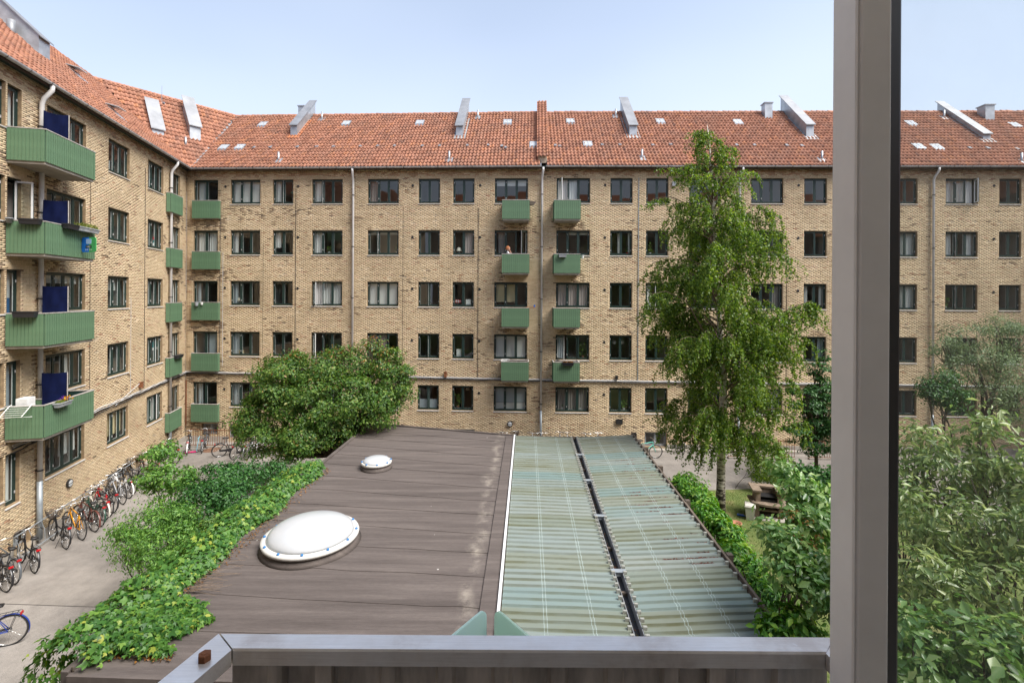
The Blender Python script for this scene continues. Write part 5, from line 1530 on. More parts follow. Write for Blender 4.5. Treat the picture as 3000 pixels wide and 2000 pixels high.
def lobes_points(lobes, n, shell=.5, cl=90, cs=.28, up=.35, flat=1.0):
    """leaf positions in clumps spread through ellipsoids given as (centre, radii): P, N, T"""
    vols = np.array([r[0] * r[1] * r[2] for c, r in lobes]) ** .75; vols /= vols.sum()
    Ps, Ns, Ts = [], [], []
    ncl = max(1, n // cl)
    for (c, r), f_ in zip(lobes, vols):
        k = max(2, int(round(ncl * f_))); c = np.array(c); r = np.array(r)
        d = rand_unit(k); rad = (shell + (1 - shell) * rng.random(k) ** .6)
        # rough outline: some clumps stand out, some are missing
        rad *= rng.uniform(.82, 1.12, k)
        ctr = c + d * r * rad[:, None]
        for q, dd in zip(ctr, d):
            m = max(5, int(cl * rng.uniform(.5, 1.5))); s = cs * rng.uniform(.6, 1.3)
            o = rand_unit(m) * (rng.random(m) ** .45)[:, None] * np.array((s, s, s * .7 * flat))
            nn = o / s + dd * .7 + np.array((0, 0, up)) + rng.normal(0, .45, (m, 3))
            tt = o / s + np.array((0, 0, -.35)) + rng.normal(0, .6, (m, 3))
            Ps.append(q + o); Ns.append(nn); Ts.append(tt)
    return np.concatenate(Ps), np.concatenate(Ns), np.concatenate(Ts)

def px_lobe(u, v, D, ru, rv=None, rd=None):
    p = at_depth(u, v, D); a = ru * D / F; b = (rv or ru) * D / F
    return ((p.x, p.y, p.z), (a, rd or (a + b) / 2, b))

def limb(mb, A, B, r0, r1, bend=.15, seg=5, n=6):
    A, B = Vector(A), Vector(B); L = (B - A).length
    off = Vector(rand_unit(1)[0]) * L * bend; pts = []; rs = []
    for i in range(seg + 1):
        f_ = i / seg; pts.append(A.lerp(B, f_) + off * math.sin(math.pi * f_)); rs.append(r0 + (r1 - r0) * f_)
    mb.tube(pts, rs, n)
    return pts

def tree(name, base, label, lobes, n, leafm, size, trunk_r=.12, fork=None, aspect=.55, cl=90, cs=.3, group=None, bark='bark', singles=0, limbs=True, cat='tree', shell=.5, stems=1, flat=1.0, up=.35, extra=None):
    t = thing(name, base, label, cat, group)
    mb = MB(); base = Vector(base)
    cz = np.mean([c[2] for c, r in lobes]); cxy = np.mean([c[:2] for c, r in lobes], axis=0)
    if limbs:
        for si in range(stems):
            b0 = base + Vector((rng.uniform(-.3, .3), rng.uniform(-.3, .3), 0)) * (stems > 1)
            fk = Vector(fork) if fork else Vector((b0.x + (cxy[0] - b0.x) * .3, b0.y + (cxy[1] - b0.y) * .3, b0.z + (cz - b0.z) * .5))
            limb(mb, b0, fk, trunk_r, trunk_r * .75, .04, 6, 8)
            for (c, r) in lobes[si::stems]:
                pts = limb(mb, fk, c, trunk_r * .5, trunk_r * .18, .12)
                for _ in range(3):
                    q = np.array(c) + rand_unit(1)[0] * np.array(r) * .85
                    limb(mb, pts[3], q, trunk_r * .2, .006, .15, 4, 5)
        mb.build('trunk' if cat == 'tree' else 'stem', MAT[bark], t, smooth=True)
    P, Nn, Tn = lobes_points(lobes, n, shell, cl, cs, up, flat)
    if extra is not None:
        m2, frac = extra
        top = np.argsort(-(P[:, 2] + rng.normal(0, .6, len(P))))[:int(len(P) * frac)]
        msk = np.zeros(len(P), bool); msk[top] = True
        foliage(t, P[msk], Nn[msk], Tn[msk], rng.uniform(.7, 1.2, msk.sum()) * size, MAT[m2], name='young_leaves', aspect=aspect)
        P, Nn, Tn = P[~msk], Nn[~msk], Tn[~msk]
    foliage(t, P, Nn, Tn, np.clip(rng.lognormal(-.08, .3, len(P)), .45, 1.6) * size, MAT[leafm], name='crown' if cat == 'tree' else 'foliage', aspect=aspect, singles=singles)
    return t

# ---- creeper over the felt roof's left edge ----
vine = thing('climbing_vine', SP(-.3, 5, 0), 'thick green climbing vine spilling over the left edge of the brown felt roof', 'vine')
def arch(f_):   # cross-section over the roof edge: offset outwards, height
    pts = [(.3, .06), (.15, .2), (-.1, .34), (-.38, .34), (-.62, .16), (-.8, -.15), (-.85, -.6), (-.75, -1.2), (-.6, -1.9), (-.5, -2.6)]
    x = f_ * (len(pts) - 1); i = min(int(x), len(pts) - 2); g = x - i
    a, b = np.array(pts[i]), np.array(pts[i + 1]); tt = b - a
    return a + (b - a) * g, np.array((tt[1], -tt[0])) / np.linalg.norm(tt)
Ps, Ns, Ts = [], [], []
nv = 12500
ys = rng.uniform(.15, 8.55, nv); fs = rng.random(nv) ** 1.5
for y, f_ in zip(ys, fs):
    wob = .75 + .35 * math.sin(y * 1.7) * .5 + .2 * math.sin(y * 4.1 + 1)
    w_end = min(1, (8.6 - y) / 1.2) * .7 + .3
    if y < 1.5: w_end *= 1.0
    (ox, oz), (nx, nz_) = arch(f_)
    if ox > 0: ox *= .5 + .8 * (.5 + .5 * math.sin(y * 2.6 + .7)) 
    ox *= w_end; oz = oz * (w_end if oz > 0 else 1) * wob if oz > 0 else oz
    j = rng.normal(0, .05, 3)
    Ps.append(np.array(SP(ox, y, SH_Z + oz)) + j)
    nrm = np.array((sr[0] * nx, sr[1] * nx, nz_)) * (1 if nz_ > -0.2 else 1)
    if f_ < .5 and nz_ < 0: nrm = -nrm
    if f_ >= .5 and nx > 0: nrm = -nrm
    Ns.append(nrm + rng.normal(0, .5, 3) + np.array((.1, -.25, .35)))
    Ts.append(np.array((-.5 * sr[0] - .15, -.5, -.7)) + rng.normal(0, .4, 3))
# the patch lying on the roof's front corner
for _ in range(3000):
    x = rng.uniform(0, 1.75); y = rng.uniform(.28, 1.55)
    if x > 1.2 + .14 * math.sin(y * 7) + .06 * math.sin(y * 17) or y < .32 + .08 * math.sin(x * 6): continue
    hgt = .05 + .22 * math.exp(-((x - .3) / .8) ** 2) * rng.random()
    Ps.append(np.array(SP(x, y, SH_Z + hgt))); Ns.append(np.array((0, -.35, 1.)) + rng.normal(0, .35, 3)); Ts.append(np.array((.1, -1, -.2)) + rng.normal(0, .45, 3))
# runners at the front fascia
for _ in range(140):
    y = rng.uniform(-.12, .4); Ps.append(np.array(SP(rng.uniform(-.5, -.05), y, SH_Z - rng.uniform(.0, .6)))); Ns.append(np.array((-.3, -.7, .6)) + rng.normal(0, .3, 3)); Ts.append(np.array((0, -.3, -1)) + rng.normal(0, .3, 3))
Ps, Ns, Ts = map(np.array, (Ps, Ns, Ts))
foliage(vine, Ps, Ns, Ts, np.clip(rng.lognormal(-2.52, .33, len(Ps)), .035, .15), MAT['vine_leaf'], name='foliage', lobes=True, singles=300)
# bare runners and dead leaves at its fringe
mb = MB()
for _ in range(46):
    y = random.choice([rng.uniform(1.5, 2.6), rng.uniform(2.6, 6)]); x = .25 + rng.uniform(0, .15); pts = []
    dx, dy = rng.uniform(.2, .75), rng.uniform(-.35, .3)
    for i in range(6):
        g = i / 5; pts.append(SP(x + dx * g, y + dy * g + .07 * math.sin(g * 5 + y), SH_Z + .03 + .05 * math.sin(g * 3.1)))
    mb.tube(pts, [.006, .006, .005, .004, .004, .003], 4)
tag(mb.build('runner', MAT['twig'], vine), kind='stuff')
n = 420; y = np.concatenate([rng.uniform(1.4, 8.2, 300), rng.uniform(.25, .4, 120)]); x = np.concatenate([.32 + np.abs(rng.normal(0, .13, 300)), rng.uniform(.1, 1.3, 120)])
P = np.array([SP(a, b, SH_Z + .03) for a, b in zip(x, y)])
foliage(vine, P, np.array((0, 0, 1.)) + rng.normal(0, .5, (n, 3)), rand_unit(n), rng.uniform(.03, .07, n), MAT['rust_leaf'], name='dead_leaves')
mb = MB()
for y in np.arange(.5, 8.4, .7): limb(mb, SP(-.15, y, 0), SP(-.1 + .2 * rng.random(), y + rng.normal(0, .3), SH_Z + .1), .03, .012, .08)
mb.build('stem', MAT['bark'], vine)

# ---- creeper mounds on the right edge of the sheets ----
mounds = [(2015, 1425, 14.2, 45, 32), (2040, 1470, 13.4, 48, 34), (2075, 1520, 12.2, 45, 36), (2120, 1565, 11.3, 42, 36), (2160, 1640, 10.3, 55, 42), (2220, 1700, 9.7, 50, 38), (2245, 1745, 9.2, 42, 32)]
cr = thing('climbing_vine', SP(XR + .3, 5, 0), 'row of leafy green creeper mounds along the right edge of the corrugated roof', 'vine')
lb = []
for (u, v, D, ru, rv) in mounds: lb.append(px_lobe(u, v, D, ru, rv, .42))
P, Nn, Tn = lobes_points(lb, 15000, .8, 60, .2, .7)
lb2 = [(SP(XR + .35, y, 1.5), (.3, .5, .8)) for y in np.arange(1.2, 8.5, .8)]
P2, N2, T2 = lobes_points(lb2, 2500, .7, 50, .2, .6)
P, Nn, Tn = np.concatenate([P, P2]), np.concatenate([Nn, N2]), np.concatenate([Tn, T2])
foliage(cr, P, Nn, Tn + np.array((0, 0, -.4)), rng.uniform(.07, .15, len(P)), MAT['creeper_leaf'], aspect=.42, singles=300)
mb = MB()
for y in np.arange(1.2, 8.2, .7): limb(mb, SP(XR + .3, y, 0), SP(XR + .2, y + .2, SH_Z + .15), .025, .01)
mb.build('stem', MAT['bark'], cr)
cr2 = thing('leafy_bush', (at_height(2310, 1820, 2.3).x, at_height(2310, 1820, 2.3).y, 0), 'bright green bush at the near right corner of the corrugated roof, just above the rail', 'bush')
lb = [px_lobe(2310, 1820, 7.4, 62, 42, .4), px_lobe(2350, 1850, 7.2, 45, 40, .4), px_lobe(2280, 1860, 7.3, 40, 40, .4)]
P, Nn, Tn = lobes_points(lb, 900, .6, 40, .2, .7)
foliage(cr2, P, Nn, Tn, rng.uniform(.09, .17, len(P)), MAT['creeper_leaf'], aspect=.5, singles=150)
mb = MB(); b0 = Vector(cr2.location)
for c, r in lb: limb(mb, b0, c, .03, .01)
mb.build('stem', MAT['bark'], cr2)

# ---- the birch ----
bb = at_height(2110, 1512, 0)
birch = thing('birch_tree', bb, 'tall weeping birch with white trunk and drooping green twigs', 'tree')
tp = [(2110, 1512), (2112, 1420), (2113, 1330), (2116, 1240), (2120, 1166), (2117, 1080), (2112, 1000), (2104, 900), (2100, 780), (2092, 640), (2085, 520), (2078, 420), (2072, 366)]
TP = [at_depth(u, v, bb.y) for u, v in tp]; TR = [.19, .155, .145, .135, .13, .115, .1, .085, .07, .055, .04, .025, .01]
mb = MB().tube(TP, TR, 10)
def trunk_at(z):
    for a, b in zip(TP[:-1], TP[1:]):
        if a.z <= z <= b.z: return a.lerp(b, (z - a.z) / (b.z - a.z))
    return TP[-1].copy()
def radius(z): return float(np.interp(z, [2.0, 3.5, 5.5, 7.5, 9.5, 11.0, 12.2, 13.2, 14.6], [1.8, 2.75, 2.65, 2.7, 2.45, 2.05, 1.5, 1.0, .4]))
BP, BN, BT = [], [], []
def strand(p, ln, sway):
    n_ = max(4, int(ln / .043)); q = np.array(p); d = np.array((sway[0], sway[1], -.25)); st = ln / n_
    pts = [tuple(q)]
    for i in range(n_):
        d = d * .86 + np.array((0, 0, -1.)) * .14 + rng.normal(0, .1, 3); d /= np.linalg.norm(d)
        q = q + d * st
        for _ in range(2):
            BP.append(q + rng.normal(0, .03, 3)); BN.append(rng.normal(0, 1, 3) + np.array((.2, -.3, .55))); BT.append(np.array((0, 0, -1.)) + rng.normal(0, .55, 3))
        if i % 4 == 0: pts.append(tuple(q))
    return pts
twigs = MB(); limbs = MB()
zs = np.concatenate([rng.uniform(2.9, 7.5, 66), rng.uniform(6.6, 11.5, 72), rng.uniform(11, 14.5, 56)])
for i, z in enumerate(zs):
    az = i * 2.399 + rng.normal(0, .3); rad = radius(z) * rng.uniform(.62, 1.12)
    s_ = trunk_at(z - min(.8, .35 * rad)); d = Vector((math.cos(az), math.sin(az), 0))
    pts = []; rise = rng.uniform(.35, .8) * rad * (.55 if z < 5 else .8)
    for k in range(8):
        f_ = k / 7; pts.append(s_ + d * rad * f_ + Vector((0, 0, rise * math.sin(f_ * math.pi * .62) - .12 * f_ * f_ * rad)) + Vector(rng.normal(0, .035, 3)))
    limbs.tube(pts, [max(.005, (.02 + .005 * rad) * (1 - f_ / 8)) for f_ in range(8)], 5)
    ns = int((9 + rad * 11) * (.74 if z < 8 else .66 if z < 11 else .5))
    for _ in range(ns):
        f_ = rng.uniform(.22, 1.0); k = min(int(f_ * 7), 6); p = pts[k].lerp(pts[k + 1], f_ * 7 - k)
        ln = rng.uniform(.35, 1.25) * (1 if z > 4 else .75) * (.55 if z > 12 else 1)
        st = strand(p, ln, (d.x * .8 + rng.normal(0, .6), d.y * .8 + rng.normal(0, .6)))
        if rng.random() < .12: twigs.tube(st, .0045, 3, caps=False)
# the long arm reaching out to the right, and two thin ones at the upper left
for (pp, ns, ll) in (([(2125, 1000, 18), (2230, 960, 17.6), (2310, 905, 17.3), (2370, 882, 17.2), (2396, 900, 17.2)], 26, .9), ([(2085, 600, 18), (2040, 530, 17.9), (2000, 497, 17.8), (1965, 492, 17.8), (1930, 492, 17.8)], 9, .35), ([(2085, 660, 18), (2020, 600, 17.8), (1965, 577, 17.8), (1925, 580, 17.8), (1890, 600, 17.8)], 10, .35),
                     ([(2105, 1050, 18), (2010, 880, 17.5), (1950, 853, 17.2), (1905, 862, 17.2), (1890, 900, 17.2)], 12, .8)):
    pts = [at_depth(*q) for q in pp]; limbs.tube(pts, [.03, .022, .016, .01, .005], 5)
    for _ in range(ns * 3):
        f_ = rng.uniform(.3, 1) * 4; k = min(int(f_), 3); strand(pts[k].lerp(pts[k + 1], f_ - k), rng.uniform(.4, 1.2) * ll, rng.normal(0, .4, 2))
mb.build('trunk', MAT['birch_bark'], birch, smooth=True)
tag(limbs.build('limbs', MAT['twig'], birch), kind='stuff')
tag(twigs.build('twigs', MAT['twig'], birch), kind='stuff')
BP, BN, BT = map(np.array, (BP, BN, BT))
foliage(birch, BP, BN, BT, rng.uniform(.06, .1, len(BP)), MAT['birch_leaf'], name='crown', aspect=.75, fold=.15)

# ---- the round plum-like tree at the shed's rear corner ----
lb = [px_lobe(*q) for q in [(830, 1085, 19.8, 75, 55), (930, 1085, 20, 85, 55), (1040, 1075, 20.2, 80, 52), (1130, 1065, 20, 48, 48), (1155, 1130, 19.8, 45, 60), (800, 1175, 19.4, 80, 55), (905, 1185, 18.9, 100, 65), (1030, 1170, 19, 100, 65),
                            (1110, 1190, 19.2, 62, 50), (745, 1235, 19.4, 52, 40), (800, 1285, 18.8, 75, 38), (890, 1285, 18.4, 80, 45), (985, 1255, 18.8, 60, 45), (1085, 1228, 19, 42, 20), (870, 1040, 19.9, 28, 26), (780, 1130, 19.6, 40, 40), (1085, 1025, 20, 26, 22), (990, 1030, 20, 22, 20), (1185, 1100, 19.8, 22, 26), (720, 1180, 19.5, 24, 18), (705, 1265, 19.2, 26, 16), (760, 1320, 18.7, 30, 16), (1190, 1170, 19.6, 20, 30), (840, 1325, 18.4, 40, 18)]]
tree('plum_tree', (-7.35, 19.6, 0), 'broad round green tree with coppery shoots behind the rear corner of the felt roof', lb, 62000, 'plum_leaf', .1, .2, fork=(-7.3, 19.5, 1.7), cl=230, cs=.48, extra=('rust_leaf', .012))

# ---- shrubs left of the shed ----
SG = 'shrubs beside the vine-covered edge'
tree('pale_shrub', (-8.7, 11.4, 0), 'feathery pale green shrub by the path, beside the vine', [px_lobe(*q) for q in [(430, 1530, 11.8, 75, 55), (480, 1600, 11.3, 85, 55), (400, 1600, 11.4, 60, 45), (520, 1520, 12, 60, 50), (350, 1565, 11.4, 38, 24), (450, 1650, 11, 60, 30)]],
     12000, 'light_leaf', .07, .035, aspect=.4, cl=60, cs=.24, cat='shrub', stems=3, group=SG)
tree('young_tree', (-10.2, 14.4, 0), 'slender light green young tree in front of the far bicycles', [px_lobe(*q) for q in [(470, 1330, 14.6, 48, 36), (510, 1390, 14.3, 58, 40), (440, 1400, 14.2, 55, 26), (540, 1425, 14.4, 38, 30), (475, 1440, 14.2, 50, 24)]],
     4200, 'light_leaf', .085, .04, aspect=.6, cl=55, cs=.24, cat='tree')
tree('dark_shrub', (-8.6, 14.6, 0), 'dense dark green shrub between the path and the vine', [px_lobe(*q) for q in [(640, 1400, 14.8, 85, 40), (720, 1390, 15.4, 70, 36), (600, 1460, 13.8, 90, 50), (690, 1460, 14.2, 80, 50), (560, 1530, 12.8, 70, 60), (800, 1385, 16.2, 45, 26)]],
     13000, 'dark_leaf', .085, .05, aspect=.6, cl=80, cs=.3, cat='shrub', stems=3, group=SG)
tree('fern_shrub', (-7.9, 17.4, 0), 'fine-leaved dark shrub at the far end of the vine', [px_lobe(*q) for q in [(835, 1375, 17.2, 55, 24), (780, 1400, 16.4, 60, 30), (860, 1395, 16.8, 30, 20)]], 3500, 'dark_leaf', .06, .03, aspect=.3, cl=60, cs=.25, cat='shrub', group=SG)
tree('mid_shrub', (-8.2, 12.6, 0), 'mid green shrub tucked against the vine, behind the feathery one', [px_lobe(*q) for q in [(560, 1590, 12, 75, 55), (520, 1640, 11.4, 70, 50), (600, 1540, 12.6, 60, 40)]], 6000, 'plum_leaf', .075, .03, aspect=.45, cl=70, cs=.26, cat='shrub', group=SG)

# ---- trees and bushes on the right ----
tree('hornbeam_tree', (13.3, 21.0, 0), 'dark green young tree with layered branches, just left of the window frame', [px_lobe(*q) for q in [(2400, 1080, 21, 28, 30), (2410, 1140, 21, 45, 28), (2370, 1190, 21, 60, 26), (2400, 1240, 21, 70, 28), (2350, 1150, 20.8, 35, 14), (2390, 1295, 21, 70, 30), (2340, 1260, 20.8, 45, 16), (2440, 1200, 21, 50, 90), (2425, 1040, 21, 18, 25)]],
     13000, 'dark_leaf', .11, .09, aspect=.5, cl=80, cs=.33, flat=.45, up=.9)
tree('ground_bush', (13.2, 18.6, 0), 'low dark bush on the lawn edge under the layered tree', [px_lobe(*q) for q in [(2390, 1400, 18.6, 60, 34), (2440, 1410, 18.2, 60, 36), (2350, 1385, 19, 30, 20)]], 2200, 'dark_leaf', .16, .03, aspect=.55, cl=40, cs=.3, cat='bush')
tree('corner_bush', (9.6, 20.6, 0), 'small loose bush under the birch, at the far edge of the lawn', [px_lobe(*q) for q in [(2230, 1375, 20.4, 38, 40), (2260, 1395, 20.2, 32, 26), (2210, 1345, 20.5, 26, 22)]], 3000, 'birch_leaf', .075, .014, cl=60, cs=.28, cat='bush')
tree('garden_shrub', (5.0, 8.6, 0), 'tall glossy-leaved shrub beside the lawn, left of the window frame', [px_lobe(*q) for q in [(2300, 1385, 9.6, 34, 30), (2350, 1430, 9.0, 45, 36), (2400, 1470, 8.8, 50, 55), (2385, 1540, 8.4, 60, 50), (2300, 1580, 8.0, 50, 30), (2370, 1640, 7.8, 70, 55), (2320, 1680, 7.5, 55, 40), (2390, 1740, 7.2, 60, 55), (2330, 1500, 8.6, 30, 24), (2255, 1545, 8.2, 28, 18)]],
     4200, 'shrub_leaf', .13, .05, aspect=.5, cl=22, cs=.26, cat='shrub', stems=4, singles=300, extra=('rust_leaf', .0))
P, Nn, Tn = lobes_points([px_lobe(*q) for q in [(2330, 1560, 8.2, 70, 60), (2360, 1620, 7.8, 60, 40)]], 260, .8, 9, .08, .6)
gs = [o for o in bpy.data.objects if o.name == 'garden_shrub'][0]
foliage(gs, P, Nn, Tn + np.array((0, 0, 1.2)), rng.uniform(.05, .09, len(P)), MAT['rust_leaf'], name='seed_heads', aspect=.25)
tree('willow_shrub', (6.0, 5.8, 0), 'very tall pale-leaved shrub seen through the open window pane', [px_lobe(*q) for q in [(2700, 1300, 7.2, 55, 60), (2760, 1400, 6.9, 90, 90), (2860, 1260, 6.9, 50, 90), (2880, 1400, 6.6, 90, 100), (2980, 1370, 6.5, 80, 110), (2700, 1520, 6.4, 90, 90), (2830, 1560, 6.1, 110, 100), (2960, 1580, 5.9, 110, 120), (2690, 1700, 5.8, 80, 90), (2800, 1740, 5.6, 110, 90), (2940, 1760, 5.4, 110, 110), (2620, 1420, 7, 60, 100), (3060, 1500, 6, 90, 160)]],
     8500, 'pale_leaf', .11, .06, aspect=.36, cl=26, cs=.25, cat='shrub', stems=6, singles=300)
tree('hazel_shrub', (5.0, 4.6, 0), 'broad-leaved dark green shrub low behind the open window pane', [px_lobe(*q) for q in [(2700, 1880, 5.1, 110, 90), (2850, 1900, 4.9, 120, 90), (2980, 1930, 4.7, 110, 100), (2900, 2000, 4.4, 140, 80), (2720, 1990, 4.6, 110, 70), (2620, 1850, 5.3, 60, 90), (2640, 1960, 4.9, 60, 70)]],
     3000, 'shrub_leaf', .11, .05, aspect=.55, cl=24, cs=.22, cat='shrub', stems=4, singles=300)
tree('grey_willow', (19.0, 19.5, 0), 'loose grey-green tree behind the window pane', [px_lobe(*q) for q in [(2760, 1010, 20, 50, 30), (2830, 990, 20, 70, 45), (2920, 960, 20, 70, 40), (2980, 1000, 20, 70, 60), (2860, 1060, 19.6, 80, 50), (2960, 1090, 19.4, 80, 60), (2790, 1080, 19.6, 40, 36), (2900, 1150, 19.2, 70, 60), (2990, 1180, 19, 60, 70)]],
     15000, 'grey_leaf', .09, .14, aspect=.35, cl=80, cs=.42)
tree('ivy_tree', (16.6, 18.0, 0), 'small dark green tree in front of the far downpipe, behind the pane', [px_lobe(*q) for q in [(2760, 1120, 18.2, 46, 38), (2740, 1160, 18, 40, 30), (2790, 1170, 18, 36, 40), (2720, 1130, 18.2, 28, 26)]], 5200, 'dark_leaf', .085, .08, cl=80, cs=.32)
# ------------------------------------------------------------------ lawn
def grass_ground():
    m = bpy.data.materials.new('lawn'); m.use_nodes = True; nt = m.node_tree; b = nt.nodes['Principled BSDF']; b.inputs['Roughness'].default_value = .95
    g = N_(nt, 'ShaderNodeNewGeometry'); n = N_(nt, 'ShaderNodeTexNoise', Scale=.9, Detail=8, Roughness=.7); nt.links.new(g.outputs['Position'], n.inputs['Vector'])
    c = ramp(nt, n.outputs['Fac'], [(.35, (.06, .1, .02)), (.52, (.11, .14, .035)), (.66, (.2, .17, .075))])
    nt.links.new(c, b.inputs['Base Color']); MAT['lawn'] = m
grass_ground()
lw = [(SP(XR + .25, 0, 0)[0], 7.0), (16.5, 7.0), (16.5, 20.3), (11.0, 20.6), (7.6, 20.3), (SP(XR + .25, 11, 0)[0], 18.9)]
ground_sheet('lawn', lw, .012, MAT['lawn'])
leaf_mat('grass_blade', [(0, (.05, .1, .015)), (.5, (.1, .17, .025)), (.85, (.16, .21, .04)), (1, (.3, .26, .11))], trans=.25, rough=.6)
n = 42000; P = np.stack([rng.uniform(4.8, 16.4, n), 8 + 12.2 * rng.random(n), np.full(n, .012)], 1)
from_poly = (P[:, 0] > 4.7 + sk * P[:, 1] * .3) & ~((P[:, 1] > 18.9 + .42 * (P[:, 0] - 4.9)) & (P[:, 0] < 9))
P = P[from_poly]; n = len(P)
nn = np.stack([rng.normal(0, 1, n), rng.normal(0, 1, n), np.full(n, .15)], 1)
v, f = leaf_faces(P, nn, np.array((0, 0, 1.)) + rng.normal(0, .45, (n, 3)), rng.uniform(.03, .07, n), .22, .1)
tag(link('grass', new_mesh('grass', v, f, MAT['grass_blade'])), 'short patchy lawn grass right of the corrugated roof', 'grass', kind='stuff')
# worn strip where the lawn meets the paving, kerb by the far wall
mb = MB()
for i in range(11):
    a = FR.s_of(1880, 1290) + i * 1.0
    MB().box(a, a + .985, .12, .42, 0, .12, T=FR.P).build('kerb_stone', MAT['concrete'], BR)
    
# ------------------------------------------------------------------ barbecue corner
mat('bbq', (.23, .175, .13), .9, noise=.35, nscale=5, bump=.4, bscale=25)
mat('soot', (.02, .018, .016), .9)
gp = at_height(2248, 1512, 0)
gr = thing('brick_barbecue', gp, 'brown masonry garden barbecue with overhanging top on the lawn', 'barbecue', rz=R(-14)); gr.scale = (.8, .8, .92)
def G(nm, *boxes, m='bbq', parent=None):
    mb = MB()
    for b_ in boxes: mb.box(*b_)
    return mb.build(nm, MAT[m], parent or gr, world_verts=False)
G('plinth', (-.75, .9, -.6, .6, 0, .05), m='concrete')
for sx in (-1, 1): G('side_wall', (sx * .5 - .09, sx * .5 + .09, -.3, .42, .05, .58))
G('back_wall', (-.4, .4, .3, .42, .051, .579)); G('shelf', (-.4, .4, -.28, .299, .3, .35), m='bbq')
mb = MB(); ang = [R(a) for a in np.linspace(200, 340, 9)]
pts = [(-.78, .45), (-.78, -.12)] + [(.78 * math.cos(a), -.2 + .42 * math.sin(a)) for a in ang] + [(.78, -.12), (.78, .45)]
k = len(pts); mb.add([(x, y, .582) for x, y in pts] + [(x, y, .66) for x, y in pts], [tuple(reversed(range(k))), tuple(range(k, 2 * k))] + [(i, (i + 1) % k, (i + 1) % k + k, i + k) for i in range(k)])
mb.build('counter', MAT['bbq'], gr, world_verts=False)
for sx in (-1, 1): G('side_wall', (sx * .46 - .1, sx * .46 + .1, -.28, .4, .662, 1.08))
G('back_wall', (-.36, .36, .28, .4, .663, 1.079)); G('ember_pan', (-.35, .35, -.22, .278, .663, .74), m='soot'); G('grate', (-.35, .35, -.26, .26, .86, .872), m='black_metal')
for sx in (-1, 1): G('top_slab', (sx * .52 - .2, sx * .52 + .2, -.42, .22, 1.083, 1.15))
G('top_slab', (-.72, .72, .222, .55, 1.084, 1.151))
ob = thing('drink_can', gr.matrix_basis @ Vector((.55, .45, 1.152)), 'small pale tin standing on the barbecue top', 'can')
MB().lathe([(.04, 0), (.045, .01), (.045, .12), (.038, .13)], n=10).build('body', MAT['sill_metal'], ob, world_verts=False)
mat('bin_white', (.62, .6, .55), .6, noise=.15, nscale=4)
bn = thing('white_bin', at_height(2197, 1519, 0), 'small white lidded bin beside the barbecue', 'bin', rz=R(-25))
MB().hexa([(-.12, -.17, .0), (.12, -.17, 0), (.12, .17, 0), (-.12, .17, 0), (-.17, -.22, .5), (.17, -.22, .5), (.17, .22, .5), (-.17, .22, .5)]).build('body', MAT['bin_white'], bn, world_verts=False)
MB().hexa([(-.185, -.235, .502), (.185, -.235, .502), (.185, .235, .502), (-.185, .235, .502), (-.165, -.21, .55), (.165, -.21, .55), (.165, .21, .55), (-.165, .21, .55)]).build('lid', MAT['bin_white'], bn, world_verts=False)
mat('blue_plastic', (.01, .13, .55), .4)
br = thing('hand_brush', at_height(2183, 1513, 0), 'bright blue brush lying on the grass by the white bin', 'brush', rz=R(-28))
MB().tube([(-.05, 0, .03), (.42, 0, .025)], .018, 6).build('handle', MAT['blue_plastic'], br, world_verts=False)
MB().box(-.27, -.05, -.05, .05, .02, .06).build('head', MAT['blue_plastic'], br, world_verts=False)
mat('terracotta', (.45, .2, .12), .8)
pt = thing('clay_pot', at_height(2157, 1553, 0), 'terracotta pot on the lawn behind the creeper', 'pot')
MB().lathe([(.12, 0), (.17, .24), (.19, .24), (.19, .28), (.165, .28), (.15, .2)], n=16).build('body', MAT['terracotta'], pt, world_verts=False, smooth=True)

# ------------------------------------------------------------------ bicycles
mat('tyre', (.014, .014, .015), .8); mat('chrome', (.6, .6, .6), .25, metal=.9); mat('saddle', (.016, .015, .015), .55); mat('red_lens', (.45, .01, .015), .3); mat('wicker', (.07, .055, .045), .9)
BC = {n_: mat('bike_' + n_, c_, .35, spec=.6) for n_, c_ in dict(black=(.013, .013, .015), yellow=(.7, .3, .012), cream=(.55, .52, .45), red=(.45, .015, .02), silver=(.48, .5, .53), white=(.75, .75, .74), teal=(.12, .55, .45), blue=(.02, .05, .28), grey=(.09, .1, .11), green=(.02, .06, .04), brown=(.12, .04, .03)).items()}
WR = .335
def wheel_meshes():
    ty = MB().tube([(WR * math.cos(a), 0, WR * math.sin(a)) for a in np.linspace(0, 2 * math.pi, 28, endpoint=False)], .02, 6, closed=True).mesh('tyre', MAT['tyre'], True)
    rm = MB().tube([((WR - .025) * math.cos(a), 0, (WR - .025) * math.sin(a)) for a in np.linspace(0, 2 * math.pi, 28, endpoint=False)], .011, 5, closed=True)
    rm.tube([(0, -.045, 0), (0, .045, 0)], .022, 7)
    for i in range(20):
        a = 2 * math.pi * i / 20; b = a + (.35 if i % 2 else -.35); s = .03 if i % 4 < 2 else -.03
        rm.tube([(.02 * math.cos(b), s, .02 * math.sin(b)), ((WR - .03) * math.cos(a), 0, (WR - .03) * math.sin(a))], .0022, 3, caps=False)
    return ty, rm.mesh('rim', MAT['chrome'], True)
TYRE, RIM = wheel_meshes()
RA, FA, BBk = (-.53, 0, WR), (.55, 0, WR), (-.1, 0, .29)
ST, HT, HB = (-.24, 0, .74), (.38, 0, .84), (.41, 0, .7)
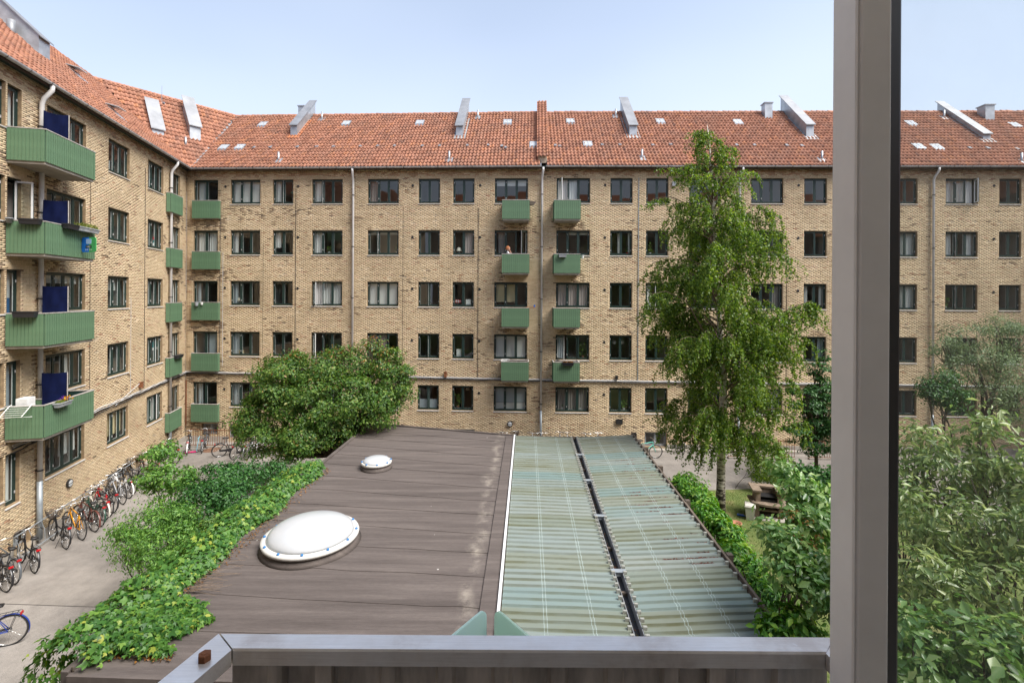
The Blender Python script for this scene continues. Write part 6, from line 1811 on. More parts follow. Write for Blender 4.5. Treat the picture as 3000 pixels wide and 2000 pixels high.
def frame_me(kind):
    mb = MB(); r = .018
    if kind == 'diamond': mb.tube([ST, HT], r, 6); mb.tube([HB, BBk], r * 1.1, 6)
    else: mb.tube([(-.2, 0, .52), (.2, 0, .53), HB], r, 6); mb.tube([HB, (.25, 0, .42), BBk], r * 1.1, 6)
    mb.tube([BBk, ST], r, 6); mb.tube([HB, HT], r * 1.2, 6)
    for y in (-.05, .05):
        mb.tube([BBk, (RA[0], y, RA[2])], .011, 5); mb.tube([ST, (RA[0], y, RA[2])], .01, 5)
    return mb.mesh('frame', BC['black'], True)
FRAME = {k: frame_me(k) for k in ('diamond', 'step')}
mb = MB()
for y in (-.05, .05): mb.tube([(.4, y * .6, .7), (.46, y, .52), (FA[0], y, FA[2])], .012, 5)
FORK = mb.mesh('fork', BC['black'], True)
mb = MB().tube([HT, (.355, 0, .98)], .014, 6)
BAR = {}
BAR['city'] = MB().tube([(.39, 0, .84), (.36, 0, 1.0)], .014, 6).tube([(.1, -.3, 1.0), (.22, -.28, 1.02), (.36, -.14, 1.03), (.38, 0, 1.0), (.36, .14, 1.03), (.22, .28, 1.02), (.1, .3, 1.0)], .012, 6).mesh('handlebar', MAT['chrome'], True)
BAR['flat'] = MB().tube([(.39, 0, .84), (.4, 0, .95)], .015, 6).tube([(.36, -.3, .98), (.42, -.1, .96), (.42, .1, .96), (.36, .3, .98)], .013, 6).mesh('handlebar', MAT['chrome'], True)
GRIP = MB().tube([(.09, -.3, 1.0), (.2, -.285, 1.015)], .017, 6).tube([(.09, .3, 1.0), (.2, .285, 1.015)], .017, 6).mesh('grip', MAT['saddle'], True)
mb = MB().tube([ST, (-.26, 0, .9)], .012, 6)
v = []
for x, w, z in ((-.4, .09, .93), (-.33, .1, .935), (-.24, .05, .925), (-.13, .018, .92)): v += [(x, -w, z - .015), (x, -w * .6, z + .025), (x, w * .6, z + .025), (x, w, z - .015), (x, 0, z - .045)]
mb.add(v, [(0, 1, 2, 3, 4), (19, 18, 17, 16, 15)] + [(5 * i + j, 5 * i + 5 + j, 5 * i + 5 + (j + 1) % 5, 5 * i + (j + 1) % 5) for i in range(3) for j in range(5)])
SADDLE = mb.mesh('saddle', MAT['saddle'], True)
def guard(c, a0, a1):
    mb = MB(); v = []
    for a in np.linspace(R(a0), R(a1), 14):
        for y, rr in ((-.026, WR + .028), (0, WR + .038), (.026, WR + .028)): v.append((c[0] + rr * math.cos(a), y, c[2] + rr * math.sin(a)))
    mb.add(v, [f for i in range(13) for f in ((3 * i, 3 * i + 1, 3 * i + 4, 3 * i + 3), (3 * i + 1, 3 * i + 2, 3 * i + 5, 3 * i + 4))])
    return mb.mesh('mudguard', BC['black'], True)
GUARD = (guard(RA, 60, 200), guard(FA, 15, 130))
mb = MB()
for y in (-.06, .06): mb.tube([(-.3, y, .72), (-.72, y, .73), (-.73, y, .7)], .007, 4); mb.tube([(-.66, y, .73), (RA[0], y * .9, RA[2])], .006, 4)
for x in (-.35, -.46, -.57, -.68): mb.tube([(x, -.06, .725), (x, .06, .725)], .006, 4)
RACK = mb.mesh('luggage_rack', BC['black'], True)
CRANK = MB().tube([(-.1, -.07, .29), (-.1, -.075, .12)], .01, 5).tube([(-.1, .07, .29), (-.1, .075, .46)], .01, 5).box(-.15, -.05, -.16, -.08, .11, .13).box(-.15, -.05, .08, .16, .45, .47).lathe([(.09, -.004), (.095, 0), (.09, .004)], n=14, T=lambda x, y, z: (x - .1, -.055 + z, y + .29)).mesh('crank', MAT['black_metal'], True)
CHAIN = MB().hexa([(-.02, -.075, .23), (-.55, -.075, .29), (-.55, -.05, .29), (-.02, -.05, .23), (-.02, -.075, .37), (-.55, -.075, .37), (-.55, -.05, .37), (-.02, -.05, .37)]).mesh('chain_guard', BC['black'])
LENS = MB().box(-.755, -.725, -.05, .05, .66, .71).mesh('rear_light', MAT['red_lens'])
HLAMP = MB().lathe([(.02, 0), (.04, .05), (.038, .06)], n=8, T=lambda x, y, z: (.46 + z, x, y + .82)).mesh('head_lamp', MAT['chrome'], True)
mb = MB()
for z, e in ((.74, .0), (.81, .02), (.88, .035), (.95, .05)):
    mb.tube([(.46 - e * .3, -.13 - e, z), (.74 + e, -.13 - e, z), (.74 + e, .13 + e, z), (.46 - e * .3, .13 + e, z)], .008, 4, closed=True)
for x in np.linspace(.46, .74, 7):
    for y in (-1, 1): mb.tube([(x, y * .13, .74), (x + .04 * (x - .5), y * .18, .95)], .005, 3)
for y in np.linspace(-.13, .13, 7):
    mb.tube([(.74, y, .74), (.79, y * 1.4, .95)], .005, 3); mb.tube([(.46, y, .74), (.45, y * 1.4, .95)], .005, 3)
mb.box(.46, .74, -.13, .13, .735, .742)
BASKET = mb.mesh('basket', MAT['wicker'])
STAND = MB().tube([(-.2, .03, .28), (-.28, .16, .012)], .01, 5).mesh('kickstand', MAT['black_metal'])

def bicycle(loc, heading, color, kind, bar, label, basket=False, rack=True, lean=4, guards=True, guard_color=None, group='bicycles parked in the yard'):
    t = thing('bicycle', (loc[0], loc[1], 0.0), label, 'bicycle', group)
    t.rotation_euler = Matrix.Rotation(heading, 3, 'Z').to_euler(); t.rotation_euler.x = R(lean)
    # parked on the ground: the contact line is the local x axis
    def pc(nm, me, m=None, loc=(0, 0, 0), parent=None):
        o = bpy.data.objects.new(nm, me); o.parent = parent or t; o.location = loc; col.objects.link(o)
        if m is not None: o.material_slots[0].link = 'OBJECT'; o.material_slots[0].material = m
        return o
    c = BC[color]
    steer = R(random.uniform(-14, 14))
    for nm, ax in (('wheel', RA), ('wheel', FA)):
        w = pc(nm, TYRE, None, ax); w.rotation_euler.y = random.uniform(0, 6)
        r = pc('rim', RIM, None, (0, 0, 0), w)
    pc('frame', FRAME[kind], c); pc('fork', FORK, c); pc('handlebar', BAR[bar]); pc('saddle', SADDLE); pc('crank', CRANK)
    if bar == 'city': pc('grip', GRIP)
    if guards:
        for g in GUARD: pc('mudguard', g, BC[guard_color or ('black' if color in ('yellow', 'red', 'teal') else color)])
        pc('chain_guard', CHAIN, BC['black'])
    if rack: pc('luggage_rack', RACK, BC['black']); pc('rear_light', LENS)
    pc('kickstand', STAND); pc('head_lamp', HLAMP)
    if basket: pc('basket', BASKET)
    return t
def bike_px(u, v, hd, *a, **k):
    """u, v: where the rear tyre touches the ground"""
    p = at_height(u, v, 0.0); hd = R(hd)
    return bicycle((p.x + .53 * math.cos(hd), p.y + .53 * math.sin(hd)), hd, *a, **k)
LB = 'bicycles along the left wall'
bike_px(25, 1890, 205, 'blue', 'diamond', 'flat', 'blue bicycle cut off by the left edge, nearest the viewer', lean=5, group=LB, guard_color='blue')
bike_px(13, 1732, 158, 'black', 'step', 'city', 'black bicycle cut off by the left edge, of which mostly a rear wheel shows', group=LB)
bike_px(37, 1710, 158, 'grey', 'diamond', 'city', 'dark grey bicycle near the left edge, beside the one with a white rear mudguard', group=LB)
bike_px(98, 1676, 150, 'black', 'step', 'city', 'black bicycle with a white and red rear mudguard flap, left of the downpipe', group=LB, guard_color='black')
bike_px(190, 1606, 150, 'black', 'step', 'city', 'black bicycle with a wire basket, first right of the grey downpipe', basket=True, group=LB)
bike_px(237, 1580, 152, 'yellow', 'diamond', 'flat', 'bright yellow bicycle in the row along the left wall', rack=False, guards=False, group=LB)
bike_px(274, 1556, 155, 'brown', 'diamond', 'flat', 'dark bicycle with a maroon tint, next behind the yellow one', rack=False, group=LB)
bike_px(291, 1541, 153, 'green', 'step', 'city', 'dark green bicycle with a red rear light, between the maroon and the cream ones', group=LB)
bike_px(302, 1524, 156, 'cream', 'step', 'city', 'cream bicycle with a rear rack, next to the red one', group=LB)
bike_px(317, 1511, 152, 'red', 'diamond', 'flat', 'red bicycle in the row along the left wall', group=LB, rack=False, guards=False)
bike_px(327, 1501, 157, 'black', 'step', 'city', 'black bicycle between the red and the silver ones', group=LB)
bike_px(357, 1476, 150, 'silver', 'diamond', 'flat', 'silver grey bicycle half hidden behind the pale young tree', group=LB, rack=False, guards=False)
bike_px(374, 1459, 155, 'white', 'step', 'city', 'white bicycle at the edge of the young tree', group=LB)
bike_px(387, 1445, 152, 'black', 'diamond', 'city', 'black bicycle just behind the white one', group=LB)
bike_px(420, 1418, 160, 'black', 'step', 'city', 'black bicycle with a front basket, above the young tree on the left wall side', basket=True, group=LB)
bike_px(452, 1402, 158, 'brown', 'step', 'city', 'brownish bicycle with a wicker basket behind the young tree', basket=True, group=LB)
bike_px(513, 1357, 150, 'black', 'step', 'city', 'black bicycle standing by the far downpipe of the left wall', group=LB)
bike_px(548, 1332, 118, 'black', 'step', 'city', 'black bicycle with a white flap, left of the pink child toy', group=LB, guard_color='white')
CB = 'bicycles by the corner railing'
bike_px(592, 1326, 112, 'grey', 'step', 'city', 'dark grey bicycle with a basket, in front of the corner railing', basket=True, group=CB, guard_color='grey')
bike_px(643, 1338, 38, 'black', 'step', 'city', 'black bicycle with a large basket turned to the right, before the cellar window', basket=True, group=CB)
bike_px(690, 1345, 70, 'black', 'diamond', 'city', 'black bicycle just left of the round tree', group=CB)
bike_px(724, 1343, 80, 'silver', 'step', 'city', 'grey bicycle partly under the leaves of the round tree', group=CB)
bike_px(820, 1337, 95, 'white', 'step', 'city', 'pale bicycle under the round tree, left of its trunk', group=CB)
bike_px(846, 1343, 85, 'black', 'step', 'city', 'black bicycle under the round tree, nearest its trunk', group=CB)
WB = 'bicycles behind the shed'
for u, c_, b_, hd, lab in ((1467, 'black', 'flat', 80, 'bicycle behind the felt roof of which only a dark handlebar shows'), (1512, 'silver', 'city', 96, 'bicycle with a chrome handlebar and basket, left of the central downpipe'), (1557, 'white', 'flat', 84, 'bicycle with a pale handlebar right next to the central downpipe'),
                           (1592, 'black', 'flat', 100, 'bicycle whose dark handlebar shows just right of the central downpipe'), (1640, 'silver', 'city', 88, 'bicycle with a wide chrome handlebar above the shed gutter'), (1664, 'white', 'city', 93, 'bicycle with a bright white handlebar above the shed gutter'),
                           (1712, 'black', 'flat', 80, 'bicycle with a black flat handlebar behind the right-hand sheets'), (1756, 'grey', 'flat', 98, 'bicycle with a short handlebar behind the sheets, furthest right')):
    D = 25.2 + random.uniform(-.1, .1); X = (u - 1500) / F * D
    bicycle((X, D - .2), R(hd), c_, 'step' if b_ == 'city' else 'diamond', b_, lab, basket=(u == 1512), group=WB)
p = at_height(1921, 1342, 0)
bicycle((p.x - .55, p.y), R(4), 'teal', 'diamond', 'flat', 'mint green bicycle with black wheels by the shed rear corner', rack=False, guards=False, group='bicycles right of the shed')
p = at_height(2000, 1322, 0)
bicycle((p.x, p.y + .2), R(80), 'black', 'step', 'city', 'black bicycle half hidden behind the lower birch twigs', group='bicycles right of the shed')
# flap stickers that mark two of them
mat('pink_plastic', (.6, .03, .17), .5); mat('sky_plastic', (.25, .5, .6), .5)
tk = thing('toy_scooter', at_height(562, 1326, 0), 'pink and pale blue child scooter lying on the asphalt in the corner', 'scooter', rz=R(20))
MB().box(-.3, .2, -.06, .06, .03, .07).build('deck', MAT['pink_plastic'], tk, world_verts=False)
MB().tube([(.2, 0, .06), (.3, .05, .75)], .02, 6).tube([(.3, -.15, .74), (.3, .22, .76)], .018, 6).build('handlebar', MAT['sky_plastic'], tk, world_verts=False)
for x in (-.32, .24): MB().tube([(x + .06 * math.cos(a), .0, .075 + .06 * math.sin(a)) for a in np.linspace(0, 6.28, 12, endpoint=False)], .015, 5, closed=True).build('wheel', MAT['tyre'], tk, world_verts=False)
# wall rack of steel bars that the front wheels stand in
rk = thing('bicycle_rack', FL.P(FL.s_of(250, 1480), .12, 0), 'steel bar rack fixed along the left wall behind the bicycles', 'rack')
a, b = FL.s_of(20, 1600), FL.s_of(380, 1400)
MB().tube([FL.P(a, .2, .78), FL.P(b, .2, .78)], .018, 6).tube([FL.P(a, .32, .12), FL.P(b, .32, .12)], .018, 6).build('rail', MAT['pipe_grey'], rk)
x = a
while x < b:
    MB().tube([FL.P(x, .2, .78), FL.P(x, .3, .5), FL.P(x, .32, .12)], .009, 5).build('hoop', MAT['pipe_grey'], rk); x += .55

# ------------------------------------------------------------------ railings and cellar wells
def railing(fac, s0, s1, n, label, h=.92, side_close=True):
    t = thing('iron_railing', fac.P(s0, n, 0), label, 'railing')
    for z in (.1, h): MB().box(s0, s1, n - .012, n + .012, z - .012, z + .012, T=fac.P).build('rail', MAT['rust'], t)
    k = int((s1 - s0) / .13); bm = MB().box(-.008, .008, -.008, .008, .03, h + .0).mesh('baluster', MAT['rust'])
    for i in range(k + 1): link('baluster', bm, t, loc=fac.P(s0 + (s1 - s0) * i / k, n, 0), rot=(0, 0, fac.ang))
    MB().box(s0, s1, n - .1, n + .1, -.0, .08, T=fac.P).build('kerb', MAT['concrete'], t)
    return t
railing(FB, .9, 8.3, .95, 'rusty iron railing around the cellar well in the left corner')
railing(FR, FR.s_of(2105, 1300), FR.s_of(2290, 1300), 1.2, 'thin iron railing behind the birch trunk')
railing(FR, FR.s_of(2330, 1300), FR.s_of(2440, 1300), 1.2, 'iron railing behind the dark layered tree')
# manhole ring stain in the corner
mat('rust_iron', (.16, .085, .05), .8, noise=.3, nscale=14)
p = at_height(600, 1322, 0); c_ = MB().lathe([(.42, 0), (.4, .012)], c=(p.x + .2, p.y + .25, .002), n=24).build('manhole_cover', MAT['rust_iron']); tag(c_, 'round rusty manhole cover in the corner of the yard', 'manhole')

# ------------------------------------------------------------------ things on the left balconies
mat('planter_black', (.02, .02, .025), .5); mat('planter_grey', (.33, .35, .37), .55, noise=.2, nscale=6); mat('styro', (.75, .75, .73), .8, noise=.12, nscale=9)
leaf_mat('grass_tuft', [(0, (.1, .16, .02)), (.5, (.2, .26, .05)), (1, (.38, .34, .12))], trans=.3)
leaf_mat('petal', [(0, (.75, .4, .01)), (.55, (.8, .5, .02)), (.6, (.08, .02, .2)), (1, (.15, .04, .35))], trans=.2, rough=.7)
def trough(c, ang, ln, w, h, m, label, name='planter'):
    t = thing(name, c, label, 'planter', rz=ang)
    a, b = ln / 2, w / 2; e = .02
    MB().hexa([(-a + e, -b + e, 0), (a - e, -b + e, 0), (a - e, b - e, 0), (-a + e, b - e, 0), (-a, -b, h), (a, -b, h), (a, b, h), (-a, b, h)]).build('box', MAT[m], t, world_verts=False)
    MB().box(-a - .012, a + .012, -b - .012, b + .012, h - .03, h + .004).build('rim', MAT[m], t, world_verts=False)
    return t
def tuft(t, n, ln, w, h, size, m, name='plants', aspect=.15):
    P = np.stack([rng.uniform(-ln / 2, ln / 2, n), rng.uniform(-w / 2, w / 2, n), np.full(n, h)], 1)
    Tn = np.array((0, 0, 1.)) + rng.normal(0, .45, (n, 3)); Nn = np.stack([rng.normal(0, 1, n), rng.normal(0, 1, n), np.full(n, .2)], 1)
    v, f = leaf_faces(P, Nn, Tn, rng.uniform(.5, 1.2, n) * size, aspect, .1)
    tag(link(name, new_mesh(name, v, f, MAT[m]), t, world_verts=False), kind='stuff')
def BLp(r, a, n, dz): return FL.P(sB0 + a, n, 12.2 - STOREY * r + PANEL_H - .02 + dz)
LA = FL.ang
pn = LA - math.pi / 2
trough(BLp(1, -.1, .68, -.1), pn, .52, .18, .16, 'planter_black', 'black plastic planter on the near side rail of the second left balcony')
o = thing('flower_pot', BLp(1, -.08, .15, -.08), 'small grey pot hanging at the wall end of the second left balcony', 'pot')
MB().lathe([(.06, 0), (.09, .13), (.1, .13), (.1, .15), (.08, .15)], n=14).build('body', MAT['planter_grey'], o, world_verts=False, smooth=True)
trough(BLp(1, .95, 1.13, -.1), LA, .55, .18, .16, 'planter_black', 'black plastic planter on the front rail of the second left balcony')
t = trough(BLp(1, 1.75, 1.15, -.09), LA, 1.05, .2, .14, 'planter_grey', 'long grey trough of dry grass on the second left balcony')
tuft(t, 420, 1.0, .16, .12, .17, 'grass_tuft')
trough(BLp(2, -.12, .58, -.1), pn, .55, .2, .18, 'planter_black', 'black planter on the near side rail of the third left balcony')
t = trough(BLp(3, .62, 1.13, -.14), LA, .62, .17, .13, 'planter_grey', 'grey zinc trough of yellow and purple pansies on the lowest left balcony')
tuft(t, 220, .55, .13, .12, .09, 'grass_tuft', aspect=.4)
n = 90; P = np.stack([rng.uniform(-.05, .3, n), rng.uniform(-.1, .1, n), .2 + .06 * rng.random(n)], 1)
v, f = leaf_faces(P, np.array((.4, -.5, .8)) + rng.normal(0, .4, (n, 3)), rand_unit(n), rng.uniform(.04, .08, n), .9, .05)
link('flowers', new_mesh('flowers', v, f, MAT['petal']), t, world_verts=False); t.children[-1]['kind'] = 'stuff'
# drying rack hooked on the lowest balcony's side
dr = thing('drying_rack', BLp(3, -.03, .5, 0), 'white wire drying rack hooked outside the lowest left balcony', 'drying rack')
wires = MB()
for n0 in (.18, .72): wires.tube([BLp(3, .0, n0, .06), BLp(3, -.08, n0, .05), BLp(3, -.45, n0 - .02, -.22), BLp(3, -.05, n0, -.3)], .012, 5)
for k in range(6):
    f_ = k / 5; wires.tube([BLp(3, -.1 - .35 * f_, .18, .03 - .24 * f_), BLp(3, -.1 - .35 * f_, .72, .03 - .24 * f_)], .007, 5)
wires.build('frame', MAT['white_paint'], dr)
sb = thing('foam_block', FL.P(sB0 + .35, .3, 3.8 + .05 + .6), 'stack of white foam blocks on the lowest left balcony', 'foam', rz=LA)
for k in range(3): MB().box(-.16, .2, -.14, .14, k * .17, k * .17 + .165).build('block', MAT['styro'], sb, world_verts=False)
MB().box(-.14, .18, -.12, .12, -.61, -.002).build('crate', MAT['planter_grey'], sb, world_verts=False)
mat('bench_green', (.01, .07, .02), .6)
gb = thing('balcony_chair', FL.P(sB0 + 1.9, .5, 3.84), 'dark green folding chair on the lowest left balcony, right of the screen', 'chair', rz=LA)
MB().box(-.25, .25, -.2, .2, .42, .46).build('seat', MAT['bench_green'], gb, world_verts=False)
MB().box(-.28, .28, .2, .24, .8, 1.05).build('backrest', MAT['bench_green'], gb, world_verts=False)
for x in (-.22, .22): MB().tube([(x, -.18, 0), (x, .22, .82)], .014, 5).build('leg', MAT['black_metal'], gb, world_verts=False); MB().tube([(x, .2, 0), (x, -.16, .42)], .014, 5).build('leg', MAT['black_metal'], gb, world_verts=False)
# on the far balconies
def far_rail(key, u, r, n, dz): 
    fac = FACS[key][0]; return fac.P(fac.s_of(u, 800, n), n, 12.19 - STOREY * r + PANEL_H - .02 + dz)
trough(far_rail('R', 1648, 1, 1.0, -.16), FR.ang, .4, .18, .17, 'planter_grey', 'pale box planter hung on the front of a balcony right of the central downpipe')
o = thing('flower_pot', far_rail('R', 1706, 1, .55, -.2), 'small white pot hung at the side of a balcony right of the central downpipe', 'pot')
MB().lathe([(.06, 0), (.09, .16), (.1, .16), (.1, .18), (.08, .18)], n=14).build('body', MAT['white_paint'], o, world_verts=False)
t = trough(far_rail('R', 1666, 3, 1.0, -.14), FR.ang, .58, .18, .16, 'planter_black', 'black planter of withered plants on the lowest balcony right of the downpipe')
tuft(t, 130, .5, .12, .14, .1, 'rust_leaf', aspect=.4)
o = thing('rope_coil', far_rail('B', 1478, 3, .85, .03), 'white coiled line lying on the rail of the lowest balcony left of the downpipe', 'rope')
mb = MB()
for k in range(4): mb.tube([(.16 * math.cos(a) + .05 * k, .07 * math.sin(a), .05 + .06 * math.sin(a + k)) for a in np.linspace(0, 6.28, 14, endpoint=False)], .012, 4, closed=True)
mb.build('coil', MAT['white_paint'], o, world_verts=False)
o = thing('wooden_tray', far_rail('B', 1556, 2, .6, .02), 'small wooden ledge with a blue cup beside a balcony rail', 'tray')
MB().box(-.25, .25, -.1, .1, 0, .035).build('board', MAT['timber'], o, world_verts=False); MB().lathe([(.04, .036), (.045, .14)], c=(.18, 0, 0), n=10).build('cup', MAT['blue_plastic'], o, world_verts=False)
o = thing('hanging_basket', far_rail('B', 1556, 0, .6, -.1), 'brown tilted box hung at the right side of the top balcony left of the downpipe', 'planter', rz=R(10))
MB().hexa([(-.14, -.1, -.1), (.12, -.1, -.1), (.12, .1, -.1), (-.14, .1, -.1), (-.18, -.12, .1), (.22, -.12, .06), (.22, .12, .06), (-.18, .12, .1)]).build('box', MAT['old_wood'], o, world_verts=False)
for u, m, nm in ((576, 'planter_grey', 'bucket'), (591, 'white_paint', 'cup')):
    o = thing(nm, FB.P(FB.s_of(u, 880, .3), .3, 12.36 - 2 * STOREY + .96 - .2), 'pale grey bucket hung on the third corner balcony' if nm == 'bucket' else 'small white cup hung on the third corner balcony', nm)
    s_ = 1 if nm == 'bucket' else .7
    MB().lathe([(.07 * s_, .2 - .2 * s_), (.1 * s_, .2), (.11 * s_, .2), (.11 * s_, .215), (.09 * s_, .215)], n=14).build('body', MAT[m], o, world_verts=False)
trough(FL.P(FL.s_of(523, 1034, .3), .3, 12.36 - 3 * STOREY + .86), LA, .75, .2, .16, 'planter_black', 'dark planter on the rail of a corner balcony beside the far downpipe')

# ------------------------------------------------------------------ things on window sills
mat('pot_white', (.7, .7, .68), .5); mat('lamp_green', (.03, .3, .2), .5); mat('lamp_cream', (.7, .66, .55), .6); mat('paper', (.75, .76, .72), .8); mat('flag_red', (.55, .02, .04), .7)
def sill_pos(key, f_, up=.06, dep=.2):
    fac, s0, w, zt = WPOS[key]; return fac.P(s0 + w * f_, -.1 - dep, zt - WH + up), fac.ang
def plant(key, f_, size, label, m='plum_leaf', tall=.4, pot='pot_white'):
    c, a = sill_pos(key, f_); t = thing('potted_plant', c, label, 'plant', rz=a)
    MB().lathe([(.05, 0), (.075, .12), (.08, .12), (.07, .125)], n=12).build('pot', MAT[pot], t, world_verts=False)
    n = 60; P = np.stack([rng.normal(0, size * .2, n), rng.normal(0, size * .12, n), .12 + tall * rng.random(n)], 1)
    v, f = leaf_faces(P, rng.normal(0, 1, (n, 3)) + np.array((0, -1, .6)), rng.normal(0, .7, (n, 3)) + np.array((0, 0, .6)), rng.uniform(.6, 1.3, n) * size * .35, .4, .15)
    tag(link('leaves', new_mesh('leaves', v, f, MAT[m]), t, world_verts=False), kind='stuff')
    MB().tube([(0, 0, .1), (0, 0, .12 + tall)], .008, 4).build('stem', MAT['twig'], t, world_verts=False)
plant((5, 4), .25, .4, 'light_leaf', .6) if False else None
plant((5, 4), .25, .4, 'tall bright houseplant in a ground-floor window, left of the one with grey blinds', 'light_leaf', .65, 'terracotta')
plant((8, 4), .72, .35, 'spreading houseplant in the ground-floor window left of the birch', 'light_leaf', .4)
plant((7, 3), .84, .4, 'tall cactus-like houseplant in the window behind an open balcony sash', 'light_leaf', .7, 'terracotta')
plant((7, 4), .22, .2, 'small white potted plant before grey curtains, left of its twin', 'plum_leaf', .15)
plant((7, 4), .76, .2, 'small white potted plant before grey curtains, right of its twin', 'plum_leaf', .15)
plant((3, 1), .9, .25, 'pale orchid on a sill just right of the left downpipe', 'grey_leaf', .4)
plant((2, 1), .5, .35, 'leafy plant on the middle of a third-window sill near the left downpipe', 'plum_leaf', .3)
plant((8, 1), .85, .25, 'plant with red pot beside a hanging white cloth', 'dark_leaf', .3, 'flag_red')
plant((14, 2), .15, .4, 'houseplant behind the pane, in the wide far window', 'light_leaf', .4)
plant(('L', 1, 3), .6, .3, 'green plant in the wide left-wing window above the pansies', 'light_leaf', .25, 'lamp_green')
plant(('L', 1, 2), .78, .3, 'pale potted plant beside the third navy screen', 'grey_leaf', .4)
plant((9, 1), .25, .35, 'houseplant in the window touching the birch on its left', 'birch_leaf', .5)
def pendant(key, f_, dz, r, m, label):
    fac, s0, w, zt = WPOS[key]; c = fac.P(s0 + w * f_, -.55, zt - dz); t = thing('pendant_lamp', c, label, 'lamp')
    MB().lathe([(r * .2, r), (r * .7, r * .7), (r, 0), (r * .9, -.02)] if m != 'pot_white' else [(r * .3, r * .95), (r * .8, r * .6), (r, 0), (r * .8, -r * .6), (r * .3, -r * .95)], n=14).build('shade', MAT[m], t, world_verts=False, smooth=True)
    MB().tube([(0, 0, r), (0, 0, dz + .15)], .006, 4).build('cord', MAT['cable_white'], t, world_verts=False)
pendant((1, 0), .72, .65, .1, 'lamp_green', 'green conical lamp hanging in a top-floor window near the corner')
pendant((8, 3), .3, .42, .12, 'pot_white', 'white globe lamp, left of a pair, in the window left of the birch')
pendant((8, 3), .66, .42, .12, 'pot_white', 'white globe lamp, right of a pair, in the window left of the birch')
pendant((5, 4), .68, .3, .12, 'lamp_cream', 'small cream lamp hanging beside the tall bright houseplant')
def table_lamp(key, f_, label):
    c, a = sill_pos(key, f_); t = thing('table_lamp', c, label, 'lamp', rz=a)
    MB().lathe([(.06, 0), (.02, .02), (.02, .16), (.015, .17)], n=10).build('base', MAT['pot_white'], t, world_verts=False)
    MB().lathe([(.14, .17), (.09, .36)], n=14).build('shade', MAT['lamp_cream'], t, world_verts=False)
table_lamp((5, 1), .25, 'pale table lamp on a sill beside a pink curtain')
table_lamp((0, 2), .22, 'small table lamp in the window beside the third corner balcony')
def card(key, f_, w, h, m, label, nm='paper_sheet', dz=.06):
    c, a = sill_pos(key, f_, up=dz, dep=.14); t = thing(nm, c, label, 'paper', rz=a)
    MB().box(-w / 2, w / 2, 0, .006, 0, h).build('sheet', MAT[m], t, world_verts=False)
    MB().box(-w / 2 + .02, w / 2 - .02, -.002, -.0005, h * .2, h * .25).build('print', MAT['blind_grey'], t, world_verts=False)
card((5, 2), .72, .28, .34, 'paper', 'pale printed sheet in a window beside two small flags')
card((5, 3), .28, .26, .42, 'paper', 'white square sheet standing in a window one floor below the small flags')
card((0, 3), .3, .3, .22, 'curtain_cream', 'yellowish box front low in a window beside the corner balconies')
for f_, an in ((.16, 8), (.3, -12)):
    c, a = sill_pos((5, 2), f_, .16, .14); t = thing('small_flag', c, 'small red flag with white cross in a window, ' + ('tilted left' if an > 0 else 'leaning right'), 'flag', rz=a); t.rotation_euler.y = R(an)
    MB().box(-.1, .1, 0, .004, .05, .21).build('cloth', MAT['flag_red'], t, world_verts=False)
    MB().box(-.1, .1, -.003, -.001, .115, .145).box(-.045, -.015, -.005, -.0031, .05, .21).build('cross', MAT['paper'], t, world_verts=False)
    MB().tube([(-.105, 0, -.1), (-.105, 0, .22)], .006, 4).build('pole', MAT['twig'], t, world_verts=False)
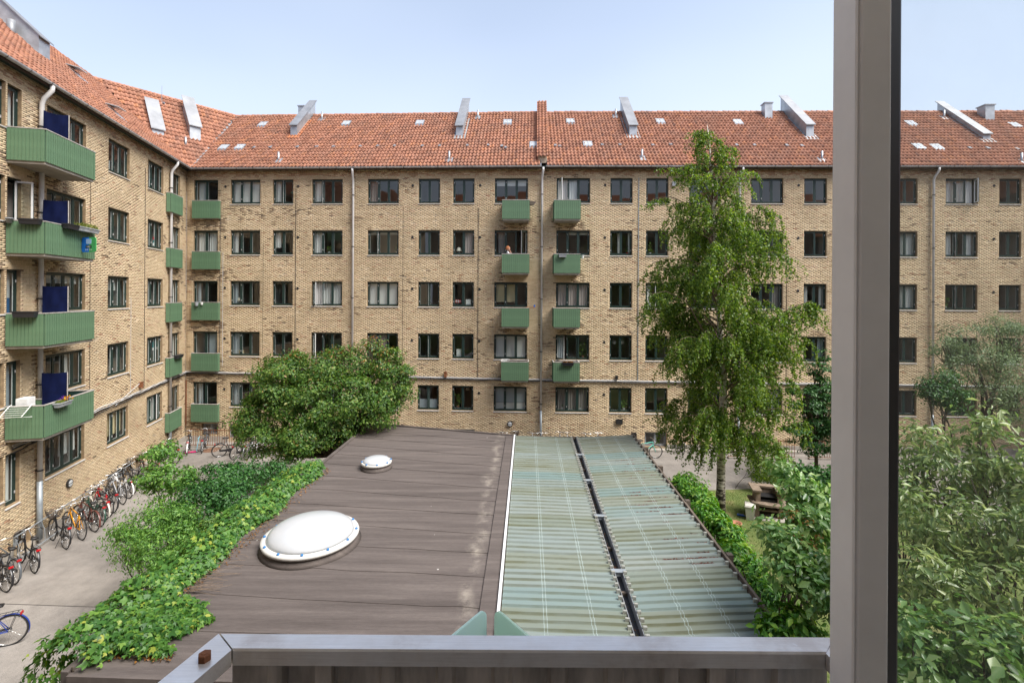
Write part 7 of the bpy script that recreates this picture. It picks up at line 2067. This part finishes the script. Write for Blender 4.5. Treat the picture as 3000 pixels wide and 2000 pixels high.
# ------------------------------------------------------------------ the person on the balcony
mat('skin', (.55, .3, .21), .6); mat('hair_red', (.36, .13, .045), .7); mat('shirt', (.5, .5, .52), .9); mat('trousers', (.06, .07, .1), .9)
def person():
    s = FB.s_of(1487, 735, .5); fz = 9.43
    base = FB.P(s, .5, fz)
    t = thing('person', base, 'person with ginger hair and pale shirt on a balcony, hand raised to the head', 'person', rz=FB.ang + math.pi)
    # local: x along the wall, -y towards the yard; sits facing left along the balcony
    J = {'pel': (0, 0, .5), 'sp': (-.02, 0, .78), 'ch': (-.03, 0, 1.0), 'nk': (-.02, 0, 1.1),
         'hl': (-.05, -.1, .49), 'kl': (-.42, -.12, .5), 'al': (-.44, -.12, .08), 'tl': (-.58, -.13, .04), 'hr': (-.05, .1, .49), 'kr': (-.42, .12, .5), 'ar': (-.44, .12, .08), 'tr': (-.58, .13, .04),
         'sl': (-.02, -.18, 1.03), 'el': (-.2, -.28, .93), 'wl': (-.1, -.2, 1.16), 'sr': (-.02, .18, 1.03), 'er': (-.12, .24, .78), 'wr': (-.36, .16, .62)}
    Rr = {'pel': .14, 'sp': .125, 'ch': .13, 'nk': .06, 'hl': .09, 'kl': .065, 'al': .045, 'tl': .035, 'hr': .09, 'kr': .065, 'ar': .045, 'tr': .035, 'sl': .06, 'el': .045, 'wl': .032, 'sr': .06, 'er': .045, 'wr': .032}
    E = [('pel', 'sp'), ('sp', 'ch'), ('ch', 'nk'), ('pel', 'hl'), ('hl', 'kl'), ('kl', 'al'), ('al', 'tl'), ('pel', 'hr'), ('hr', 'kr'), ('kr', 'ar'), ('ar', 'tr'), ('ch', 'sl'), ('sl', 'el'), ('el', 'wl'), ('ch', 'sr'), ('sr', 'er'), ('er', 'wr')]
    fing = []
    for h, dirn in (('wl', Vector((.05, .05, .1))), ('wr', Vector((-.1, -.02, -.01)))):
        w = Vector(J[h]); pm = w + dirn.normalized() * .07; J[h + 'p'] = tuple(pm); Rr[h + 'p'] = .03; E.append((h, h + 'p'))
        sd = dirn.normalized().cross(Vector((0, 0, 1)) if abs(dirn.z) < .08 else Vector((1, 0, 0))).normalized()
        for k in range(4):
            a = pm + sd * (.027 - .018 * k); b = a + dirn.normalized() * (.045 - .004 * abs(k - 1)) ; c = b + (dirn.normalized() * .6 + Vector((0, 0, -.5))).normalized() * .035
            nm = h + 'f%d' % k; J[nm + 'a'] = tuple(b); J[nm + 'b'] = tuple(c); Rr[nm + 'a'] = .009; Rr[nm + 'b'] = .008; E += [(h + 'p', nm + 'a'), (nm + 'a', nm + 'b')]
        b = w + dirn.normalized() * .04 + sd * .045; J[h + 't'] = tuple(b); Rr[h + 't'] = .01; E.append((h, h + 't'))
    names = list(J)
    me = bpy.data.meshes.new('body'); me.from_pydata([J[k] for k in names], [(names.index(a), names.index(b)) for a, b in E], [])
    ob = bpy.data.objects.new('body', me); col.objects.link(ob)
    ob.modifiers.new('skin', 'SKIN'); sub = ob.modifiers.new('sub', 'SUBSURF'); sub.levels = 1; sub.render_levels = 1
    for i, k in enumerate(names):
        me.skin_vertices[0].data[i].radius = (Rr[k], Rr[k]); me.skin_vertices[0].data[i].use_root = (k == 'pel')
    dg = bpy.context.evaluated_depsgraph_get(); m2 = bpy.data.meshes.new_from_object(ob.evaluated_get(dg)); bpy.data.objects.remove(ob)
    # head joined to the same body mesh
    V = [tuple(v.co) for v in m2.vertices]; Fc = [tuple(p.vertices) for p in m2.polygons]
    hd = MB(); hc = Vector((-.03, 0, 1.24)); n1, n2 = 12, 9
    for i in range(n2 + 1):
        th = math.pi * i / n2
        for k in range(n1):
            ph = 2 * math.pi * k / n1; r = math.sin(th); x = -.105 * r * math.cos(ph); y = .078 * r * math.sin(ph); z = .125 * math.cos(th)
            if z < 0: x *= 1 - .25 * abs(z) / .125; y *= 1 - .3 * abs(z) / .125
            if x < -.07 and abs(y) < .02 and -.03 < z < .02: x -= .025           # nose
            hd.v.append((hc.x + x, hc.y + y, hc.z + z))
    for i in range(n2):
        for k in range(n1): hd.f.append((i * n1 + k, (i + 1) * n1 + k, (i + 1) * n1 + (k + 1) % n1, i * n1 + (k + 1) % n1)); hd.m.append(0)
    for sy in (-1, 1): hd.lathe([(.012, 0), (.022, .01), (.012, .02)], c=(hc.x + .01, hc.y + sy * .078, hc.z - .01), n=6)
    b0 = len(V); V += hd.v; Fc += [tuple(b0 + i for i in f) for f in hd.f]
    mi = []
    for f in Fc:
        c = sum((Vector(V[i]) for i in f), Vector()) / len(f)
        d_w = min((c - Vector(J['wl'])).length, (c - Vector(J['wr'])).length, (c - Vector(J['wlp'])).length, (c - Vector(J['wrp'])).length, (c - Vector(J['el'])).length + .04)
        mi.append(0 if (c.z > 1.1 or d_w < .14) else (2 if c.z < .56 and not (abs(c.y) > .2) else 1))
    link('body', new_mesh('body', V, Fc, [MAT['skin'], MAT['shirt'], MAT['trousers']], mi, True), t, world_verts=False)
    for sy in (-1, 1): MB().lathe([(.004, -.008), (.011, 0), (.004, .008)], c=(hc.x - .098, sy * .032, hc.z + .012), n=6).build('eye', MAT['sign_black'], t, world_verts=False)
    MB().box(hc.x - .1, hc.x - .088, -.022, .022, hc.z - .066, hc.z - .058).build('mouth', MAT['sign_red'], t, world_verts=False)
    hr = MB()
    for i in range(7):
        th = (math.pi * .62) * i / 6
        for k in range(12):
            ph = 2 * math.pi * k / 12; r = math.sin(th); back = 1 if math.cos(ph) < .45 else .82
            hr.v.append((hc.x - (.122 * back) * r * math.cos(ph) + .012, hc.y + .094 * r * math.sin(ph), hc.z + .145 * math.cos(th) * (1 if math.cos(ph) < .45 or math.cos(th) > .35 else 1.0) + (.05 if math.cos(ph) > .45 and th > 1 else 0)))
    for i in range(6):
        for k in range(12): hr.f.append((i * 12 + k, (i + 1) * 12 + k, (i + 1) * 12 + (k + 1) % 12, i * 12 + (k + 1) % 12)); hr.m.append(0)
    hr.build('hair', MAT['hair_red'], t, world_verts=False, smooth=True)
    ch = thing('balcony_stool', base, 'low dark stool under the person on the balcony', 'stool', rz=FB.ang)
    MB().box(-.18, .18, -.17, .17, .34, .375).build('seat', MAT['old_wood'], ch, world_verts=False)
    for x in (-.14, .14):
        for y in (-.13, .13): MB().box(x - .02, x + .02, y - .02, y + .02, 0, .339).build('leg', MAT['old_wood'], ch, world_verts=False)
person()

# ------------------------------------------------------------------ the viewer's own building and the right wing (seen mirrored in the panes)
OWN_Y = -.6  # wall set back behind the viewer to open the near post to skylight
FO = Fac((36.0, OWN_Y), (-11.6, OWN_Y)); FE = Fac((33.0, 25.2), (33.0, OWN_Y))
own = thing('apartment_building', FO.P(20, 0, 0), 'brick apartment wing on the viewer side, the one the photograph is taken from', 'building')
east = thing('apartment_building', FE.P(10, 0, 0), 'brick apartment wing closing the right side of the yard, outside the frame', 'building')
wm = None
for fac, bld in ((FO, own), (FE, east)):
    op = []
    s = 1.5
    while s < fac.L - 2:
        w = 1.6 if int(s) % 2 else 1.15
        if not (fac is FO and 31.5 < s < 38.5):
            for r in range(5): op.append((s, s + w, wz(r) - WH, wz(r)))
        s += 2.9
    if fac is FO: op.append((36 - .95, 36 + .95, 6.55, 8.75))
    wall_skin(fac, bld, op, 0, EAVE_Z, m='brick_far')
    for (a, b, c, d) in op:
        if d - c > 1.5: continue
        o = MB().box(a, b, -.14, -.1, c, d, T=fac.P).build('window', MAT['frame_green'], bld)
        MB().add([fac.P(a + .1, -.098, c + .1), fac.P(b - .1, -.098, c + .1), fac.P(b - .1, -.098, d - .1), fac.P(a + .1, -.098, d - .1)], [(0, 1, 2, 3)]).build('pane', MAT['dark_pane'] if 'dark_pane' in MAT else mat('dark_pane', (.03, .035, .04), .05, spec=.8), o)
    v = [fac.P(0, OVER, EAVE_Z), fac.P(fac.L, OVER, EAVE_Z), fac.P(fac.L, -RUN, RIDGE_Z), fac.P(0, -RUN, RIDGE_Z), fac.P(0, -2 * RUN - OVER, EAVE_Z), fac.P(fac.L, -2 * RUN - OVER, EAVE_Z)]
    MB().add(v, [(0, 1, 2, 3), (3, 2, 5, 4), (0, 3, 4), (1, 5, 2)]).build('roof', MAT['tile_far'] if 'tile_far' in MAT else mat('tile_far', (.4, .13, .055), .85, noise=.4, nscale=3), bld)
    MB().add([fac.P(0, -2 * RUN, 0), fac.P(fac.L, -2 * RUN, 0), fac.P(fac.L, -2 * RUN, EAVE_Z), fac.P(0, -2 * RUN, EAVE_Z)], [(0, 1, 2, 3)]).build('rear_wall', MAT['brick_far'], bld)
# unseen balcony door added behind the camera, with the room beyond it
MB().add([(x, y, z) for z in (6.5, 9.1) for y in (-4.2, OWN_Y - .02) for x in (-2.2, 2.2)], [(0, 1, 3, 2), (4, 6, 7, 5), (0, 4, 5, 1), (0, 2, 6, 4), (1, 5, 7, 3)]).build('room', mat('room_white', (.8, .79, .77), .8), own)
MB().box(-1.25, 2.1, OWN_Y - .1, 1.05, 6.32, 6.5).build('balcony', MAT['concrete'], own)  # unseen open balcony, added so skylight reaches the near post and rail

# ------------------------------------------------------------------ rail in front of the window
def steel_mat():
    """brushed stainless steel: long streaks, warm tarnish, pale splashes"""
    m = mat('steel', (.6, .56, .52), .36, metal=.65)
    nt = m.node_tree; b = nt.nodes['Principled BSDF']; g = N_(nt, 'ShaderNodeNewGeometry')
    def nz_(sc, sx, d=8):
        mp = N_(nt, 'ShaderNodeMapping'); mp.inputs['Scale'].default_value = sx; nt.links.new(g.outputs['Position'], mp.inputs['Vector'])
        n = N_(nt, 'ShaderNodeTexNoise', Scale=sc, Detail=d, Roughness=.65); nt.links.new(mp.outputs[0], n.inputs['Vector']); return n.outputs['Fac']
    c = ramp(nt, nz_(5, (1, 1, 1)), [(.33, (.58, .51, .45)), (.5, (.78, .74, .69)), (.68, (.86, .84, .81))])
    st = N_(nt, 'ShaderNodeMapRange'); st.inputs['From Min'].default_value = .3; st.inputs['From Max'].default_value = .7; st.inputs['To Min'].default_value = .92; st.inputs['To Max'].default_value = 1.06
    nt.links.new(nz_(9, (1, 30, 30), 5), st.inputs['Value'])
    mx = N_(nt, 'ShaderNodeMix', data_type='RGBA', blend_type='MULTIPLY'); mx.inputs['Factor'].default_value = 1; nt.links.new(c, mx.inputs['A']); nt.links.new(st.outputs[0], mx.inputs['B'])
    sp = N_(nt, 'ShaderNodeMapRange'); sp.inputs['From Min'].default_value = .665; sp.inputs['From Max'].default_value = .7; sp.inputs['To Max'].default_value = .8
    nt.links.new(nz_(26, (1, 1, 1), 6), sp.inputs['Value'])
    m2 = N_(nt, 'ShaderNodeMix', data_type='RGBA'); m2.inputs['B'].default_value = (.75, .73, .7, 1); nt.links.new(sp.outputs[0], m2.inputs['Factor']); nt.links.new(mx.outputs['Result'], m2.inputs['A'])
    nt.links.new(m2.outputs['Result'], b.inputs['Base Color'])
    ro = N_(nt, 'ShaderNodeMapRange'); ro.inputs['To Min'].default_value = .22; ro.inputs['To Max'].default_value = .5; nt.links.new(nz_(14, (1, 8, 8), 5), ro.inputs['Value']); nt.links.new(ro.outputs[0], b.inputs['Roughness'])
    return m
steel_mat()
mat('steel_panel', (.58, .53, .48), .5, metal=.15, noise=.45, nscale=5, detail=8, stretch=(3, 3, .6))
RT = CAMZ - .7376; RD0, RD1 = 1.0, 1.0475; RX0, RX1 = -.627, .705
rl = thing('balcony_rail', (0, 1.02, RT - .9), 'square stainless steel rail with corrugated panel below, right in front of the viewer', 'railing')
# mitred front and side tubes
tk_ = .034; sl_ = .26
def quadbar(a, b, c, d, z0, z1, nm='rail', m='steel', bev=.004):
    """bar with plan corners a b c d and slightly eased upper edges"""
    ctr = [(a[0] + b[0] + c[0] + d[0]) / 4, (a[1] + b[1] + c[1] + d[1]) / 4]
    P0 = [(*p, z0) for p in (a, b, c, d)]; P1 = [(*p, z1 - bev) for p in (a, b, c, d)]
    def ins(p, q, r_):   # inset in the middle line only
        return p
    v = P0 + P1
    # eased top: shrink across the bar's width
    w1 = np.array(d) - np.array(a); w2 = np.array(c) - np.array(b)
    w1 = w1 / np.linalg.norm(w1) * bev; w2 = w2 / np.linalg.norm(w2) * bev
    T_ = [(*(np.array(a) + w1), z1), (*(np.array(b) + w2), z1), (*(np.array(c) - w2), z1), (*(np.array(d) - w1), z1)]
    mb = MB().add(v + T_, [(3, 2, 1, 0), (0, 1, 5, 4), (1, 2, 6, 5), (2, 3, 7, 6), (3, 0, 4, 7), (4, 5, 9, 8), (5, 6, 10, 9), (6, 7, 11, 10), (7, 4, 8, 11), (8, 9, 10, 11)])
    return mb.build(nm, MAT[m], rl)
w_ = RD1 - RD0
quadbar((RX0 + w_ + .004, RD0), (RX1 - w_, RD0), (RX1, RD1), (RX0 - .004, RD1), RT - tk_, RT)
quadbar((RX0 - .19, OWN_Y), (RX0 - .19 + w_ * 1.03, OWN_Y), (RX0 + w_ + .002, RD0 - .0015), (RX0 - .006, RD1 - .001), RT - tk_ - .001, RT - .001) if False else None
MB().hexa([(RX0 - .006, RD1 - .002, RT - tk_), (RX0 + w_ + .002, RD0 - .002, RT - tk_), (RX0 + w_ - .43, OWN_Y, RT - tk_), (RX0 - .43, OWN_Y, RT - tk_), (RX0 - .006, RD1 - .002, RT), (RX0 + w_ + .002, RD0 - .002, RT), (RX0 + w_ - .43, OWN_Y, RT), (RX0 - .43, OWN_Y, RT)]).build('rail', MAT['steel'], rl)
MB().hexa([(RX1 - w_ - .002, RD0 - .002, RT - tk_), (RX1 + .002, RD1 - .002, RT - tk_), (RX1 + .004, .918, RT - tk_), (RX1 + .004 - w_, .918, RT - tk_), (RX1 - w_ - .002, RD0 - .002, RT), (RX1 + .002, RD1 - .002, RT), (RX1 + .004, .918, RT), (RX1 + .004 - w_, .918, RT)]).build('rail', MAT['steel'], rl)
bp_ = (RX0 + .012, RD0 - .03, RT)
MB().lathe([(.0125, 0), (.0125, .012), (.011, .014)], c=bp_, n=6).lathe([(.007, .0145), (.0055, .0155)], c=bp_, n=8).build('bolt', MAT['rust'], rl)
# corrugated panel
mb = MB(); zt, zb = RT - tk_ - .002, RT - .95; x = RX0 + .03; v = []; k = 0
yp = RD0 + .036
xs = []
while x < RX1 - .03:
    for dx, dy in ((0, 0), (.075, 0), (.083, -.012), (.112, -.012), (.12, 0)):
        if x + dx < RX1 - .02: xs.append((x + dx, yp + dy))
    x += .1205
for i in range(len(xs) - 1):
    (a0, b0), (a1, b1) = xs[i], xs[i + 1]
    mb.add([(a0, b0, zb), (a1, b1, zb), (a1, b1, zt), (a0, b0, zt), (a0, b0 + .002, zb), (a1, b1 + .002, zb), (a1, b1 + .002, zt), (a0, b0 + .002, zt)], [(0, 1, 2, 3), (5, 4, 7, 6)])
mb.build('panel', MAT['steel_panel'], rl)
for x in (-.39, .435): MB().box(x - .017, x + .017, RD0 + .006, RD0 + .0215, zb, zt, T=None).build('post', MAT['steel_panel'], rl)
# mint sheets clipped to the outside of the panel
for nm_, c_ in (('mint', (.72, .9, .88)), ('mint_green', (.74, .92, .82))):
    m = mat(nm_, tuple(x * .9 for x in c_), .3); nt = m.node_tree; tr = N_(nt, 'ShaderNodeBsdfTranslucent'); tr.inputs['Color'].default_value = (*c_, 1)
    mx = N_(nt, 'ShaderNodeMixShader'); mx.inputs['Fac'].default_value = .6; nt.links.new(nt.nodes['Principled BSDF'].outputs[0], mx.inputs[1]); nt.links.new(tr.outputs[0], mx.inputs[2])
    nt.links.new(mx.outputs[0], nt.nodes['Material Output'].inputs['Surface'])
mt = thing('plastic_screen', (-.06, 1.3, 6.6), 'pair of pale mint plastic sheets meeting in a point just beyond the rail', 'screen')
for (A, B, m) in (((-.075, 1.49), (-.372, 1.075), 'mint'), ((-.046, 1.49), (.285, 1.075), 'mint_green')):
    A, B = np.array(A), np.array(B); d = (B - A) / np.linalg.norm(B - A); q = np.array((-d[1], d[0])) * .0035; L = np.linalg.norm(B - A)
    zt = CAMZ - .965; out = [(0, zt - .6), (L, zt - .6), (L, zt)] + [(.03 - .03 * math.sin(a), zt - .03 + .03 * math.cos(a)) for a in np.linspace(0, math.pi / 2, 7)]
    k = len(out); P = [(*(A + d * s + q), z) for s, z in out] + [(*(A + d * s - q), z) for s, z in out]
    MB().add(P, [tuple(range(k)), tuple(reversed(range(k, 2 * k)))] + [(i, i + k, (i + 1) % k + k, (i + 1) % k) for i in range(k)]).build('sheet', MAT[m], mt)

# ------------------------------------------------------------------ the viewer's window: fixed right-hand light beside the open part
mat('sash_white', (.88, .875, .86), .42, noise=.07, nscale=5, detail=8); mat('gasket', (.008, .008, .009), .5)
MX, YI, YO = .609, .85, .916
cas = thing('window_frame', (MX + .05, YI, 6.9), 'white window post with black seal and clear pane at the right edge, close to the viewer', 'window')
def prof(nm, pts, m, a=6.9, b=9.75):
    """upright bar: pts is the plan outline (x, y), clockwise seen from above"""
    k = len(pts); V = [(x, y, a) for x, y in pts] + [(x, y, b) for x, y in pts]
    return MB().add(V, [tuple(range(k)), tuple(reversed(range(k, 2 * k)))] + [(i, i + k, (i + 1) % k + k, (i + 1) % k) for i in range(k)]).build(nm, MAT[m], cas)
prof('post', [(MX, YO), (MX + .06, YO), (MX + .06, YI + .003), (MX + .057, YI), (MX + .008, YI), (MX + .005, YI + .004), (MX + .002, YI + .004), (MX, YI + .008)], 'sash_white')
prof('gasket', [(MX + .061, YO - .01), (MX + .095, YO - .01), (MX + .095, YI + .024), (MX + .088, YI + .018), (MX + .061, YI + .006)], 'gasket')
for (a, b) in ((6.899, 6.98), (9.67, 9.751)):
    MB().box(MX + .096, 2.0, YI, YO, a, b).build('cross_rail', MAT['sash_white'], cas)
prof('post', [(2.001, YO), (2.07, YO), (2.07, YI), (2.001, YI)], 'sash_white')
MB().add([(MX + .09, YI + .03, 6.97), (2.0, YI + .03, 6.97), (2.0, YI + .03, 9.68), (MX + .09, YI + .03, 9.68)], [(0, 1, 2, 3)]).build('pane', MAT['near_pane'], cas)
